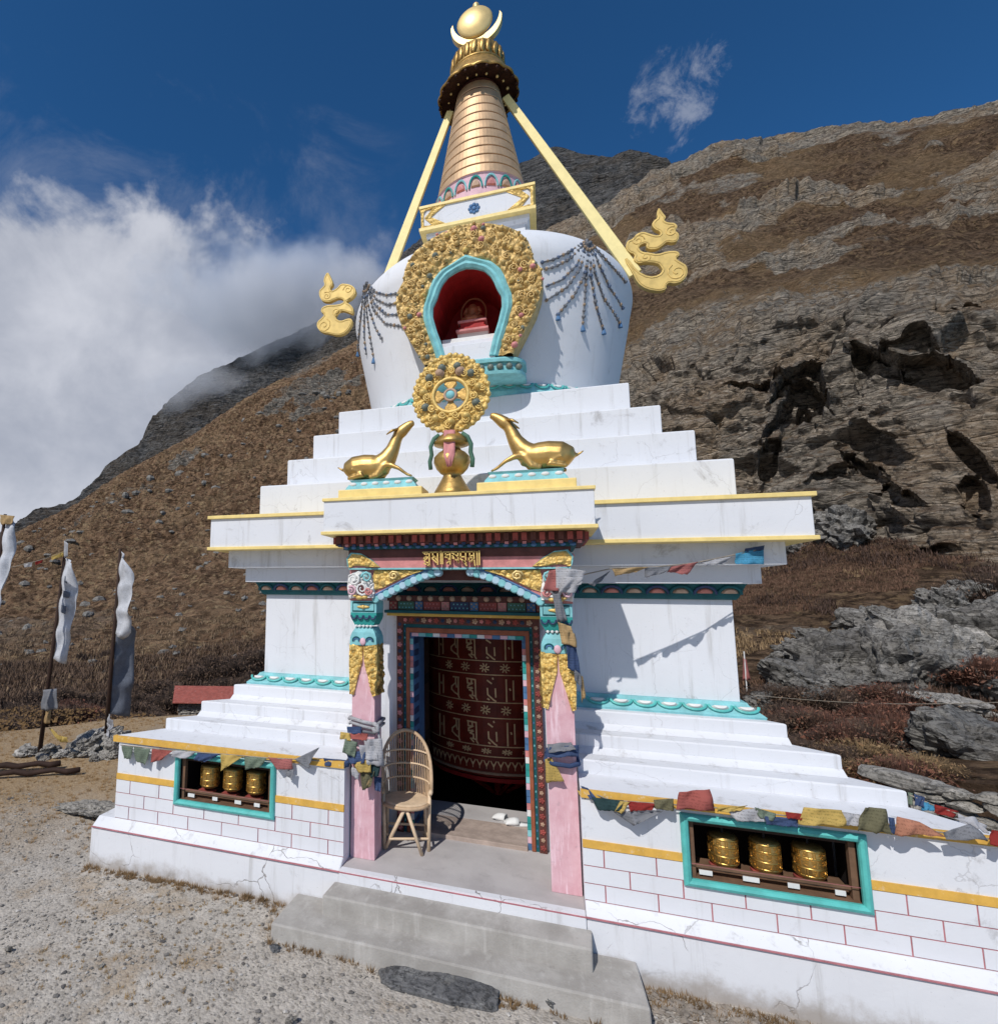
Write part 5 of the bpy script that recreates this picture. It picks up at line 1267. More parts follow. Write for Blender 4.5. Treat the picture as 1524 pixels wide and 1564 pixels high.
for k in range(6):
    a = k * math.pi / 3 + .35
    MB().tube([(GX + .68 * math.sin(a), GY - .68 * math.cos(a), zr0 - .06), (GX + .10 * math.sin(a), GY - .10 * math.cos(a), .06)], .026, 6).build('brace', M['deep_red'], gw)
    MB().tube([(GX + .1 * math.sin(a), GY - .1 * math.cos(a), zr0 - .06), (GX + .72 * math.sin(a), GY - .72 * math.cos(a), zr0 - .06)], .02, 6).build('spoke', M['deep_red'], gw)
MB().tube([(GX, GY, .01), (GX, GY, zr0 - .05)], .05, 10).build('pivot', M['deep_red'], gw)

# two slippers left on the floor just inside
def slipper(x, y, a, label):
    t = thing('slipper', label, 'slipper', (x, y, .392), 'slippers inside the doorway')
    f = lambda u, v, z: (x + u * math.cos(a) - v * math.sin(a), y + u * math.sin(a) + v * math.cos(a), .392 + z)
    ol = [(.042 * math.sin(k * .3142) * (1.0 if math.cos(k * .3142) > 0 else .85), .125 * math.cos(k * .3142)) for k in range(20)]
    m = MB(); m.loft([[f(u, v, 0) for u, v in ol], [f(u * 1.06, v * 1.03, .012) for u, v in ol], [f(u, v, .024) for u, v in ol]]); m.build('sole', M['petal_white'], t, smooth=True)
    m = MB(); n = 9
    m.loft([[f(.048 * math.cos(math.pi * i / n), v, .018 + h * math.sin(math.pi * i / n)) for i in range(n + 1)] for v, h in ((.0, .05), (.04, .05), (.08, .042), (.11, .025), (.124, .012))], closed=False, caps=False)
    m.build('strap', M['petal_white'], t, smooth=True, solid=.006)
slipper(.29, -2.05, R(70), 'pale slipper on the chamber floor, the one nearer the dark interior')
slipper(.41, -2.10, R(100), 'pale slipper on the chamber floor, the one against the door jamb')

# ------------------------------------------------------------------ cane chair on the porch
CX, CY, CZ = -.517, -2.80, .356
ch = thing('cane_chair', 'cane armchair with a tall hooped back beside the dark doorway', 'chair', (CX, CY, CZ))
M['cane'] = paint('cane', lin(206, 176, 142), .3, .6, scale=14)
M['cane_pale'] = paint('pale_cane', lin(222, 196, 164), .2, .6, scale=14)
ca = R(14)          # turned a little towards the steps
cf = lambda u, v, z: (CX + u * math.cos(ca) - v * math.sin(ca), CY + u * math.sin(ca) + v * math.cos(ca), CZ + z)   # v away from the front
m = MB(); m.loft([[cf(.205 * math.cos(a) * s_, .20 * math.sin(a) * s_, z) for a in np.linspace(0, 2 * math.pi, 28, endpoint=False)] for s_, z in ((.96, .36), (1.0, .372), (1.0, .39), (.9, .398))])
m.build('seat', M['cane_pale'], ch, smooth=False)
m = MB(); m.tube([cf(.212 * math.cos(a), .207 * math.sin(a), .372) for a in np.linspace(0, 2 * math.pi, 28, endpoint=False)], .016, 6, closed=True); m.build('seat_rim', M['cane'], ch, smooth=True)
# the hoop: from arm to arm round the back, rising to a tall rounded top
hp = []
for t in np.linspace(-1, 1, 33):
    a = t * 1.75; r_ = .225
    z = .46 + .47 * math.cos(t * math.pi / 2) ** .7 if abs(t) < 1 else .46
    hp.append(cf(r_ * math.sin(a), r_ * .98 * math.cos(a) + .03 * (z - .46), z))
m = MB(); m.tube(hp, .017, 8); m.build('back_hoop', M['cane'], ch, smooth=True)
for k in range(3, 30):
    p = hp[k]; t = -1 + 2 * k / 32; a = t * 1.75
    q = cf(.195 * math.sin(a), .19 * math.cos(a), .385)
    MB().tube([q, tuple((Vector(q) + Vector(p)) / 2 + Vector((0, 0, 0))), p], .0048, 5).build('spindle', M['cane'], ch)
for z, sh in ((.52, .98), (.64, .99), (.76, 1.0)):
    pts = []
    for k in range(2, 31):
        t = -1 + 2 * k / 32; a = t * 1.75
        if hp[k][2] - CZ >= z: pts.append(cf(.212 * sh * math.sin(a), .212 * sh * math.cos(a), z))
    if len(pts) > 2:
        m = MB(); m.tube(pts, .009, 6); m.build('cross_band', M['cane_pale'], ch, smooth=True)
fl = [cf(-.19, -.10, 0), cf(.19, -.10, 0), cf(.18, .17, 0), cf(-.18, .17, 0)]
def leg(p, q): MB().tube([p, q], .016, 8).build('leg', M['cane_pale'], ch, smooth=True)
leg(fl[1], cf(.205, -.06, .47)); leg(fl[2], cf(.17, .15, .40)); leg(fl[3], cf(-.17, .15, .40)); leg(fl[0], cf(-.02, -.19, .365)); leg(cf(.13, -.19, -.0), cf(-.0, -.19, .365))
for p, q in ((cf(-.15, -.14, .1), cf(.19, -.10, .1)), (cf(.19, -.10, .1), cf(.18, .17, .11)), (cf(-.18, .17, .11), cf(.18, .17, .11)), (cf(-.17, -.05, .1), cf(-.18, .17, .11))):
    MB().tube([p, q], .011, 6).build('stretcher', M['cane_pale'], ch)
MB().tube([cf(.21, -.10, .472), cf(.225, .03, .475)], .018, 8).build('arm', M['cane_pale'], ch, smooth=True)
MB().tube([cf(-.21, -.10, .472), cf(-.225, .03, .475)], .018, 8).build('arm', M['cane'], ch, smooth=True)
leg(cf(-.19, -.10, 0), cf(-.205, -.06, .47))

# ------------------------------------------------------------------ gilded deer, wheel and Buddha
def fuse(mb, name, mat, parent, vox, sm=2):
    o = mb.build(name, mat, parent, smooth=True)
    r_ = o.modifiers.new('fuse', 'REMESH'); r_.mode = 'VOXEL'; r_.voxel_size = vox; r_.use_smooth_shade = True
    s_ = o.modifiers.new('soft', 'SMOOTH'); s_.iterations = sm * 3; s_.factor = .5
    return o
def deer(s, label, xn, pts):
    x0 = pts['base']
    t = thing('golden_deer', label, 'deer statue', ((x0[0] + x0[1]) / 2, -3.2, 3.416), 'golden deer either side of the wheel')
    b0, b1 = sorted(x0)
    MB().box(b0, b1, -3.36, -3.06, 3.4165, 3.50).build('base_block', M['pale_yellow'], t, bevel=.008)
    p0, p1 = b0 + .055, b1 - .055
    m = MB(); m.loft([[(p0, -3.33, 3.50), (p1, -3.33, 3.50), (p1, -3.09, 3.50), (p0, -3.09, 3.50)], [(p0 + .01, -3.32, 3.525), (p1 - .01, -3.32, 3.525), (p1 - .01, -3.10, 3.525), (p0 + .01, -3.10, 3.525)],
                      [(p0 + .05, -3.29, 3.575), (p1 - .05, -3.29, 3.575), (p1 - .05, -3.12, 3.575), (p0 + .05, -3.12, 3.575)], [(p0 + .03, -3.305, 3.595), (p1 - .03, -3.305, 3.595), (p1 - .03, -3.11, 3.595), (p0 + .03, -3.11, 3.595)]])
    ped = m.build('pedestal', M['turq'], t)
    for k in range(6): inst('bead', bead_me, ped, (p0 + .07 + (p1 - p0 - .14) * k / 5, -3.302, 3.552), scale=(.034, .02, .02), mat=M['petal_white'])
    m = MB(); dy = -3.2
    X = lambda u: xn + s * u        # u runs from the nose backwards
    Zb = 3.60
    m.tube([(X(.235), dy, Zb + .20), (X(.29), dy, Zb + .14), (X(.37), dy, Zb + .125), (X(.46), dy, Zb + .13), (X(.55), dy, Zb + .12), (X(.61), dy, Zb + .095), (X(.64), dy, Zb + .07)], [.05, .098, .118, .12, .12, .10, .055], 16)
    m.tube([(X(.13), dy, Zb + .44), (X(.165), dy, Zb + .37), (X(.20), dy, Zb + .28), (X(.245), dy, Zb + .20), (X(.32), dy, Zb + .14)], [.046, .052, .064, .086, .10], 14)
    m.tube([(X(.0), dy, Zb + .515), (X(.03), dy, Zb + .505), (X(.07), dy, Zb + .478), (X(.115), dy, Zb + .44), (X(.16), dy, Zb + .40)], [.024, .034, .046, .056, .050], 12)
    for e in (-1, 1):
        m.tube([(X(.27), dy + e * .06, Zb + .12), (X(.33), dy + e * .075, Zb + .03), (X(.40), dy + e * .07, Zb + .012)], [.04, .028, .018], 8)
        m.tube([(X(.54), dy + e * .065, Zb + .09), (X(.46), dy + e * .095, Zb + .035), (X(.60), dy + e * .09, Zb + .014)], [.06, .034, .018], 8)
    m.tube([(X(.28), dy - .05, Zb + .13), (X(.19), dy - .085, Zb + .115), (X(.12), dy - .09, Zb + .08), (X(.045), dy - .085, Zb + .022), (X(.0), dy - .08, Zb + .005)], [.038, .026, .018, .014, .012], 8)
    m.tube([(X(.625), dy, Zb + .10), (X(.68), dy, Zb + .115), (X(.735), dy, Zb + .15)], [.02, .013, .008], 8)
    fuse(m, 'body', M['gold_deer'], t, .0085)
    for e in (-1, 1):
        m = MB(); m.tube([(X(.14), dy + e * .04, Zb + .455), (X(.185), dy + e * .075, Zb + .435), (X(.235), dy + e * .085, Zb + .40)], [(.012, .012), (.024, .012), (.006, .005)], 8); m.build('ear', M['gold_deer'], t, smooth=True)
    return t
deer(-1, 'golden deer looking up, its tail towards the flagpoles', -.335, dict(base=(-1.0, -.235)))
deer(1, 'golden deer looking up, its tail towards the rock cliff', .335, dict(base=(.225, .995)))

dw = thing('wheel_emblem', 'gilded egg shaped wheel on a vase between two golden deer', 'wheel emblem', (0, -3.2, 3.416))
m = MB(); m.lathe([(.16, 3.4165), (.165, 3.44), (.15, 3.47), (.115, 3.53), (.085, 3.585), (.075, 3.61), (.10, 3.625), (.135, 3.665), (.158, 3.72), (.155, 3.765), (.12, 3.805), (.085, 3.825), (.072, 3.85), (.09, 3.868), (.155, 3.88), (.15, 3.905), (.115, 3.95), (.06, 3.99), (.02, 4.0)], 40, (0, -3.2, 0)); m.build('vase', M['gold_dark'], dw, smooth=True)
egg = [(.335 * math.sin(a) * (1 - .10 * max(math.cos(a), 0) ** 2), 4.335 + (.345 if math.cos(a) < 0 else .375) * math.cos(a)) for a in np.linspace(0, 2 * math.pi, 72, endpoint=False)]
inn = [(.150 * math.sin(a), 4.325 + .150 * math.cos(a)) for a in np.linspace(0, 2 * math.pi, 72, endpoint=False)]
wp = relief_ring(egg, inn, 260, 30, -3.215, .03, .035, 20, True, 4.0).build('wheel_plate', M['gold_carve'], dw)
m = MB(); m.tube([(.155 * math.sin(a), -3.225, 4.325 + .155 * math.cos(a)) for a in np.linspace(0, 2 * math.pi, 40, endpoint=False)], .020, 8, closed=True); m.build('inner_ring', M['gold_carve'], dw, smooth=True)
for k in range(4):
    a = k * math.pi / 2
    f = lambda r_, w_: (r_ * math.sin(a) + w_ * math.cos(a), 4.325 + r_ * math.cos(a) - w_ * math.sin(a))
    m = MB(); m.prism_y([f(.035, .018), f(.075, .03), f(.105, .058), f(.15, .045), f(.15, -.045), f(.105, -.058), f(.075, -.03), f(.035, -.018)], -3.225, -3.185); m.build('spoke', M['gold_dark'], dw, bevel=.008)
m = MB(); m.tube([(.05 * math.sin(a), -3.235, 4.325 + .05 * math.cos(a)) for a in np.linspace(0, 2 * math.pi, 24, endpoint=False)], .013, 8, closed=True); m.build('hub_ring', M['petal_tan'], dw, smooth=True)
MB().ball((0, -3.23, 4.325), (.042, .028, .042), 16, 10).build('hub', M['turq'], dw, smooth=True)
for k in range(11):
    a = (k + .5) * 2 * math.pi / 11
    inst('boss', boss_me, dw, (.245 * math.sin(a), -3.25, 4.335 + .255 * math.cos(a)), (R(90), 0, 0), scale=.036, mat=M['stone_bead'] if k in (0, 10, 1, 9, 3, 7) else M['gold_carve'])
for k in (-1, 1): inst('boss', boss_me, dw, (k * .09, -3.25, 4.53), (R(90), 0, 0), scale=.042, mat=M['petal_tan'])
for k in range(22):
    a = (k + .25) * 2 * math.pi / 22; rr_ = .285 if k % 2 else .205; e = 1 if k % 2 else -1
    m = MB(); m.tube([(rr_ * math.sin(a) + e * .036 * (1 - t / 15) * math.cos(t * .85 + a), -3.252 - .001 * t, 4.335 + rr_ * math.cos(a) + .036 * (1 - t / 15) * math.sin(t * .85 + a)) for t in range(13)], [.009 - .0003 * t for t in range(13)], 5); m.build('scroll', M['gold_carve'], dw, smooth=True)
for k in range(34):
    a = k * 2 * math.pi / 34; i = int(k * 72 / 34)
    inst('rim_knob', bead_me, dw, (egg[i][0] * .97, -3.215, 4.335 + (egg[i][1] - 4.335) * .97), scale=(.026, .025, .026), mat=M['gold_carve'])
m = MB(); m.cloth((-.05, -3.30, 3.985), (.045, -3.30, 3.985), (.05, -3.365, 3.70), (-.045, -3.365, 3.70), 6, 10, .008)
m.v = [(x * (1.0 if z > 3.74 else max(0.15, 1 - (3.74 - z) / .06)), y, z - (.05 if z < 3.72 else 0)) for x, y, z in m.v]
m.build('pink_ribbon', M['rose'], dw, smooth=True, solid=.008)
for s in (-1, 1):
    m = MB(); m.tube([(s * .10, -3.25, 3.965), (s * .145, -3.26, 3.93), (s * .175, -3.26, 3.86), (s * .168, -3.25, 3.79), (s * .185, -3.25, 3.73), (s * .178, -3.25, 3.66)], [(.016, .02)] * 6, 6); m.build('green_ribbon', M['green'], dw, smooth=True)

bu = thing('buddha_statue', 'small seated Buddha figure on a tiered throne inside the red niche', 'statue', (.01, -1.44, 5.700))
MB().box(-.17, .19, -1.5, -1.25, 5.598, 5.705).build('plinth_block', M['petal_white'], bu)
M['bronze'] = paint('dark_bronze', lin(168, 104, 72), .3, .5, .2)
for z0, z1, w in ((5.700, 5.730, .19), (5.730, 5.760, .16), (5.760, 5.815, .14), (5.815, 5.845, .17)):
    MB().box(.01 - w, .01 + w, -1.44 - w * .7, -1.44 + w * .7, z0, z1).build('throne_tier', M['rose'] if w > .165 else M['deep_red'], bu, bevel=.005)
m = MB(); q = (.01, -1.44)
m.tube([(q[0] - .12, q[1] - .05, 5.875), (q[0] - .05, q[1] - .09, 5.870), (q[0] + .05, q[1] - .09, 5.870), (q[0] + .12, q[1] - .05, 5.875)], [.03, .036, .036, .03], 10)
m.tube([(q[0], q[1], 5.860), (q[0], q[1], 5.930), (q[0], q[1], 6.010), (q[0], q[1] , 6.060), (q[0], q[1] - .005, 6.090)], [.085, .062, .07, .05, .024], 14)
m.ball((q[0], q[1] - .008, 6.025), (.036, .038, .045), 12, 10); m.ball((q[0], q[1], 6.075), .016, 8, 6)
for s in (-1, 1): m.tube([(q[0] + s * .065, q[1], 6.045), (q[0] + s * .098, q[1] - .01, 5.970), (q[0] + s * .075, q[1] - .06, 5.925), (q[0] + s * .01, q[1] - .085, 5.915)], [.024, .021, .018, .014], 8)
fuse(m, 'figure', M['bronze'], bu, .007)
m = MB(); m.tube([(q[0] + .15 * math.sin(a), q[1] + .09, 6.020 + .19 * math.cos(a)) for a in np.linspace(-2.4, 2.4, 30)], .014, 6); m.build('halo', M['bronze'], bu, smooth=True)

# ------------------------------------------------------------------ strings of prayer flags
def flag_string(label, rope, flags, grp=None, r=.005, cat='prayer flags'):
    loc = rope[0]
    t = thing('prayer_flag_string', label, cat, loc, grp)
    MB().tube(rope, r, 5).build('cord', CL['rope'], t, smooth=True)
    for i, (c, q, am) in enumerate(flags):
        m = MB(); m.cloth(q[0], q[1], q[2], q[3], 10, 8, am, i * 1.7, .006)
        m.build('flag', CL[c], t, smooth=True, solid=.003)
    return t
flag_string('string of faded prayer flags under the ochre ledge, ending at the wrapped pink column',
 [(-3.225,-3.370,1.091), (-2.627,-3.380,1.103), (-2.072,-3.390,1.126), (-1.616,-3.380,1.136), (-1.337,-3.370,1.151), (-0.888,-3.300,1.146)],
 [('green', [(-3.201,-3.380,1.090), (-3.069,-3.380,1.090), (-3.087,-3.385,0.976), (-3.157,-3.385,0.975)], 0.0074),
  ('green', [(-3.061,-3.380,1.091), (-2.863,-3.380,1.092), (-2.906,-3.390,0.948), (-3.020,-3.390,0.960)], 0.0087),
  ('red', [(-2.845,-3.385,1.095), (-2.609,-3.385,1.101), (-2.723,-3.400,1.011), (-2.847,-3.400,0.969)], 0.0112),
  ('white', [(-2.609,-3.385,1.106), (-2.351,-3.385,1.114), (-2.465,-3.400,1.043), (-2.609,-3.400,1.052)], 0.0087),
  ('blue', [(-2.334,-3.390,1.111), (-2.092,-3.390,1.124), (-2.247,-3.410,1.045), (-2.359,-3.410,1.051)], 0.0099),
  ('yellow', [(-2.085,-3.390,1.125), (-1.857,-3.390,1.131), (-1.988,-3.410,1.039), (-2.074,-3.420,0.982)], 0.0112),
  ('green', [(-1.854,-3.385,1.130), (-1.626,-3.385,1.136), (-1.680,-3.400,1.058), (-1.834,-3.400,1.019)], 0.0099),
  ('pink', [(-1.620,-3.385,1.142), (-1.388,-3.380,1.148), (-1.377,-3.400,1.068), (-1.514,-3.400,1.054)], 0.0099),
  ('grey', [(-1.364,-3.380,1.151), (-1.132,-3.400,1.275), (-1.196,-3.400,1.173), (-1.219,-3.400,1.091)], 0.0087),
  ('grey', [(-1.419,-3.390,1.061), (-1.363,-3.390,1.067), (-1.375,-3.400,0.983), (-1.438,-3.400,1.019)], 0.0050),
  ('blue', [(-1.108,-3.350,1.179), (-0.891,-3.310,1.170), (-0.890,-3.310,1.117), (-1.095,-3.350,1.117)], 0.0087)])
flag_string('prayer flags blown flat along the ledge from the pink column with the blue cloth roll',
 [(0.927,-3.280,1.158), (1.112,-3.380,1.125), (1.444,-3.400,1.147), (1.780,-3.400,1.164), (2.168,-3.400,1.165), (2.548,-3.400,1.180), (2.964,-3.400,1.173), (3.320,-3.400,1.165)],
 [('blue', [(0.931,-3.300,1.178), (0.974,-3.340,1.177), (1.043,-3.380,1.108), (0.991,-3.360,1.104)], 0.0062),
  ('yellow', [(0.903,-3.290,1.140), (0.939,-3.300,1.133), (0.958,-3.330,1.095), (0.927,-3.320,1.101)], 0.0037),
  ('dgreen', [(0.996,-3.370,1.126), (1.205,-3.400,1.139), (1.182,-3.420,1.068), (1.034,-3.400,1.051)], 0.0099),
  ('yellow', [(1.182,-3.410,1.135), (1.245,-3.410,1.138), (1.189,-3.430,1.059), (1.140,-3.420,1.063)], 0.0074),
  ('crimson', [(1.230,-3.400,1.138), (1.416,-3.400,1.143), (1.378,-3.420,1.102), (1.241,-3.420,1.076)], 0.0087),
  ('grey', [(1.133,-3.400,1.055), (1.449,-3.400,1.096), (1.291,-3.420,1.005), (1.261,-3.420,0.983)], 0.0112),
  ('olive', [(1.397,-3.400,1.167), (1.518,-3.410,1.194), (1.515,-3.420,1.111), (1.399,-3.420,1.113)], 0.0124),
  ('red', [(1.555,-3.420,1.244), (1.745,-3.400,1.278), (1.765,-3.440,1.151), (1.520,-3.440,1.136)], 0.0186),
  ('yellow', [(1.772,-3.420,1.174), (1.959,-3.400,1.199), (1.899,-3.420,1.165), (1.777,-3.420,1.141)], 0.0087),
  ('white', [(1.841,-3.410,1.150), (2.015,-3.410,1.198), (2.039,-3.430,1.118), (1.884,-3.430,1.101)], 0.0124),
  ('green', [(1.990,-3.420,1.202), (2.108,-3.410,1.173), (2.090,-3.430,1.125), (2.012,-3.430,1.139)], 0.0112),
  ('blue', [(2.038,-3.420,1.151), (2.235,-3.410,1.162), (2.217,-3.430,1.110), (2.046,-3.430,1.103)], 0.0124),
  ('crimson', [(2.163,-3.410,1.192), (2.265,-3.410,1.190), (2.242,-3.430,1.158), (2.164,-3.430,1.159)], 0.0074),
  ('yellow', [(2.262,-3.420,1.236), (2.469,-3.410,1.240), (2.470,-3.440,1.153), (2.225,-3.440,1.131)], 0.0149),
  ('white', [(2.468,-3.410,1.232), (2.588,-3.410,1.224), (2.541,-3.430,1.159), (2.467,-3.430,1.153)], 0.0099),
  ('olive', [(2.575,-3.430,1.280), (2.694,-3.410,1.277), (2.696,-3.450,1.139), (2.511,-3.450,1.143)], 0.0161),
  ('blue', [(2.700,-3.410,1.231), (2.732,-3.410,1.228), (2.720,-3.430,1.135), (2.695,-3.430,1.139)], 0.0050),
  ('orange', [(2.743,-3.430,1.244), (2.846,-3.410,1.224), (2.950,-3.450,1.167), (2.708,-3.450,1.137)], 0.0136),
  ('grey', [(2.950,-3.430,1.182), (3.094,-3.410,1.247), (3.157,-3.450,1.175), (2.951,-3.450,1.145)], 0.0161),
  ('white', [(3.048,-3.360,1.252), (3.148,-3.360,1.273), (3.183,-3.400,1.189), (3.104,-3.400,1.229)], 0.0124),
  ('crimson', [(3.182,-3.420,1.226), (3.277,-3.410,1.221), (3.252,-3.440,1.149), (3.156,-3.440,1.142)], 0.0099)])
flag_string('blue, pale and crimson prayer flags trailing over the far corner of the ledge',
 [(3.008,-2.980,1.264), (3.131,-2.980,1.213), (3.257,-3.020,1.177), (3.356,-3.100,1.155)],
 [('green', [(3.003,-2.980,1.280), (3.030,-2.980,1.275), (3.023,-2.980,1.199), (2.998,-2.980,1.196)], 0.0062),
  ('blue', [(3.037,-2.980,1.272), (3.091,-2.980,1.257), (3.068,-3.000,1.199), (3.028,-3.000,1.202)], 0.0099),
  ('sky', [(3.081,-2.980,1.231), (3.148,-2.980,1.215), (3.121,-3.000,1.177), (3.059,-3.000,1.177)], 0.0087),
  ('crimson', [(3.132,-3.000,1.224), (3.250,-3.000,1.194), (3.209,-3.020,1.155), (3.110,-3.020,1.170)], 0.0099),
  ('white', [(3.232,-3.020,1.186), (3.345,-3.080,1.154), (3.301,-3.100,1.085), (3.217,-3.060,1.122)], 0.0136)])
flag_string('twisted flags strung from a column up to the cornice, ending bright blue',
 [(0.931,-3.150,2.723), (1.250,-3.020,2.800), (1.577,-2.900,2.814), (1.878,-2.800,2.849), (2.178,-2.680,2.916), (2.415,-2.620,2.970)],
 [('grey', [(1.060,-3.080,2.672), (1.234,-3.030,2.779), (1.198,-3.030,2.736), (1.109,-3.060,2.651)], 0.0087),
  ('tan', [(1.245,-3.020,2.800), (1.525,-2.930,2.813), (1.425,-2.950,2.770), (1.271,-3.020,2.737)], 0.0099),
  ('grey', [(1.501,-2.930,2.813), (1.701,-2.860,2.815), (1.634,-2.880,2.762), (1.498,-2.920,2.729)], 0.0074),
  ('pink', [(1.687,-2.860,2.815), (1.906,-2.800,2.859), (1.822,-2.820,2.753), (1.666,-2.860,2.773)], 0.0112),
  ('white', [(1.920,-2.780,2.860), (2.172,-2.700,2.904), (2.103,-2.720,2.840), (1.969,-2.760,2.829)], 0.0087),
  ('sky', [(2.197,-2.680,2.927), (2.416,-2.620,2.981), (2.398,-2.630,2.843), (2.200,-2.680,2.842)], 0.0099),
  ('blue', [(2.278,-2.660,2.970), (2.422,-2.620,2.997), (2.412,-2.630,2.959), (2.266,-2.660,2.932)], 0.0037)])
def bundle(label, items, loc, cords=()):
    t = thing('flag_bundle', label, 'prayer flags', loc)
    for i, (c, q, am) in enumerate(items):
        m = MB(); m.cloth(q[0], q[1], q[2], q[3], 9, 8, am, i * 2.3, .006); m.build('cloth', CL[c], t, smooth=True, solid=.003)
    for c, pts, r in cords:
        MB().tube(pts, r, 7).build('wrap', CL[c], t, smooth=True)
    return t
bundle('ragged white, tan and blue cloths hanging down a carved capital and gilt leafwork', [
  ('pink', [(0.764,-3.290,2.770), (0.862,-3.270,2.791), (0.879,-3.280,2.602), (0.714,-3.300,2.621)], 0.0074),
  ('white', [(0.814,-3.290,2.801), (1.035,-3.250,2.771), (0.990,-3.280,2.658), (0.816,-3.310,2.616)], 0.0136),
  ('white', [(0.878,-3.310,2.728), (1.011,-3.280,2.709), (0.950,-3.280,2.597), (0.825,-3.310,2.596)], 0.0124),
  ('grey', [(0.782,-3.280,2.606), (0.836,-3.280,2.611), (0.885,-3.260,2.384), (0.812,-3.270,2.367)], 0.0074),
  ('tan', [(0.817,-3.280,2.373), (0.911,-3.270,2.340), (0.948,-3.260,2.186), (0.839,-3.290,2.204)], 0.0124),
  ('tan', [(0.862,-3.310,2.315), (0.937,-3.270,2.286), (0.952,-3.270,2.177), (0.877,-3.290,2.205)], 0.0099),
  ('blue', [(0.868,-3.280,2.204), (0.944,-3.250,2.195), (0.964,-3.240,1.977), (0.879,-3.270,2.016)], 0.0087),
  ('grey', [(0.917,-3.270,2.018), (0.968,-3.240,1.978), (0.969,-3.230,1.878), (0.924,-3.250,1.927)], 0.0062),
  ('tan', [(0.960,-3.220,1.975), (0.983,-3.200,1.953), (1.001,-3.200,1.817), (0.965,-3.210,1.758)], 0.0050)], (0.866,-3.250,2.627))
bundle('slate blue cloth roll with a yellow flag tied round a pink column', [
  ('blue', [(0.696,-3.240,1.411), (0.933,-3.230,1.451), (0.928,-3.250,1.370), (0.693,-3.260,1.339)], 0.0124),
  ('grey', [(0.702,-3.240,1.436), (0.878,-3.230,1.465), (0.911,-3.260,1.418), (0.714,-3.270,1.382)], 0.0112),
  ('yellow', [(0.683,-3.220,1.318), (0.732,-3.230,1.340), (0.819,-3.250,1.178), (0.687,-3.240,1.151)], 0.0074)], (0.818,-3.220,1.380),
  [('blue', [(.69, -3.20, .93 + .37), (.75, -3.235, .93 + .365), (.86, -3.235, .93 + .36), (.925, -3.19, .93 + .37), (.925, -2.97, 1.30), (.69, -2.965, 1.30), (.69, -3.20, 1.30)], .018)])
bundle('thick bundle of knotted flags and white scarves wrapped round the column beside the chair', [
  ('blue', [(-0.936,-3.240,1.429), (-0.804,-3.240,1.440), (-0.807,-3.250,1.377), (-0.926,-3.250,1.377)], 0.0062),
  ('red', [(-0.929,-3.240,1.375), (-0.745,-3.240,1.386), (-0.750,-3.260,1.331), (-0.916,-3.260,1.337)], 0.0087),
  ('yellow', [(-0.989,-3.260,1.385), (-0.908,-3.250,1.379), (-0.888,-3.270,1.320), (-0.990,-3.270,1.327)], 0.0074),
  ('green', [(-0.942,-3.270,1.337), (-0.832,-3.260,1.312), (-0.847,-3.300,1.193), (-0.954,-3.300,1.225)], 0.0099),
  ('blue', [(-0.933,-3.260,1.217), (-0.750,-3.260,1.256), (-0.760,-3.300,1.160), (-0.903,-3.290,1.131)], 0.0136),
  ('white', [(-0.774,-3.260,1.339), (-0.628,-3.220,1.354), (-0.594,-3.260,1.135), (-0.737,-3.300,1.152)], 0.0161),
  ('white', [(-0.814,-3.280,1.298), (-0.672,-3.250,1.293), (-0.639,-3.280,1.188), (-0.783,-3.300,1.189)], 0.0136),
  ('yellow', [(-0.856,-3.290,1.147), (-0.708,-3.280,1.191), (-0.693,-3.310,1.096), (-0.814,-3.310,1.083)], 0.0112),
  ('white', [(-0.886,-3.270,1.117), (-0.801,-3.280,1.087), (-0.817,-3.300,1.017), (-0.867,-3.290,1.040)], 0.0087),
  ('olive', [(-0.801,-3.280,1.087), (-0.674,-3.280,1.100), (-0.701,-3.300,0.978), (-0.779,-3.290,0.935)], 0.0124),
  ('dgreen', [(-0.723,-3.270,1.145), (-0.628,-3.240,1.157), (-0.642,-3.270,1.059), (-0.705,-3.290,1.048)], 0.0099),
  ('tan', [(-0.769,-3.270,1.035), (-0.708,-3.280,1.055), (-0.722,-3.290,0.963), (-0.771,-3.280,0.975)], 0.0074),
  ('blue', [(-0.691,-3.240,1.045), (-0.634,-3.200,1.030), (-0.642,-3.230,0.922), (-0.676,-3.250,0.935)], 0.0087)], (-0.792,-3.220,1.221),
  [('white', [(-.93, -3.20, 1.50), (-.80, -3.215, 1.475), (-.68, -3.20, 1.455), (-.68, -2.96, 1.46), (-.93, -2.96, 1.49), (-.93, -3.20, 1.49)], .016),
   ('white', [(-.925, -3.20, 1.46), (-.80, -3.22, 1.44), (-.685, -3.20, 1.415), (-.68, -2.96, 1.42), (-.93, -2.96, 1.45), (-.925, -3.20, 1.45)], .013),
   ('white', [(-.70, -3.22, 1.47), (-.665, -3.235, 1.46), (-.66, -3.23, 1.42), (-.69, -3.225, 1.40), (-.705, -3.22, 1.44)], .02),
   ('grey', [(-.925, -3.20, 1.40), (-.80, -3.215, 1.395), (-.69, -3.20, 1.385)], .012),
   ('white', [(-.66, -3.22, 1.42), (-.65, -3.2, 1.32), (-.64, -3.19, 1.2)], .01)])

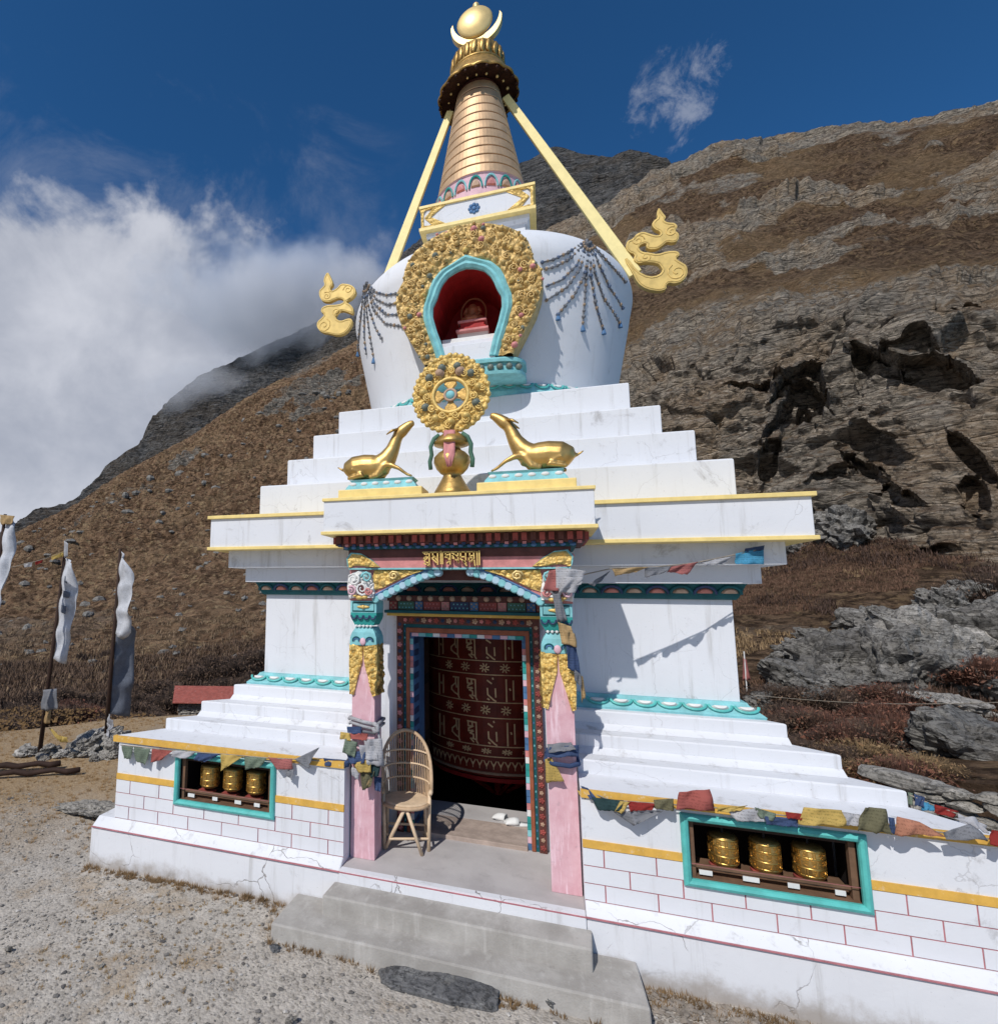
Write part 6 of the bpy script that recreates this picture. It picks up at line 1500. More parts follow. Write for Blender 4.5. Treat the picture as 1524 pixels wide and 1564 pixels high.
# ------------------------------------------------------------------ flagpoles
def flagpole(label, base, topz, lean, strips, extra=()):
    t = thing('flagpole', label, 'flagpole', base)
    tp = (base[0] + lean[0], base[1] + lean[1], topz)
    MB().tube([base, tp], [.035, .022], 8).build('pole', M['dark_wood'], t, smooth=True)
    at = lambda z: Vector(base).lerp(Vector(tp), (z - base[2]) / (topz - base[2]))
    for i, (c, prof, nm) in enumerate(strips):
        # prof: (height, width, direction in degrees from +x)
        rows = []
        zs_ = np.linspace(prof[0][0], prof[-1][0], 26)
        hz = [q[0] for q in prof][::-1]
        m = MB(); vs = []; nu = 7
        for j, z in enumerate(zs_):
            w = np.interp(z, hz, [q[1] for q in prof][::-1]); a = R(np.interp(z, hz, [q[2] for q in prof][::-1]))
            p = at(z)
            for k in range(nu + 1):
                u = k / nu; rip = .05 * math.sin(5.5 * u + j * .33 + i) * u + .02 * math.sin(j * .9 + 3 * u)
                d = Vector((math.cos(a), math.sin(a), 0)); nn = Vector((-d.y, d.x, 0))
                vs.append(tuple(p + d * (.03 + w * u) + nn * rip + Vector((0, 0, -.10 * u + .03 * math.sin(j * .7)))))
        fs = [(j * (nu + 1) + k, j * (nu + 1) + k + 1, (j + 1) * (nu + 1) + k + 1, (j + 1) * (nu + 1) + k) for j in range(25) for k in range(nu)]
        m.add(vs, fs); m.build(nm, CL[c], t, smooth=True, solid=.004)
    for c, q, am in extra:
        m = MB(); m.cloth(q[0], q[1], q[2], q[3], 8, 8, am, 1.3, .01); m.build('scrap', CL[c], t, smooth=True, solid=.004)
    return t
pA = (-6.863,-0.911,0.000); pB = (-6.024,-0.427,0.000); YA, YB = pA[1], pB[1]
hA = (-6.604,-0.950,3.308); hB = (-5.799,-0.620,3.255)
zf = lambda p: p[2]
flagpole('leaning dark flagpole with a patched white banner and a yellow scarf, second in the row', pA, hA[2], (hA[0] - pA[0], hA[1] - pA[1]),
 [('banner', [((-6.597,-0.950,3.095)[2], .30, -20), ((-6.548,-0.950,2.590)[2], .34, -8), ((-6.551,-0.950,2.073)[2], .30, 5), ((-6.577,-0.950,1.522)[2], .18, 25)], 'banner')],
 [('banner_shade_patch', [(-6.530,-1.000,2.798), (-6.394,-1.000,2.777), (-6.398,-1.000,2.674), (-6.533,-1.000,2.694)], .005), ('banner_shade_patch', [(-6.535,-1.000,2.569), (-6.411,-1.000,2.539), (-6.416,-1.000,2.447), (-6.538,-1.000,2.466)], .005), ('banner_shade_patch', [(-6.553,-1.000,2.342), (-6.457,-1.000,2.323), (-6.458,-1.000,2.200), (-6.554,-1.000,2.218)], .005), ('white', [(-6.600,-1.000,3.367), (-6.514,-1.000,3.323), (-6.507,-1.000,3.112), (-6.573,-1.000,3.092)], .01),
  ('grey', [(-6.793,-1.000,1.014), (-6.530,-1.000,1.050), (-6.472,-1.000,0.740), (-6.799,-1.000,0.695)], 0.0310),
  ('tan', [(-6.706,-1.000,0.702), (-6.601,-1.000,0.710), (-6.607,-1.000,0.514), (-6.725,-1.000,0.504)], 0.0186),
  ('yellow', [(-6.627,-1.000,0.454), (-6.547,-1.000,0.441), (-6.325,-1.000,0.306), (-6.400,-1.000,0.280)], 0.0124),
  ('yellow', [(-6.433,-1.000,0.354), (-6.252,-1.000,0.351), (-6.219,-1.000,0.278), (-6.372,-1.000,0.263)], 0.0186),
  ('yellow', [(-6.877,-0.950,3.141), (-6.621,-0.950,3.201), (-6.613,-0.950,3.116), (-6.872,-0.950,3.087)], 0.0124)])
flagpole('upright flagpole whose long narrow white banner reaches down almost to the stones', pB, hB[2], (hB[0] - pB[0], hB[1] - pB[1]),
 [('banner', [((-5.773,-0.660,3.209)[2], .10, -20), ((-5.767,-0.660,2.966)[2], .34, -20), ((-5.740,-0.660,2.287)[2], .36, -12), ((-5.743,-0.660,1.999)[2], .26, 10), ((-5.736,-0.660,1.917)[2], .10, 20)], 'banner'),
  ('banner_shade_patch', [((-5.745,-0.660,2.183)[2], .10, 30), ((-5.745,-0.660,2.029)[2], .30, 40), ((-5.760,-0.660,1.570)[2], .32, 62), ((-5.814,-0.660,0.964)[2], .34, 60), ((-5.813,-0.660,0.647)[2], .32, 50)], 'banner_shade_tail'),  # lower half of the white banner, its shade put into darker cloth
  ('white', [((-5.823,-0.660,0.607)[2], .10, -20), ((-5.833,-0.660,0.272)[2], .09, -20)], 'wrap')])
flagpole('flagpole half out of view with a tall crumpled white banner and a tufted tip', (-6.951,-2.000,0.000), (-7.169,-1.950,3.690)[2], (.12, .1),
 [('banner', [((-7.164,-1.950,3.650)[2], .18, 10), ((-7.113,-1.950,3.255)[2], .20, 0), ((-7.051,-1.950,2.579)[2], .16, 0), ((-7.022,-1.950,2.153)[2], .08, 0)], 'banner')],
 [('tan', [(-6.875,-1.950,3.679), (-6.586,-1.950,3.649), (-6.624,-1.950,3.534), (-6.830,-1.950,3.521)], 0.0186)])
flag_string('thin line of small red, white and yellow flags between the flagpoles', [(-7.498,-2.000,2.808), (-6.941,-1.600,2.920), (-6.760,-1.300,3.035), (-6.594,-0.950,3.201)],
 [('crimson', [(-6.839,-1.300,3.015), (-6.737,-1.250,3.058), (-6.757,-1.250,2.996), (-6.833,-1.300,2.963)], 0.0062), ('white', [(-6.966,-1.400,2.980), (-6.837,-1.350,3.012), (-6.855,-1.350,2.930), (-6.945,-1.400,2.919)], 0.0062), ('yellow', [(-6.741,-1.100,3.108), (-6.594,-1.000,3.176), (-6.615,-1.000,3.113), (-6.721,-1.100,3.045)], 0.0074)])

# ------------------------------------------------------------------ stones and boulders
def boulder_mesh(seed, flat=.7, n=3, rough=.16):
    import bmesh
    bm = bmesh.new(); bmesh.ops.create_icosphere(bm, subdivisions=n, radius=1)
    co = np.array([v.co[:] for v in bm.verts]); rs = np.random.default_rng(seed)
    for _ in range(11):        # split faces
        d = rs.normal(size=3); d /= np.linalg.norm(d); h = rs.uniform(.55, .88)
        s_ = co @ d; co = np.where((s_ > h)[:, None], co - d * (s_ - h)[:, None] * .9, co)
    q = co + seed * 7.1
    f1, f2, iv = cell(q * np.array([1.3, 1.3, 2.2])); h1, h2, hv = cell(q * np.array([3.4, 3.4, 6.0]) + 5)
    co = co * (1 + rough * (fbm(q * 1.6, 3) * .7 + .22 * fbm(q * 6, 3) + .35 * iv - .35 * (1 - sstep(f2 - f1, 0, .12)) + .14 * hv - .12 * (1 - sstep(h2 - h1, 0, .15))))[:, None]
    co = co * (1 + rough * .55 * facet(q * np.array([1.7, 1.7, 2.4]))[:, None])
    lay = co[:, 2] * 5 + .8 * fbm(q * 1.2, 2); co[:, :2] *= (1 + .05 * np.sin(lay * 2.2))[:, None]
    co[:, 2] *= flat
    for v, c in zip(bm.verts, co): v.co = c
    me = bpy.data.meshes.new('boulder'); bm.to_mesh(me); bm.free()
    for p in me.polygons: p.use_smooth = False
    return me
def rock_mat(name, c1, c2, lich=.25, sc=1.0):
    t = NT(name)
    oi = t.n('ShaderNodeObjectInfo')
    bed = dict(rot=(.5, .35, 0))
    a = t.noise(1.4 * sc, 7, .65); st = t.noise(1.0, 9, .75, .7, vec=t.mapv((1.2 * sc, 1.2 * sc, 7 * sc), **bed)); f = t.noise(10 * sc, 7, .75)
    ck = t.vor(1.0, 'DISTANCE_TO_EDGE', vec=t.mapv((1.3 * sc, 1.3 * sc, 3.2 * sc), **bed))
    col = t.mix(t.ramp(a, .3, .7), c1, c2)
    col = t.mix(t.math('MULTIPLY', t.ramp(st, .50, .66), .75), col, tuple(x * 1.6 for x in c2))
    col = t.mix(t.math('MULTIPLY', t.ramp(st, .34, .48, 1, 0), .85), col, tuple(x * .4 for x in c1))
    col = t.mix(t.math('MULTIPLY', t.ramp(f, .47, .60), .85), col, tuple(x * .28 for x in c1))
    col = t.mix(t.math('MULTIPLY', t.ramp(t.noise(3.1 * sc, 8, .75), .56, .66), lich), col, (.42, .41, .37))
    col = t.mix(t.math('MULTIPLY', t.ramp(ck, 0, .02, 1, 0), .12), col, tuple(x * .3 for x in c1))
    col = t.mix(t.math('MULTIPLY', oi.outputs['Random'], .35), col, tuple(x * .6 for x in c1))
    return t.done(col, .95, 0, t.bump(t.math('ADD', st, t.math('ADD', f, t.math('MULTIPLY', t.ramp(ck, 0, .05), .25))), .9, .08 / sc), .15)
M['boulder'] = rock_mat('boulder_rock', (.17, .16, .148), (.31, .295, .27), .45)
M['wall_stone'] = rock_mat('wall_stone', (.30, .28, .25), (.48, .45, .40), .35, 3)
M['pale_rock'] = rock_mat('pale_rock', (.36, .34, .31), (.52, .49, .45), .3, 1.5)
M['slate'] = rock_mat('dark_slate', (.17, .17, .175), (.29, .286, .28), .3, 2.2)
BM = [boulder_mesh(k, .72 + .06 * (k % 4), 5, .30) for k in range(7)]
for q in BM: q.materials.append(M['boulder'])
def boulder(i, p, sx, sy, sz, rot, label, mat='boulder', name='boulder', grp=None):
    o = bpy.data.objects.new(name, BM[i % 7]); COL.objects.link(o); o.location = p; o.scale = (sx, sy, sz); o.rotation_euler = rot
    o.material_slots[0].link = 'OBJECT'; o.material_slots[0].material = M[mat]; tag(o, label, 'boulder' if name == 'boulder' else 'stone', grp); return o
# right-hand boulder field (placed on the slope between the wall and the cliff)
BL = [
 (0, ((0.452,0.874,-0.176), 12.8), 1.45, 1.1, 1.0, (.1, .25, .5), 'huge dark lichened boulder leaning over the dry stone wall'),
 (1, ((0.396,0.915,-0.081), 24), 1.96, 1.89, 2.10, (.2, -.1, 1.2), 'rounded grey boulder in the middle of the rock pile below the brown slope'),
 (2, ((0.435,0.899,-0.057), 25), 2.32, 1.89, 2.46, (-.1, .2, .4), 'tall pale streaked boulder on the crest of the rock pile'),
 (3, ((0.350,0.933,-0.085), 24), 1.74, 1.45, 1.45, (.1, .3, 2.0), 'slanting slabby boulder just left of the rounded grey one'),
 (4, ((0.309,0.947,-0.093), 23), 1.74, 1.45, 1.38, (.0, .35, .9), 'low dark boulder at the foot of the slope close behind the stupa wall'),
 (5, ((0.474,0.879,-0.054), 27), 2.75, 2.17, 2.46, (.2, .1, 1.5), 'broad grey crag boulder above the huge dark boulder'),
 (6, ((0.422,0.906,-0.035), 29), 2.32, 1.74, 1.59, (.1, -.2, 2.2), 'weathered boulder at the top of the pile under the brown slope'),
 (0, ((0.366,0.923,-0.116), 21), 1.01, 0.87, 0.72, (.1, .1, .3), 'small rough boulder in the brush under the rock pile'),
 (1, ((0.448,0.887,-0.114), 21), 1.59, 0.87, 0.55, (0, .1, .2), 'low pale boulder lying above the huge dark one'),
 (2, ((0.278,0.953,-0.124), 21), 0.80, 0.72, 0.58, (.2, .2, .3), 'small boulder near the pink marker pole'),
 (3, ((0.453,0.890,-0.056), 26), 1.45, 1.45, 1.30, (.3, .1, 1.1), 'square grey boulder between the tall pale boulder and the crag'),
 (4, ((0.386,0.922,-0.032), 27), 1.16, 1.16, 0.87, (.1, .2, 2.1), 'grey boulder topping the rock pile on its stupa side'),
 (5, ((0.336,0.941,-0.043), 27), 1.16, 0.87, 0.58, (.1, .2, .1), 'flat outcrop stone at the lower edge of the brown slope'),
]
for i, (n_, d0), a, b_, c, r_, lb in BL:
    p, d = landing(PR_, n_); k = d / d0; boulder(i, p, a * k * .78, b_ * k * .8, c * k * 1.05, r_, lb, 'pale_rock' if 'pale' in lb else 'boulder')
for n_, sc_ in (((0.290,0.955,-0.068), .5), ((0.300,0.947,-0.111), .45), ((0.323,0.943,-0.079), .6), ((0.328,0.938,-0.116), .5), ((0.344,0.933,-0.110), .45), ((0.361,0.929,-0.076), .7), ((0.374,0.922,-0.099), .6), ((0.389,0.919,-0.061), .7), ((0.398,0.911,-0.108), .5), ((0.410,0.908,-0.083), .7), ((0.414,0.904,-0.110), .45), ((0.426,0.900,-0.097), .6), ((0.440,0.894,-0.084), .8), ((0.451,0.888,-0.090), .6), ((0.464,0.882,-0.078), .8), ((0.473,0.876,-0.095), .7), ((0.440,0.897,-0.034), .7), ((0.400,0.916,-0.036), .5), ((0.463,0.886,-0.021), .8), ((0.485,0.874,-0.012), .8), ((0.294,0.946,-0.133), .3), ((0.365,0.923,-0.126), .35), ((0.387,0.913,-0.128), .3)):
    p, d = landing(PR_, n_); q = sc_ * d / 22
    boulder(random.randrange(7), p, q * random.uniform(.9, 1.4), q, q * random.uniform(.8, 1.4), (random.uniform(-.5, .5), random.uniform(-.5, .5), random.uniform(0, 6)), 'one of the many grey broken boulders jumbled in the rock pile below the brown slope', 'boulder', 'boulder', 'jumbled boulders of the rock pile')
boulder(2, landing(PR_, (0.377,0.922,0.083))[0], 2.0, 1.5, 1.9, (.1, .2, .8), 'large rounded dark boulder at the foot of the cliff')
boulder(5, landing(PR_, (0.324,0.944,0.058))[0], 1.1, .8, .8, (.1, .2, .8), 'fallen block at the foot of the cliff beside the cornice')
# dry stone wall
wl_ = thing('stone_wall', 'rough dry stone wall of grey and buff stones below the huge dark boulder', 'stone wall', (5.190,1.466,0.000))
SM = [boulder_mesh(20 + k, .8, 3, .14) for k in range(6)]
for q in SM: q.materials.append(M['wall_stone'])
A0 = Vector((4.041,0.651,0.496)); A1 = Vector((5.143,-0.539,0.763))
zt0, zt1 = A0.z, A1.z
dirw = (A1 - A0); dirw.z = 0; Lw = dirw.length; dirw.normalize(); nw = Vector((-dirw.y, dirw.x, 0))
row = 0; z = -.02
while row < 11:
    u = random.uniform(-.1, .1)
    while u < Lw:
        w = random.uniform(.14, .34); h = random.uniform(.10, .16)
        ztop = zt0 + (zt1 - zt0) * u / Lw - max(0, .25 - u) * .9
        zc = -.05 + row * .105 + random.uniform(-.025, .025) - .0
        if zc < ztop - .03:
            p = A0 + dirw * (u + w / 2) + nw * random.uniform(-.05, .05)
            inst('stone', random.choice(SM), wl_, (p.x, p.y, zc), (random.uniform(-.25, .25), random.uniform(-.2, .2), math.atan2(dirw.y, dirw.x) + random.uniform(-.3, .3)), (w * .58, .18, h * .66),
                 mat=M['wall_stone'] if random.random() < .7 else M['pale_rock'])
        u += w * .93
    row += 1
p = A0 + dirw * .62; o = inst('boulder', SM[0], None, (p.x, p.y, zt0 + .06), (0, .05, math.atan2(dirw.y, dirw.x)), (.50, .22, .14), mat=M['pale_rock']); tag(o, 'long pale slab laid along the top of the dry stone wall', 'boulder')
# by the flagpoles
boulder(4, (-6.348,-0.393,0.000), .62, .5, .50, (.0, -.3, .3), 'pale wedge shaped boulder between the two flagpoles', 'pale_rock')
boulder(1, (-5.889,-0.375,0.000), .26, .3, .42, (.1, .1, .7), 'upright grey stone close behind the foot of the upright flagpole', 'pale_rock')
k = 0
lbls = ['at the foot of the leaning flagpole', 'at the foot of the upright flagpole']
for p, s_ in (((-7.128,-0.977,0.000), 0.16), ((-6.769,-0.875,0.000), 0.15), ((-6.772,-0.720,0.000), 0.17), ((-6.477,-0.837,0.000), 0.11), ((-6.476,-0.722,0.000), 0.12), ((-6.281,-0.798,0.000), 0.1), ((-6.352,-0.635,0.000), 0.13), ((-6.141,-0.743,0.000), 0.11), ((-6.163,-0.599,0.000), 0.12), ((-5.947,-0.705,0.000), 0.11), ((-6.047,-0.515,0.000), 0.14), ((-5.751,-0.628,0.000), 0.17), ((-5.692,-0.568,0.000), 0.13), ((-6.653,-1.054,0.000), 0.1), ((-6.487,-0.915,0.000), 0.09), ((-7.017,-0.894,0.000), 0.12), ((-5.794,-0.719,0.000), 0.09), ((-5.873,-0.823,0.000), 0.08)):
    boulder(k, (p[0], p[1], .03), s_ * 1.1, s_, s_ * .9, (random.uniform(-.3, .3), random.uniform(-.3, .3), random.uniform(0, 3)), 'small grey stone in the rubble heaped about the flagpole feet', 'wall_stone' if k % 3 else 'pale_rock', 'stone', 'rubble stones at the flagpoles'); k += 1
boulder(5, (-4.404,-2.373,0.000), .50, .26, .10, (0, .02, .25), 'flat grey stone lying on the grass near the plinth corner', 'wall_stone')
# slate slab in front of the steps
ctr = Vector((-0.039,-3.925,0.000))
slab = thing('slate_slab', 'dark layered slab of slate lying on the gravel before the lower step', 'stone slab', tuple(ctr))
def slate_layer(sx, sy, dx, dy, z0, z1, seed):
    rs = np.random.default_rng(seed); n_ = 26; m = MB(); pts = []
    for k in range(n_):
        a = k * 2 * math.pi / n_; r_ = 1 + rs.uniform(-.10, .06)
        pts.append((math.copysign(abs(math.cos(a)) ** .55, math.cos(a)) * sx * r_ + dx, math.copysign(abs(math.sin(a)) ** .6, math.sin(a)) * sy * r_ + dy))
    tilt = lambda x, y: .04 * x + .03 * y
    m.loft([[(ctr.x + x * q, ctr.y + y * q, z + tilt(x, y) + (rs.uniform(-.004, .004) if q < .99 else 0)) for x, y in pts] for q, z in ((1.0, z0), (1.01, (z0 + z1) / 2), (1.0, z1 - .004), (.96, z1), (.7, z1 + .006), (.3, z1 + .004))])
    m.build('slate_layer', M['slate'], slab)
slate_layer(.40, .155, 0, 0, -.05, .014, 1); slate_layer(.375, .140, .01, .008, .012, .026, 2); slate_layer(.33, .118, -.005, .02, .024, .036, 3); slate_layer(.20, .085, -.10, .03, .034, .043, 4)
# ------------------------------------------------------------------ timber by the flagpoles
def log(p, q, r, label):
    p, q = Vector(p), Vector(q); n = 9
    pts = [tuple(p.lerp(q, i / n) + Vector((0, 0, .02 * math.sin(i * 2.1)))) for i in range(n + 1)]
    m = MB(); m.tube(pts, [r * (1 + .12 * math.sin(i * 1.7)) for i in range(n + 1)], 10)
    o = m.build('log', M['dark_wood'], None, smooth=True, org=tuple(p)); o.location = p; tag(o, label, 'log')
log((-7.171,-1.956,0.060), (-6.074,-1.266,0.060), .04, 'dark log lying just in front of the rubble')
log((-6.901,-2.154,0.050), (-5.600,-1.375,0.050), .036, 'long thin dark log lying nearer the gravel')

# ------------------------------------------------------------------ stone hut with a red roof
hp0 = Vector((-9.128,7.003,-1.134))
hut = thing('stone_hut', 'low stone hut with a red metal roof half hidden behind the terraces', 'hut', tuple(hp0))
az = math.atan2(hp0.x - CAM[0], hp0.y - CAM[1]) + .25
hx = Vector((math.cos(az), -math.sin(az), 0)); hy = Vector((math.sin(az), math.cos(az), 0))
H = lambda u, v, z: tuple(hp0 + (hx * u + hy * v) * .74 + Vector((0, 0, z * .62)))
m = MB(); m.loft([[H(-.95, 0, -.5), H(1.5, 0, -.5), H(1.5, 2, -.5), H(-.95, 2, -.5)], [H(-.95, 0, .62), H(1.5, 0, .62), H(1.5, 2, .62), H(-.95, 2, .62)]]); hw = m.build('wall', M['wall_stone'], hut)
for r_ in range(6):
    u = -1.0 + random.uniform(0, .1)
    while u < 1.45:
        w = random.uniform(.14, .30); p = H(u + w / 2, -.02, -.05 + r_ * .115)
        inst('stone', random.choice(SM), hut, p, (random.uniform(-.2, .2), 0, -az + random.uniform(-.2, .2)), (w * .45, .08, .05)); u += w * .95
m = MB(); m.loft([[H(-1.1, -.35, .66), H(1.6, -.35, .66), H(1.6, 1.0, 1.18), H(-1.45, 1.0, 1.18)], [H(-1.1, -.35, .70), H(1.6, -.35, .70), H(1.6, 1.0, 1.22), H(-1.45, 1.0, 1.22)]])
m.build('roof', paint('rusty_red_roof', lin(166, 92, 80), .35, .6, worn=(.45, .3, .26), worn_amt=.5), hut)
MB().loft([[H(-1.1, -.30, .5), H(-.97, -.02, .5), H(-1.0, .3, .5), H(-1.15, .2, .5)], [H(-1.1, -.30, .66), H(-.97, -.02, .66), H(-1.0, .3, .72), H(-1.15, .2, .72)]]).build('eave', M['dark_wood'], hut)

# ------------------------------------------------------------------ shrubs
def shrub_mesh(seed, n, mats, tall=.8, spread=1.0):
    rs = np.random.default_rng(seed); vs = []; fs = []; mi = []
    for k in range(n):
        a = rs.uniform(0, 2 * math.pi); rr_ = math.sqrt(rs.uniform(0, 1)) * spread; h = tall * (1 - .55 * (rr_ / spread) ** 2) * rs.uniform(.35, 1.0)
        bx, by = .35 * rr_ * math.cos(a), .35 * rr_ * math.sin(a); tx, ty = rr_ * math.cos(a), rr_ * math.sin(a)
        if k % 5 < 3:      # twig
            w = .006; p0 = np.array([bx, by, 0]); p1 = np.array([tx, ty, h]); s_ = np.array([math.sin(a), -math.cos(a), 0]) * w
            i = len(vs); vs += [p0 - s_, p0 + s_, p1 + s_ * .4, p1 - s_ * .4]; fs.append((i, i + 1, i + 2, i + 3)); mi.append(0)
        else:               # spray of small leaves
            c = np.array([tx, ty, h]) * rs.uniform(.6, 1.02) ; d1 = rs.normal(size=3) * .024; d2 = rs.normal(size=3) * .013
            i = len(vs); vs += [c - d1, c + d2, c + d1, c - d2]; fs.append((i, i + 1, i + 2, i + 3)); mi.append(1 + (k % 2))
    me = bpy.data.meshes.new('shrub'); me.from_pydata([tuple(v) for v in vs], [], fs)
    for m_ in mats: me.materials.append(m_)
    me.polygons.foreach_set('material_index', mi); me.update(); return me
def leafm(name, c): return paint(name, c, .45, .9, scale=4, bump=0)
SH = {'dark': [shrub_mesh(k, 5200, [leafm('twig_dark', (.10, .07, .055)), leafm('leaf_dark', (.14, .092, .068)), leafm('leaf_brown', (.20, .13, .085))]) for k in range(3)],
      'red': [shrub_mesh(k + 5, 5200, [leafm('twig_red', (.15, .075, .055)), leafm('leaf_rust', (.29, .125, .08)), leafm('leaf_russet', (.23, .12, .08))]) for k in range(2)],
      'straw': [shrub_mesh(k + 9, 3500, [leafm('twig_straw', (.28, .19, .10)), leafm('leaf_straw', (.38, .25, .13)), leafm('leaf_ochre', (.30, .18, .09))], .6) for k in range(2)]}
def shrub(kd, p, s_, label, grp):
    o = bpy.data.objects.new('shrub', random.choice(SH[kd])); COL.objects.link(o); o.location = p; o.scale = (s_ * random.uniform(.85, 1.2), s_ * random.uniform(.85, 1.2), s_ * random.uniform(.8, 1.15)); o.rotation_euler = (0, 0, random.uniform(0, 6.3)); tag(o, label, 'shrub', grp)
LS = [((-0.756,0.625,-0.195), 'dark'), ((-0.742,0.642,-0.193), 'dark'), ((-0.727,0.659,-0.192), 'dark'), ((-0.710,0.675,-0.199), 'dark'), ((-0.693,0.693,-0.196), 'red'), ((-0.674,0.710,-0.202), 'red'), ((-0.659,0.726,-0.198), 'red'), ((-0.639,0.741,-0.207), 'dark'), ((-0.620,0.758,-0.201), 'dark'), ((-0.599,0.773,-0.209), 'dark'), ((-0.582,0.789,-0.196), 'dark'), ((-0.738,0.651,-0.180), 'dark'), ((-0.721,0.670,-0.177), 'dark'), ((-0.702,0.690,-0.175), 'dark'), ((-0.684,0.707,-0.181), 'dark'), ((-0.617,0.767,-0.177), 'dark'), ((-0.598,0.783,-0.170), 'dark'), ((-0.571,0.806,-0.159), 'dark'), ((-0.549,0.821,-0.154), 'dark'), ((-0.525,0.838,-0.151), 'dark'), ((-0.501,0.852,-0.149), 'dark'), ((-0.476,0.866,-0.154), 'dark'), ((-0.460,0.876,-0.148), 'dark'), ((-0.512,0.847,-0.139), 'dark'), ((-0.544,0.827,-0.142), 'dark'), ((-0.487,0.862,-0.137), 'dark'), ((-0.466,0.875,-0.131), 'dark'), ((-0.635,0.751,-0.183), 'dark'), ((-0.657,0.732,-0.179), 'dark')]
for n_, kd in LS:
    p, d = landing(PL_, n_)
    shrub(kd, (p[0], p[1], p[2] - .15), .85 * d / 17, 'rust red shrub in the brush band behind the flagpoles' if kd == 'red' else 'dark leafless shrub in the brush band at the foot of the hill', 'rust red shrubs behind the flagpoles' if kd == 'red' else 'dark shrubs at the foot of the hill')
RS = [((0.302,0.931,-0.205), 'dark'), ((0.316,0.924,-0.214), 'dark'), ((0.339,0.918,-0.206), 'dark'), ((0.362,0.913,-0.187), 'red'), ((0.375,0.910,-0.177), 'red'), ((0.387,0.906,-0.171), 'straw'), ((0.396,0.901,-0.177), 'red'), ((0.365,0.908,-0.205), 'straw'), ((0.280,0.940,-0.193), 'dark'), ((0.268,0.947,-0.178), 'dark'), ((0.354,0.921,-0.161), 'dark'), ((0.373,0.916,-0.151), 'dark'), ((0.397,0.907,-0.139), 'red'), ((0.298,0.941,-0.162), 'dark'), ((0.330,0.930,-0.161), 'dark'), ((0.279,0.945,-0.172), 'dark'), ((0.299,0.938,-0.174), 'dark'), ((0.321,0.931,-0.174), 'dark'), ((0.338,0.923,-0.183), 'red'), ((0.352,0.915,-0.196), 'red'), ((0.371,0.907,-0.200), 'straw'), ((0.387,0.903,-0.190), 'red'), ((0.358,0.918,-0.172), 'dark'), ((0.382,0.909,-0.164), 'red'), ((0.402,0.902,-0.156), 'red'), ((0.289,0.946,-0.146), 'dark'), ((0.316,0.937,-0.147), 'dark'), ((0.350,0.925,-0.146), 'dark'), ((0.328,0.923,-0.201), 'dark'), ((0.401,0.898,-0.183), 'straw'), ((0.416,0.903,-0.110), 'dark'), ((0.462,0.882,-0.093), 'red'), ((0.477,0.873,-0.101), 'red'), ((0.486,0.874,0.003), 'dark'), ((0.468,0.884,0.006), 'dark'), ((0.318,0.931,-0.179), 'red')]
for n_, kd in RS:
    p, d = landing(PR_, n_)
    shrub(kd, (p[0], p[1], p[2] - .08), .80 * d / 15, {'dark': 'dark twiggy shrub among the boulders behind the stupa', 'red': 'rust red shrub among the boulders behind the stupa', 'straw': 'straw coloured shrub just above the dry stone wall'}[kd], kd + ' shrubs among the boulders')
# heath on the brown slope below the cliff, and tufts on the hill: nobody could count them
def scatter(name, n, area, size, mat, terr, seed, sink=.0, blades=5, flatten=1.0):
    P = terr.reshape(-1, 3); rs = np.random.default_rng(seed); ok = np.nonzero(area(P))[0]
    pick = rs.choice(ok, min(n, len(ok)), replace=False); vs = []; fs = []
    for i in pick:
        c = P[i]; s_ = size * rs.uniform(.5, 1.5)
        for _ in range(blades):
            a = rs.uniform(0, 2 * math.pi); d = np.array([math.cos(a), math.sin(a), 0]); l_ = np.array([-d[1], d[0], 0])
            o_ = c + rs.normal(size=3) * np.array([.4, .4, .05]) * s_; t_ = o_ + d * s_ * rs.uniform(.1, .6) + np.array([0, 0, s_ * rs.uniform(.4, 1.0) * flatten])
            k = len(vs); w = l_ * s_ * .075; vs += [o_ - w, o_ + w, t_ + w * .3, t_ - w * .3]; fs.append((k, k + 1, k + 2, k + 3))
    me = bpy.data.meshes.new(name); me.from_pydata([tuple(v) for v in vs], [], fs); me.materials.append(mat); me.update()
    o = bpy.data.objects.new(name, me); COL.objects.link(o); kind(o, 'stuff')
def screen(P): return np.arctan2(P[:, 0] - CAM[0], P[:, 1] - CAM[1]), np.hypot(P[:, 0] - CAM[0], P[:, 1] - CAM[1])
def area_heath(P):
    nz = fbm(P * .12, 3); return nz > -.2
scatter('heath', 20000, area_heath, .11, leafm('heath_brown', (.20, .115, .075)), PR_[34:139], 3, blades=8)
def area_heath2(P):
    nz = fbm(P * .12 + 9, 3); return nz > .05
scatter('dry_grass', 5000, area_heath2, .15, leafm('dry_tuft', (.38, .26, .14)), PR_[30:150], 4, blades=8)
def area_l(P):
    a, r_ = screen(P); nz = fbm(P * .1, 3); return (r_ > 22) & (r_ < 40) & (nz > -.15)
scatter('hill_heath', 8000, area_l, .26, leafm('heath_left', (.19, .125, .085)), PL_, 5, blades=8)
scatter('hill_brush', 5000, lambda P: (screen(P)[1] > 22) & (screen(P)[1] < 42) & (fbm(P * .14 + 40, 3) > .0), .34, leafm('heath_dark', (.085, .058, .045)), PL_, 6, blades=9)
scatter('hill_straw', 2500, lambda P: (screen(P)[1] > 30) & (screen(P)[1] < 60) & (fbm(P * .14 + 80, 3) > .05), .30, leafm('heath_straw', (.30, .21, .13)), PL_, 7, blades=6)
scatter('slope_brush', 3500, lambda P: fbm(P * .16 + 20, 3) > .05, .22, leafm('slope_dark', (.10, .062, .046)), PR_[34:139], 8, blades=9)

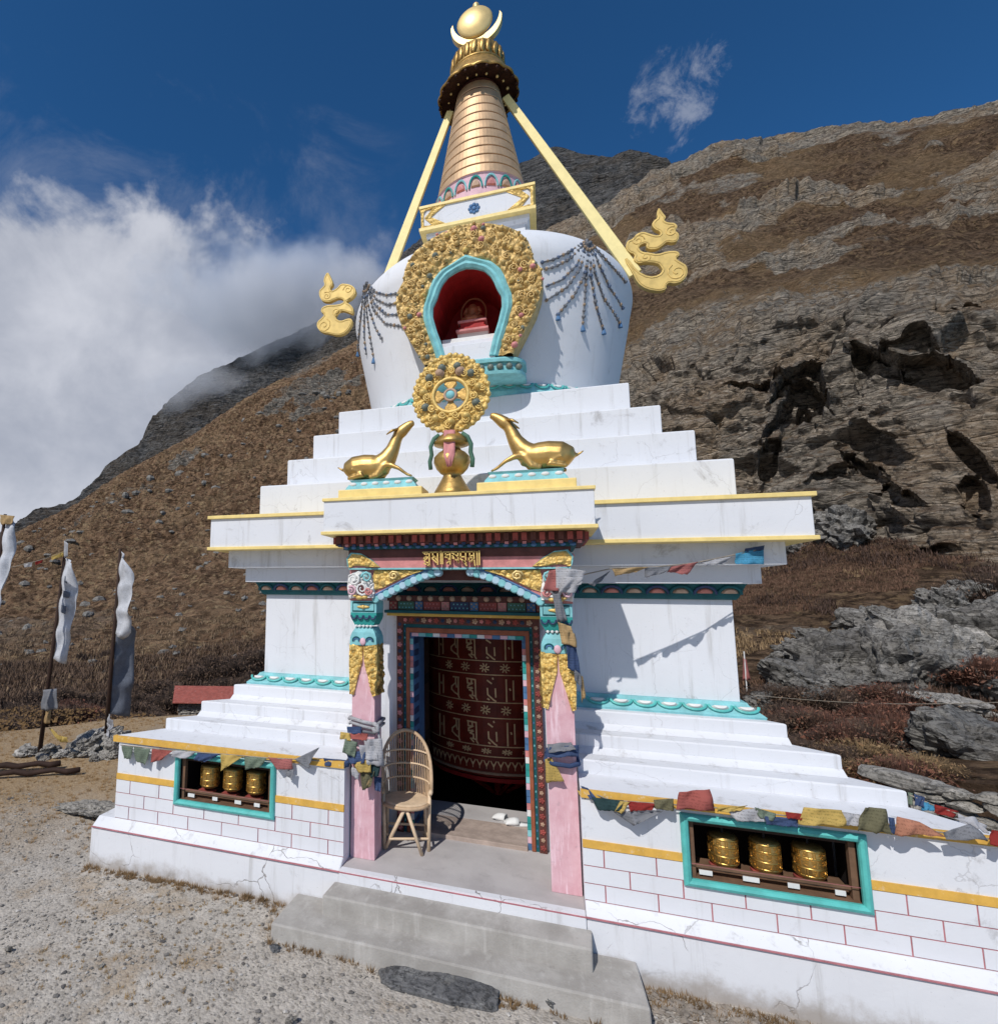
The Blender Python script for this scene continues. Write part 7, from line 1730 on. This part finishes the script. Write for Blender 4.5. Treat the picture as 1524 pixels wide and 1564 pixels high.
# ------------------------------------------------------------------ pebbles and grass at our feet
def pebbles(name, n, rmin, rmax, mat, seed, region):
    rs = np.random.default_rng(seed); base = np.array([(1, 0, 0), (-1, 0, 0), (0, 1, 0), (0, -1, 0), (0, 0, .75), (0, 0, -.75), (.6, .6, .4), (-.6, .6, .4), (.6, -.6, .4), (-.6, -.6, .4)])
    tri = [(4, 6, 7), (4, 7, 9), (4, 9, 8), (4, 8, 6), (0, 6, 8), (2, 7, 6), (1, 9, 7), (3, 8, 9), (0, 2, 6), (2, 1, 7), (1, 3, 9), (3, 0, 8)]
    vs = []; fs = []
    pts = region(rs, n)
    for x, y in pts:
        s_ = rmin * (rmax / rmin) ** (rs.uniform() ** 2.2); a = rs.uniform(0, 6.3); c, s2 = math.cos(a), math.sin(a)
        b_ = base * (1 + rs.uniform(-.3, .3, (10, 1))) * s_ * np.array([1, rs.uniform(.6, 1), rs.uniform(.5, .9)])
        z = float(gz(x, y)) + s_ * .15; k = len(vs)
        vs += [(x + p[0] * c - p[1] * s2, y + p[0] * s2 + p[1] * c, z + p[2]) for p in b_]; fs += [(i + k, j + k, l_ + k) for i, j, l_ in tri]
    me = bpy.data.meshes.new(name); me.from_pydata(vs, [], fs); me.materials.append(mat); me.update()
    o = bpy.data.objects.new(name, me); COL.objects.link(o); kind(o, 'stuff')
def in_front(rs, n):
    out = []
    while len(out) < n:
        x = rs.uniform(-6.5, 3.6); y = rs.uniform(-5.9, -2.2) if x < -3.5 else rs.uniform(-5.9, -3.47)
        if -1.32 < x < 1.28 and y > -3.92: continue
        out.append((x, y))
    return out
def at_foot(rs, n):
    out = []
    while len(out) < n:
        x = rs.uniform(1.25, 3.6); y = -3.46 - abs(rs.normal()) * .22
        out.append((x, y))
    return out
def pebm(name, c): return paint(name, c, .5, .9, scale=8, bump=.3)
pebbles('gravel', 16000, .004, .016, pebm('grit_grey', (.37, .335, .29)), 21, in_front)
pebbles('pale_gravel', 2600, .004, .020, pebm('grit_pale', (.54, .51, .47)), 22, in_front)
pebbles('dark_gravel', 2200, .005, .022, pebm('grit_dark', (.20, .185, .17)), 23, in_front)
pebbles('rubble', 2600, .008, .032, pebm('grit_rubble', (.34, .29, .24)), 24, at_foot)
for i, (p, s_) in enumerate((((-1.221,-3.993,0.000), 0.045), ((0.671,-3.870,0.000), 0.05), ((-0.889,-3.771,0.000), 0.02), ((-3.011,-4.663,0.000), 0.03), ((-0.808,-4.577,0.000), 0.05), ((-2.241,-4.583,0.000), 0.03))):
    boulder(i, (p[0], p[1], .012), s_, s_ * .8, s_ * .7, (.2, .3, i), ('dark loose stone on the gravel by the end of the lower step', 'dark loose stone between the slate slab and the step', 'little stone against the lower step riser', 'loose stone at the far edge of the gravel', 'grey stone at the lower margin of the gravel', 'pale loose stone on open gravel')[i], 'slate' if i < 2 else 'wall_stone', 'stone')
def tufts(name, pts, h, mat, seed, blades=16):
    rs = np.random.default_rng(seed); vs = []; fs = []
    for x, y in pts:
        hh = h * rs.uniform(.4, 1.3)
        for _ in range(blades):
            a = rs.uniform(0, 6.3); r0 = rs.uniform(0, hh * .5); l_ = rs.uniform(.3, .9) * hh
            bx, by = x + r0 * math.cos(a), y + r0 * math.sin(a); z = float(gz(bx, by)) - .004
            tx, ty = bx + l_ * math.cos(a) * rs.uniform(.2, .8), by + l_ * math.sin(a) * rs.uniform(.2, .8); w = .0025 + .002 * rs.uniform()
            k = len(vs); vs += [(bx - w, by, z), (bx + w, by, z), (tx, ty, z + hh * rs.uniform(.35, 1.0))]; fs.append((k, k + 1, k + 2))
    me = bpy.data.meshes.new(name); me.from_pydata(vs, [], fs); me.materials.append(mat); me.update()
    o = bpy.data.objects.new(name, me); COL.objects.link(o); kind(o, 'stuff')
rs_ = np.random.default_rng(5)
foot = [(rs_.uniform(-3.45, -1.3), -3.455 - abs(rs_.normal()) * .05) for _ in range(170)] + [(rs_.uniform(1.28, 3.5), -3.46 - abs(rs_.normal()) * .09) for _ in range(200)] + \
       [(-1.3 + rs_.normal() * .05, -3.5 - rs_.uniform(0, .3)) for _ in range(25)] + [(rs_.uniform(-1.3, 1.2), -3.915 - abs(rs_.normal()) * .02) for _ in range(45)] + \
       [(ctr.x + .36 + rs_.normal() * .10, ctr.y + .03 + rs_.normal() * .05) for _ in range(45)] + [(ctr.x - .30 + rs_.normal() * .08, ctr.y + .17 + rs_.normal() * .04) for _ in range(25)]
tufts('dry_grass', foot, .05, leafm('straw_blade', (.25, .16, .08)), 31)
sp_ = np.array(in_front(rs_, 2500)); nv = fbm(np.stack([sp_[:, 0] * .5, sp_[:, 1] * .5, sp_[:, 0] * 0], -1), 3)
tufts('dry_grass', [tuple(p) for p in sp_[nv > .16]], .03, leafm('straw_short', (.34, .23, .11)), 32, 12)
mead = [(rs_.uniform(-10.5, -3.6), rs_.uniform(-3.6, 2.0)) for _ in range(3200)]
mead = [p for p in mead if p[0] * -.16 + p[1] * .22 + rs_.normal() * .25 > .0]
tufts('dry_grass', mead, .05, leafm('straw_meadow', (.32, .20, .09)), 33, 12)
for p, hh in (((-3.032,-3.355,0.000), .17), ((-2.930,-3.370,0.000), .12), ((-3.224,-3.345,0.000), .10)):
    m = MB()
    for k in range(14):
        a = random.uniform(0, 6.3); l_ = random.uniform(.4, 1.0) * hh
        m.tube([(p[0], p[1] - .02, 0), (p[0] + .3 * l_ * math.cos(a), p[1] - .02 + .15 * l_ * math.sin(a), l_ * .6), (p[0] + .55 * l_ * math.cos(a), p[1] - .02 + .2 * l_ * math.sin(a), l_)], [.003, .0025, .0015], 4)
    o = m.build('dry_weed', leafm('weed_stalk', (.12, .08, .05)), None, org=(p[0], p[1], 0)); o.location = (p[0], p[1], 0)
    tag(o, {.17: 'tallest dry weed against the plinth near its corner', .12: 'shorter dry weed beside the tallest one at the plinth', .10: 'lowest dry weed, closest to the plinth corner'}[hh], 'weed')

# small pole with a pink rag behind the stupa, and a wire across the brush
pp_ = Vector((5.460,9.326,0.302))
t = thing('marker_pole', 'thin pole with a pink rag standing behind the stupa wall near the boulders', 'pole', tuple(pp_))
MB().tube([tuple(pp_ + Vector((0, 0, -.2))), tuple(Vector((5.464,9.324,1.169)))], .015, 6).build('stick', M['petal_white'], t)
m = MB(); m.cloth((5.440,9.331,1.003), (5.504,9.314,0.958), (5.550,9.301,0.473), (5.388,9.345,0.425), 5, 8, .04, 0); m.build('rag', CL['pink'], t, smooth=True, solid=.004)
w0, w1 = Vector((5.040,7.367,0.367)), Vector((8.965,5.682,0.817))
o = MB().tube([tuple(w0.lerp(w1, i / 12) + Vector((0, 0, -.12 * math.sin(math.pi * i / 12)))) for i in range(13)], .006, 5).build('wire', CL['rope'], None, org=tuple(w0)); o.location = w0; tag(o, 'thin wire strung across the brush in front of the boulders', 'wire')
# loose outcrops on the left slope
rs_ = np.random.default_rng(77); PLf = PL_.reshape(-1, 3); aL, rL = screen(PLf); okl = np.nonzero((rL > 30) & (rL < 120))[0]
vs = []
m = MB()
for i in rs_.choice(okl, 420, replace=False):
    c = PLf[i]; s_ = rs_.uniform(.12, .55) * rL[i] / 60
    m.ball(c, (s_ * rs_.uniform(.7, 1.5), s_ * rs_.uniform(.7, 1.5), s_ * rs_.uniform(.4, .9)), 6, 4)
m.v = [(x + .05 * math.sin(17 * x + 5 * z), y, z + .06 * math.sin(13 * x + 11 * y)) for x, y, z in m.v]
kind(m.build('hill_rocks', M['boulder'], None), 'stuff')

# ------------------------------------------------------------------ cloud lapping over the dark ridge
def mist(name, c, r, dens, seed):
    m = MB(); m.ball((0, 0, 0), r, 24, 16)
    o = m.build(name, None, None); o.data.materials.clear(); o.location = c
    az_ = math.atan2(c[0] - CAM[0], c[1] - CAM[1]); o.rotation_euler = (0, 0, -az_)
    mt = bpy.data.materials.new(name); mt.use_nodes = True; t = mt.node_tree; t.nodes.clear()
    out = t.nodes.new('ShaderNodeOutputMaterial'); pv = t.nodes.new('ShaderNodeVolumePrincipled'); pv.inputs['Color'].default_value = (.93, .95, 1, 1); pv.inputs['Anisotropy'].default_value = .1
    tc_ = t.nodes.new('ShaderNodeTexCoord'); ln_ = t.nodes.new('ShaderNodeVectorMath'); ln_.operation = 'DIVIDE'; ln_.inputs[1].default_value = r
    t.links.new(tc_.outputs['Object'], ln_.inputs[0]); le = t.nodes.new('ShaderNodeVectorMath'); le.operation = 'LENGTH'; t.links.new(ln_.outputs[0], le.inputs[0])
    nz_ = t.nodes.new('ShaderNodeTexNoise'); nz_.inputs['Scale'].default_value = .045; nz_.inputs['Detail'].default_value = 5; nz_.inputs['Roughness'].default_value = .6
    t.links.new(tc_.outputs['Object'], nz_.inputs['Vector'])
    a = t.nodes.new('ShaderNodeMath'); a.operation = 'MULTIPLY_ADD'; t.links.new(nz_.outputs[0], a.inputs[0]); a.inputs[1].default_value = -1.6; t.links.new(le.outputs['Value'], a.inputs[2])
    mr = t.nodes.new('ShaderNodeMapRange'); mr.interpolation_type = 'SMOOTHSTEP'; t.links.new(a.outputs[0], mr.inputs[0]); mr.inputs[1].default_value = .10; mr.inputs[2].default_value = -.45; mr.inputs[3].default_value = 0; mr.inputs[4].default_value = dens
    t.links.new(mr.outputs[0], pv.inputs['Density']); t.links.new(pv.outputs[0], out.inputs['Volume'])
    o.data.materials.append(mt); kind(o, 'stuff'); return o
mist('cloud', (-94.753,181.225,118.170), (62, 22, 30), .10, 1)
mist('cloud', (-121.370,165.249,78.950), (26, 14, 14), .05, 2)
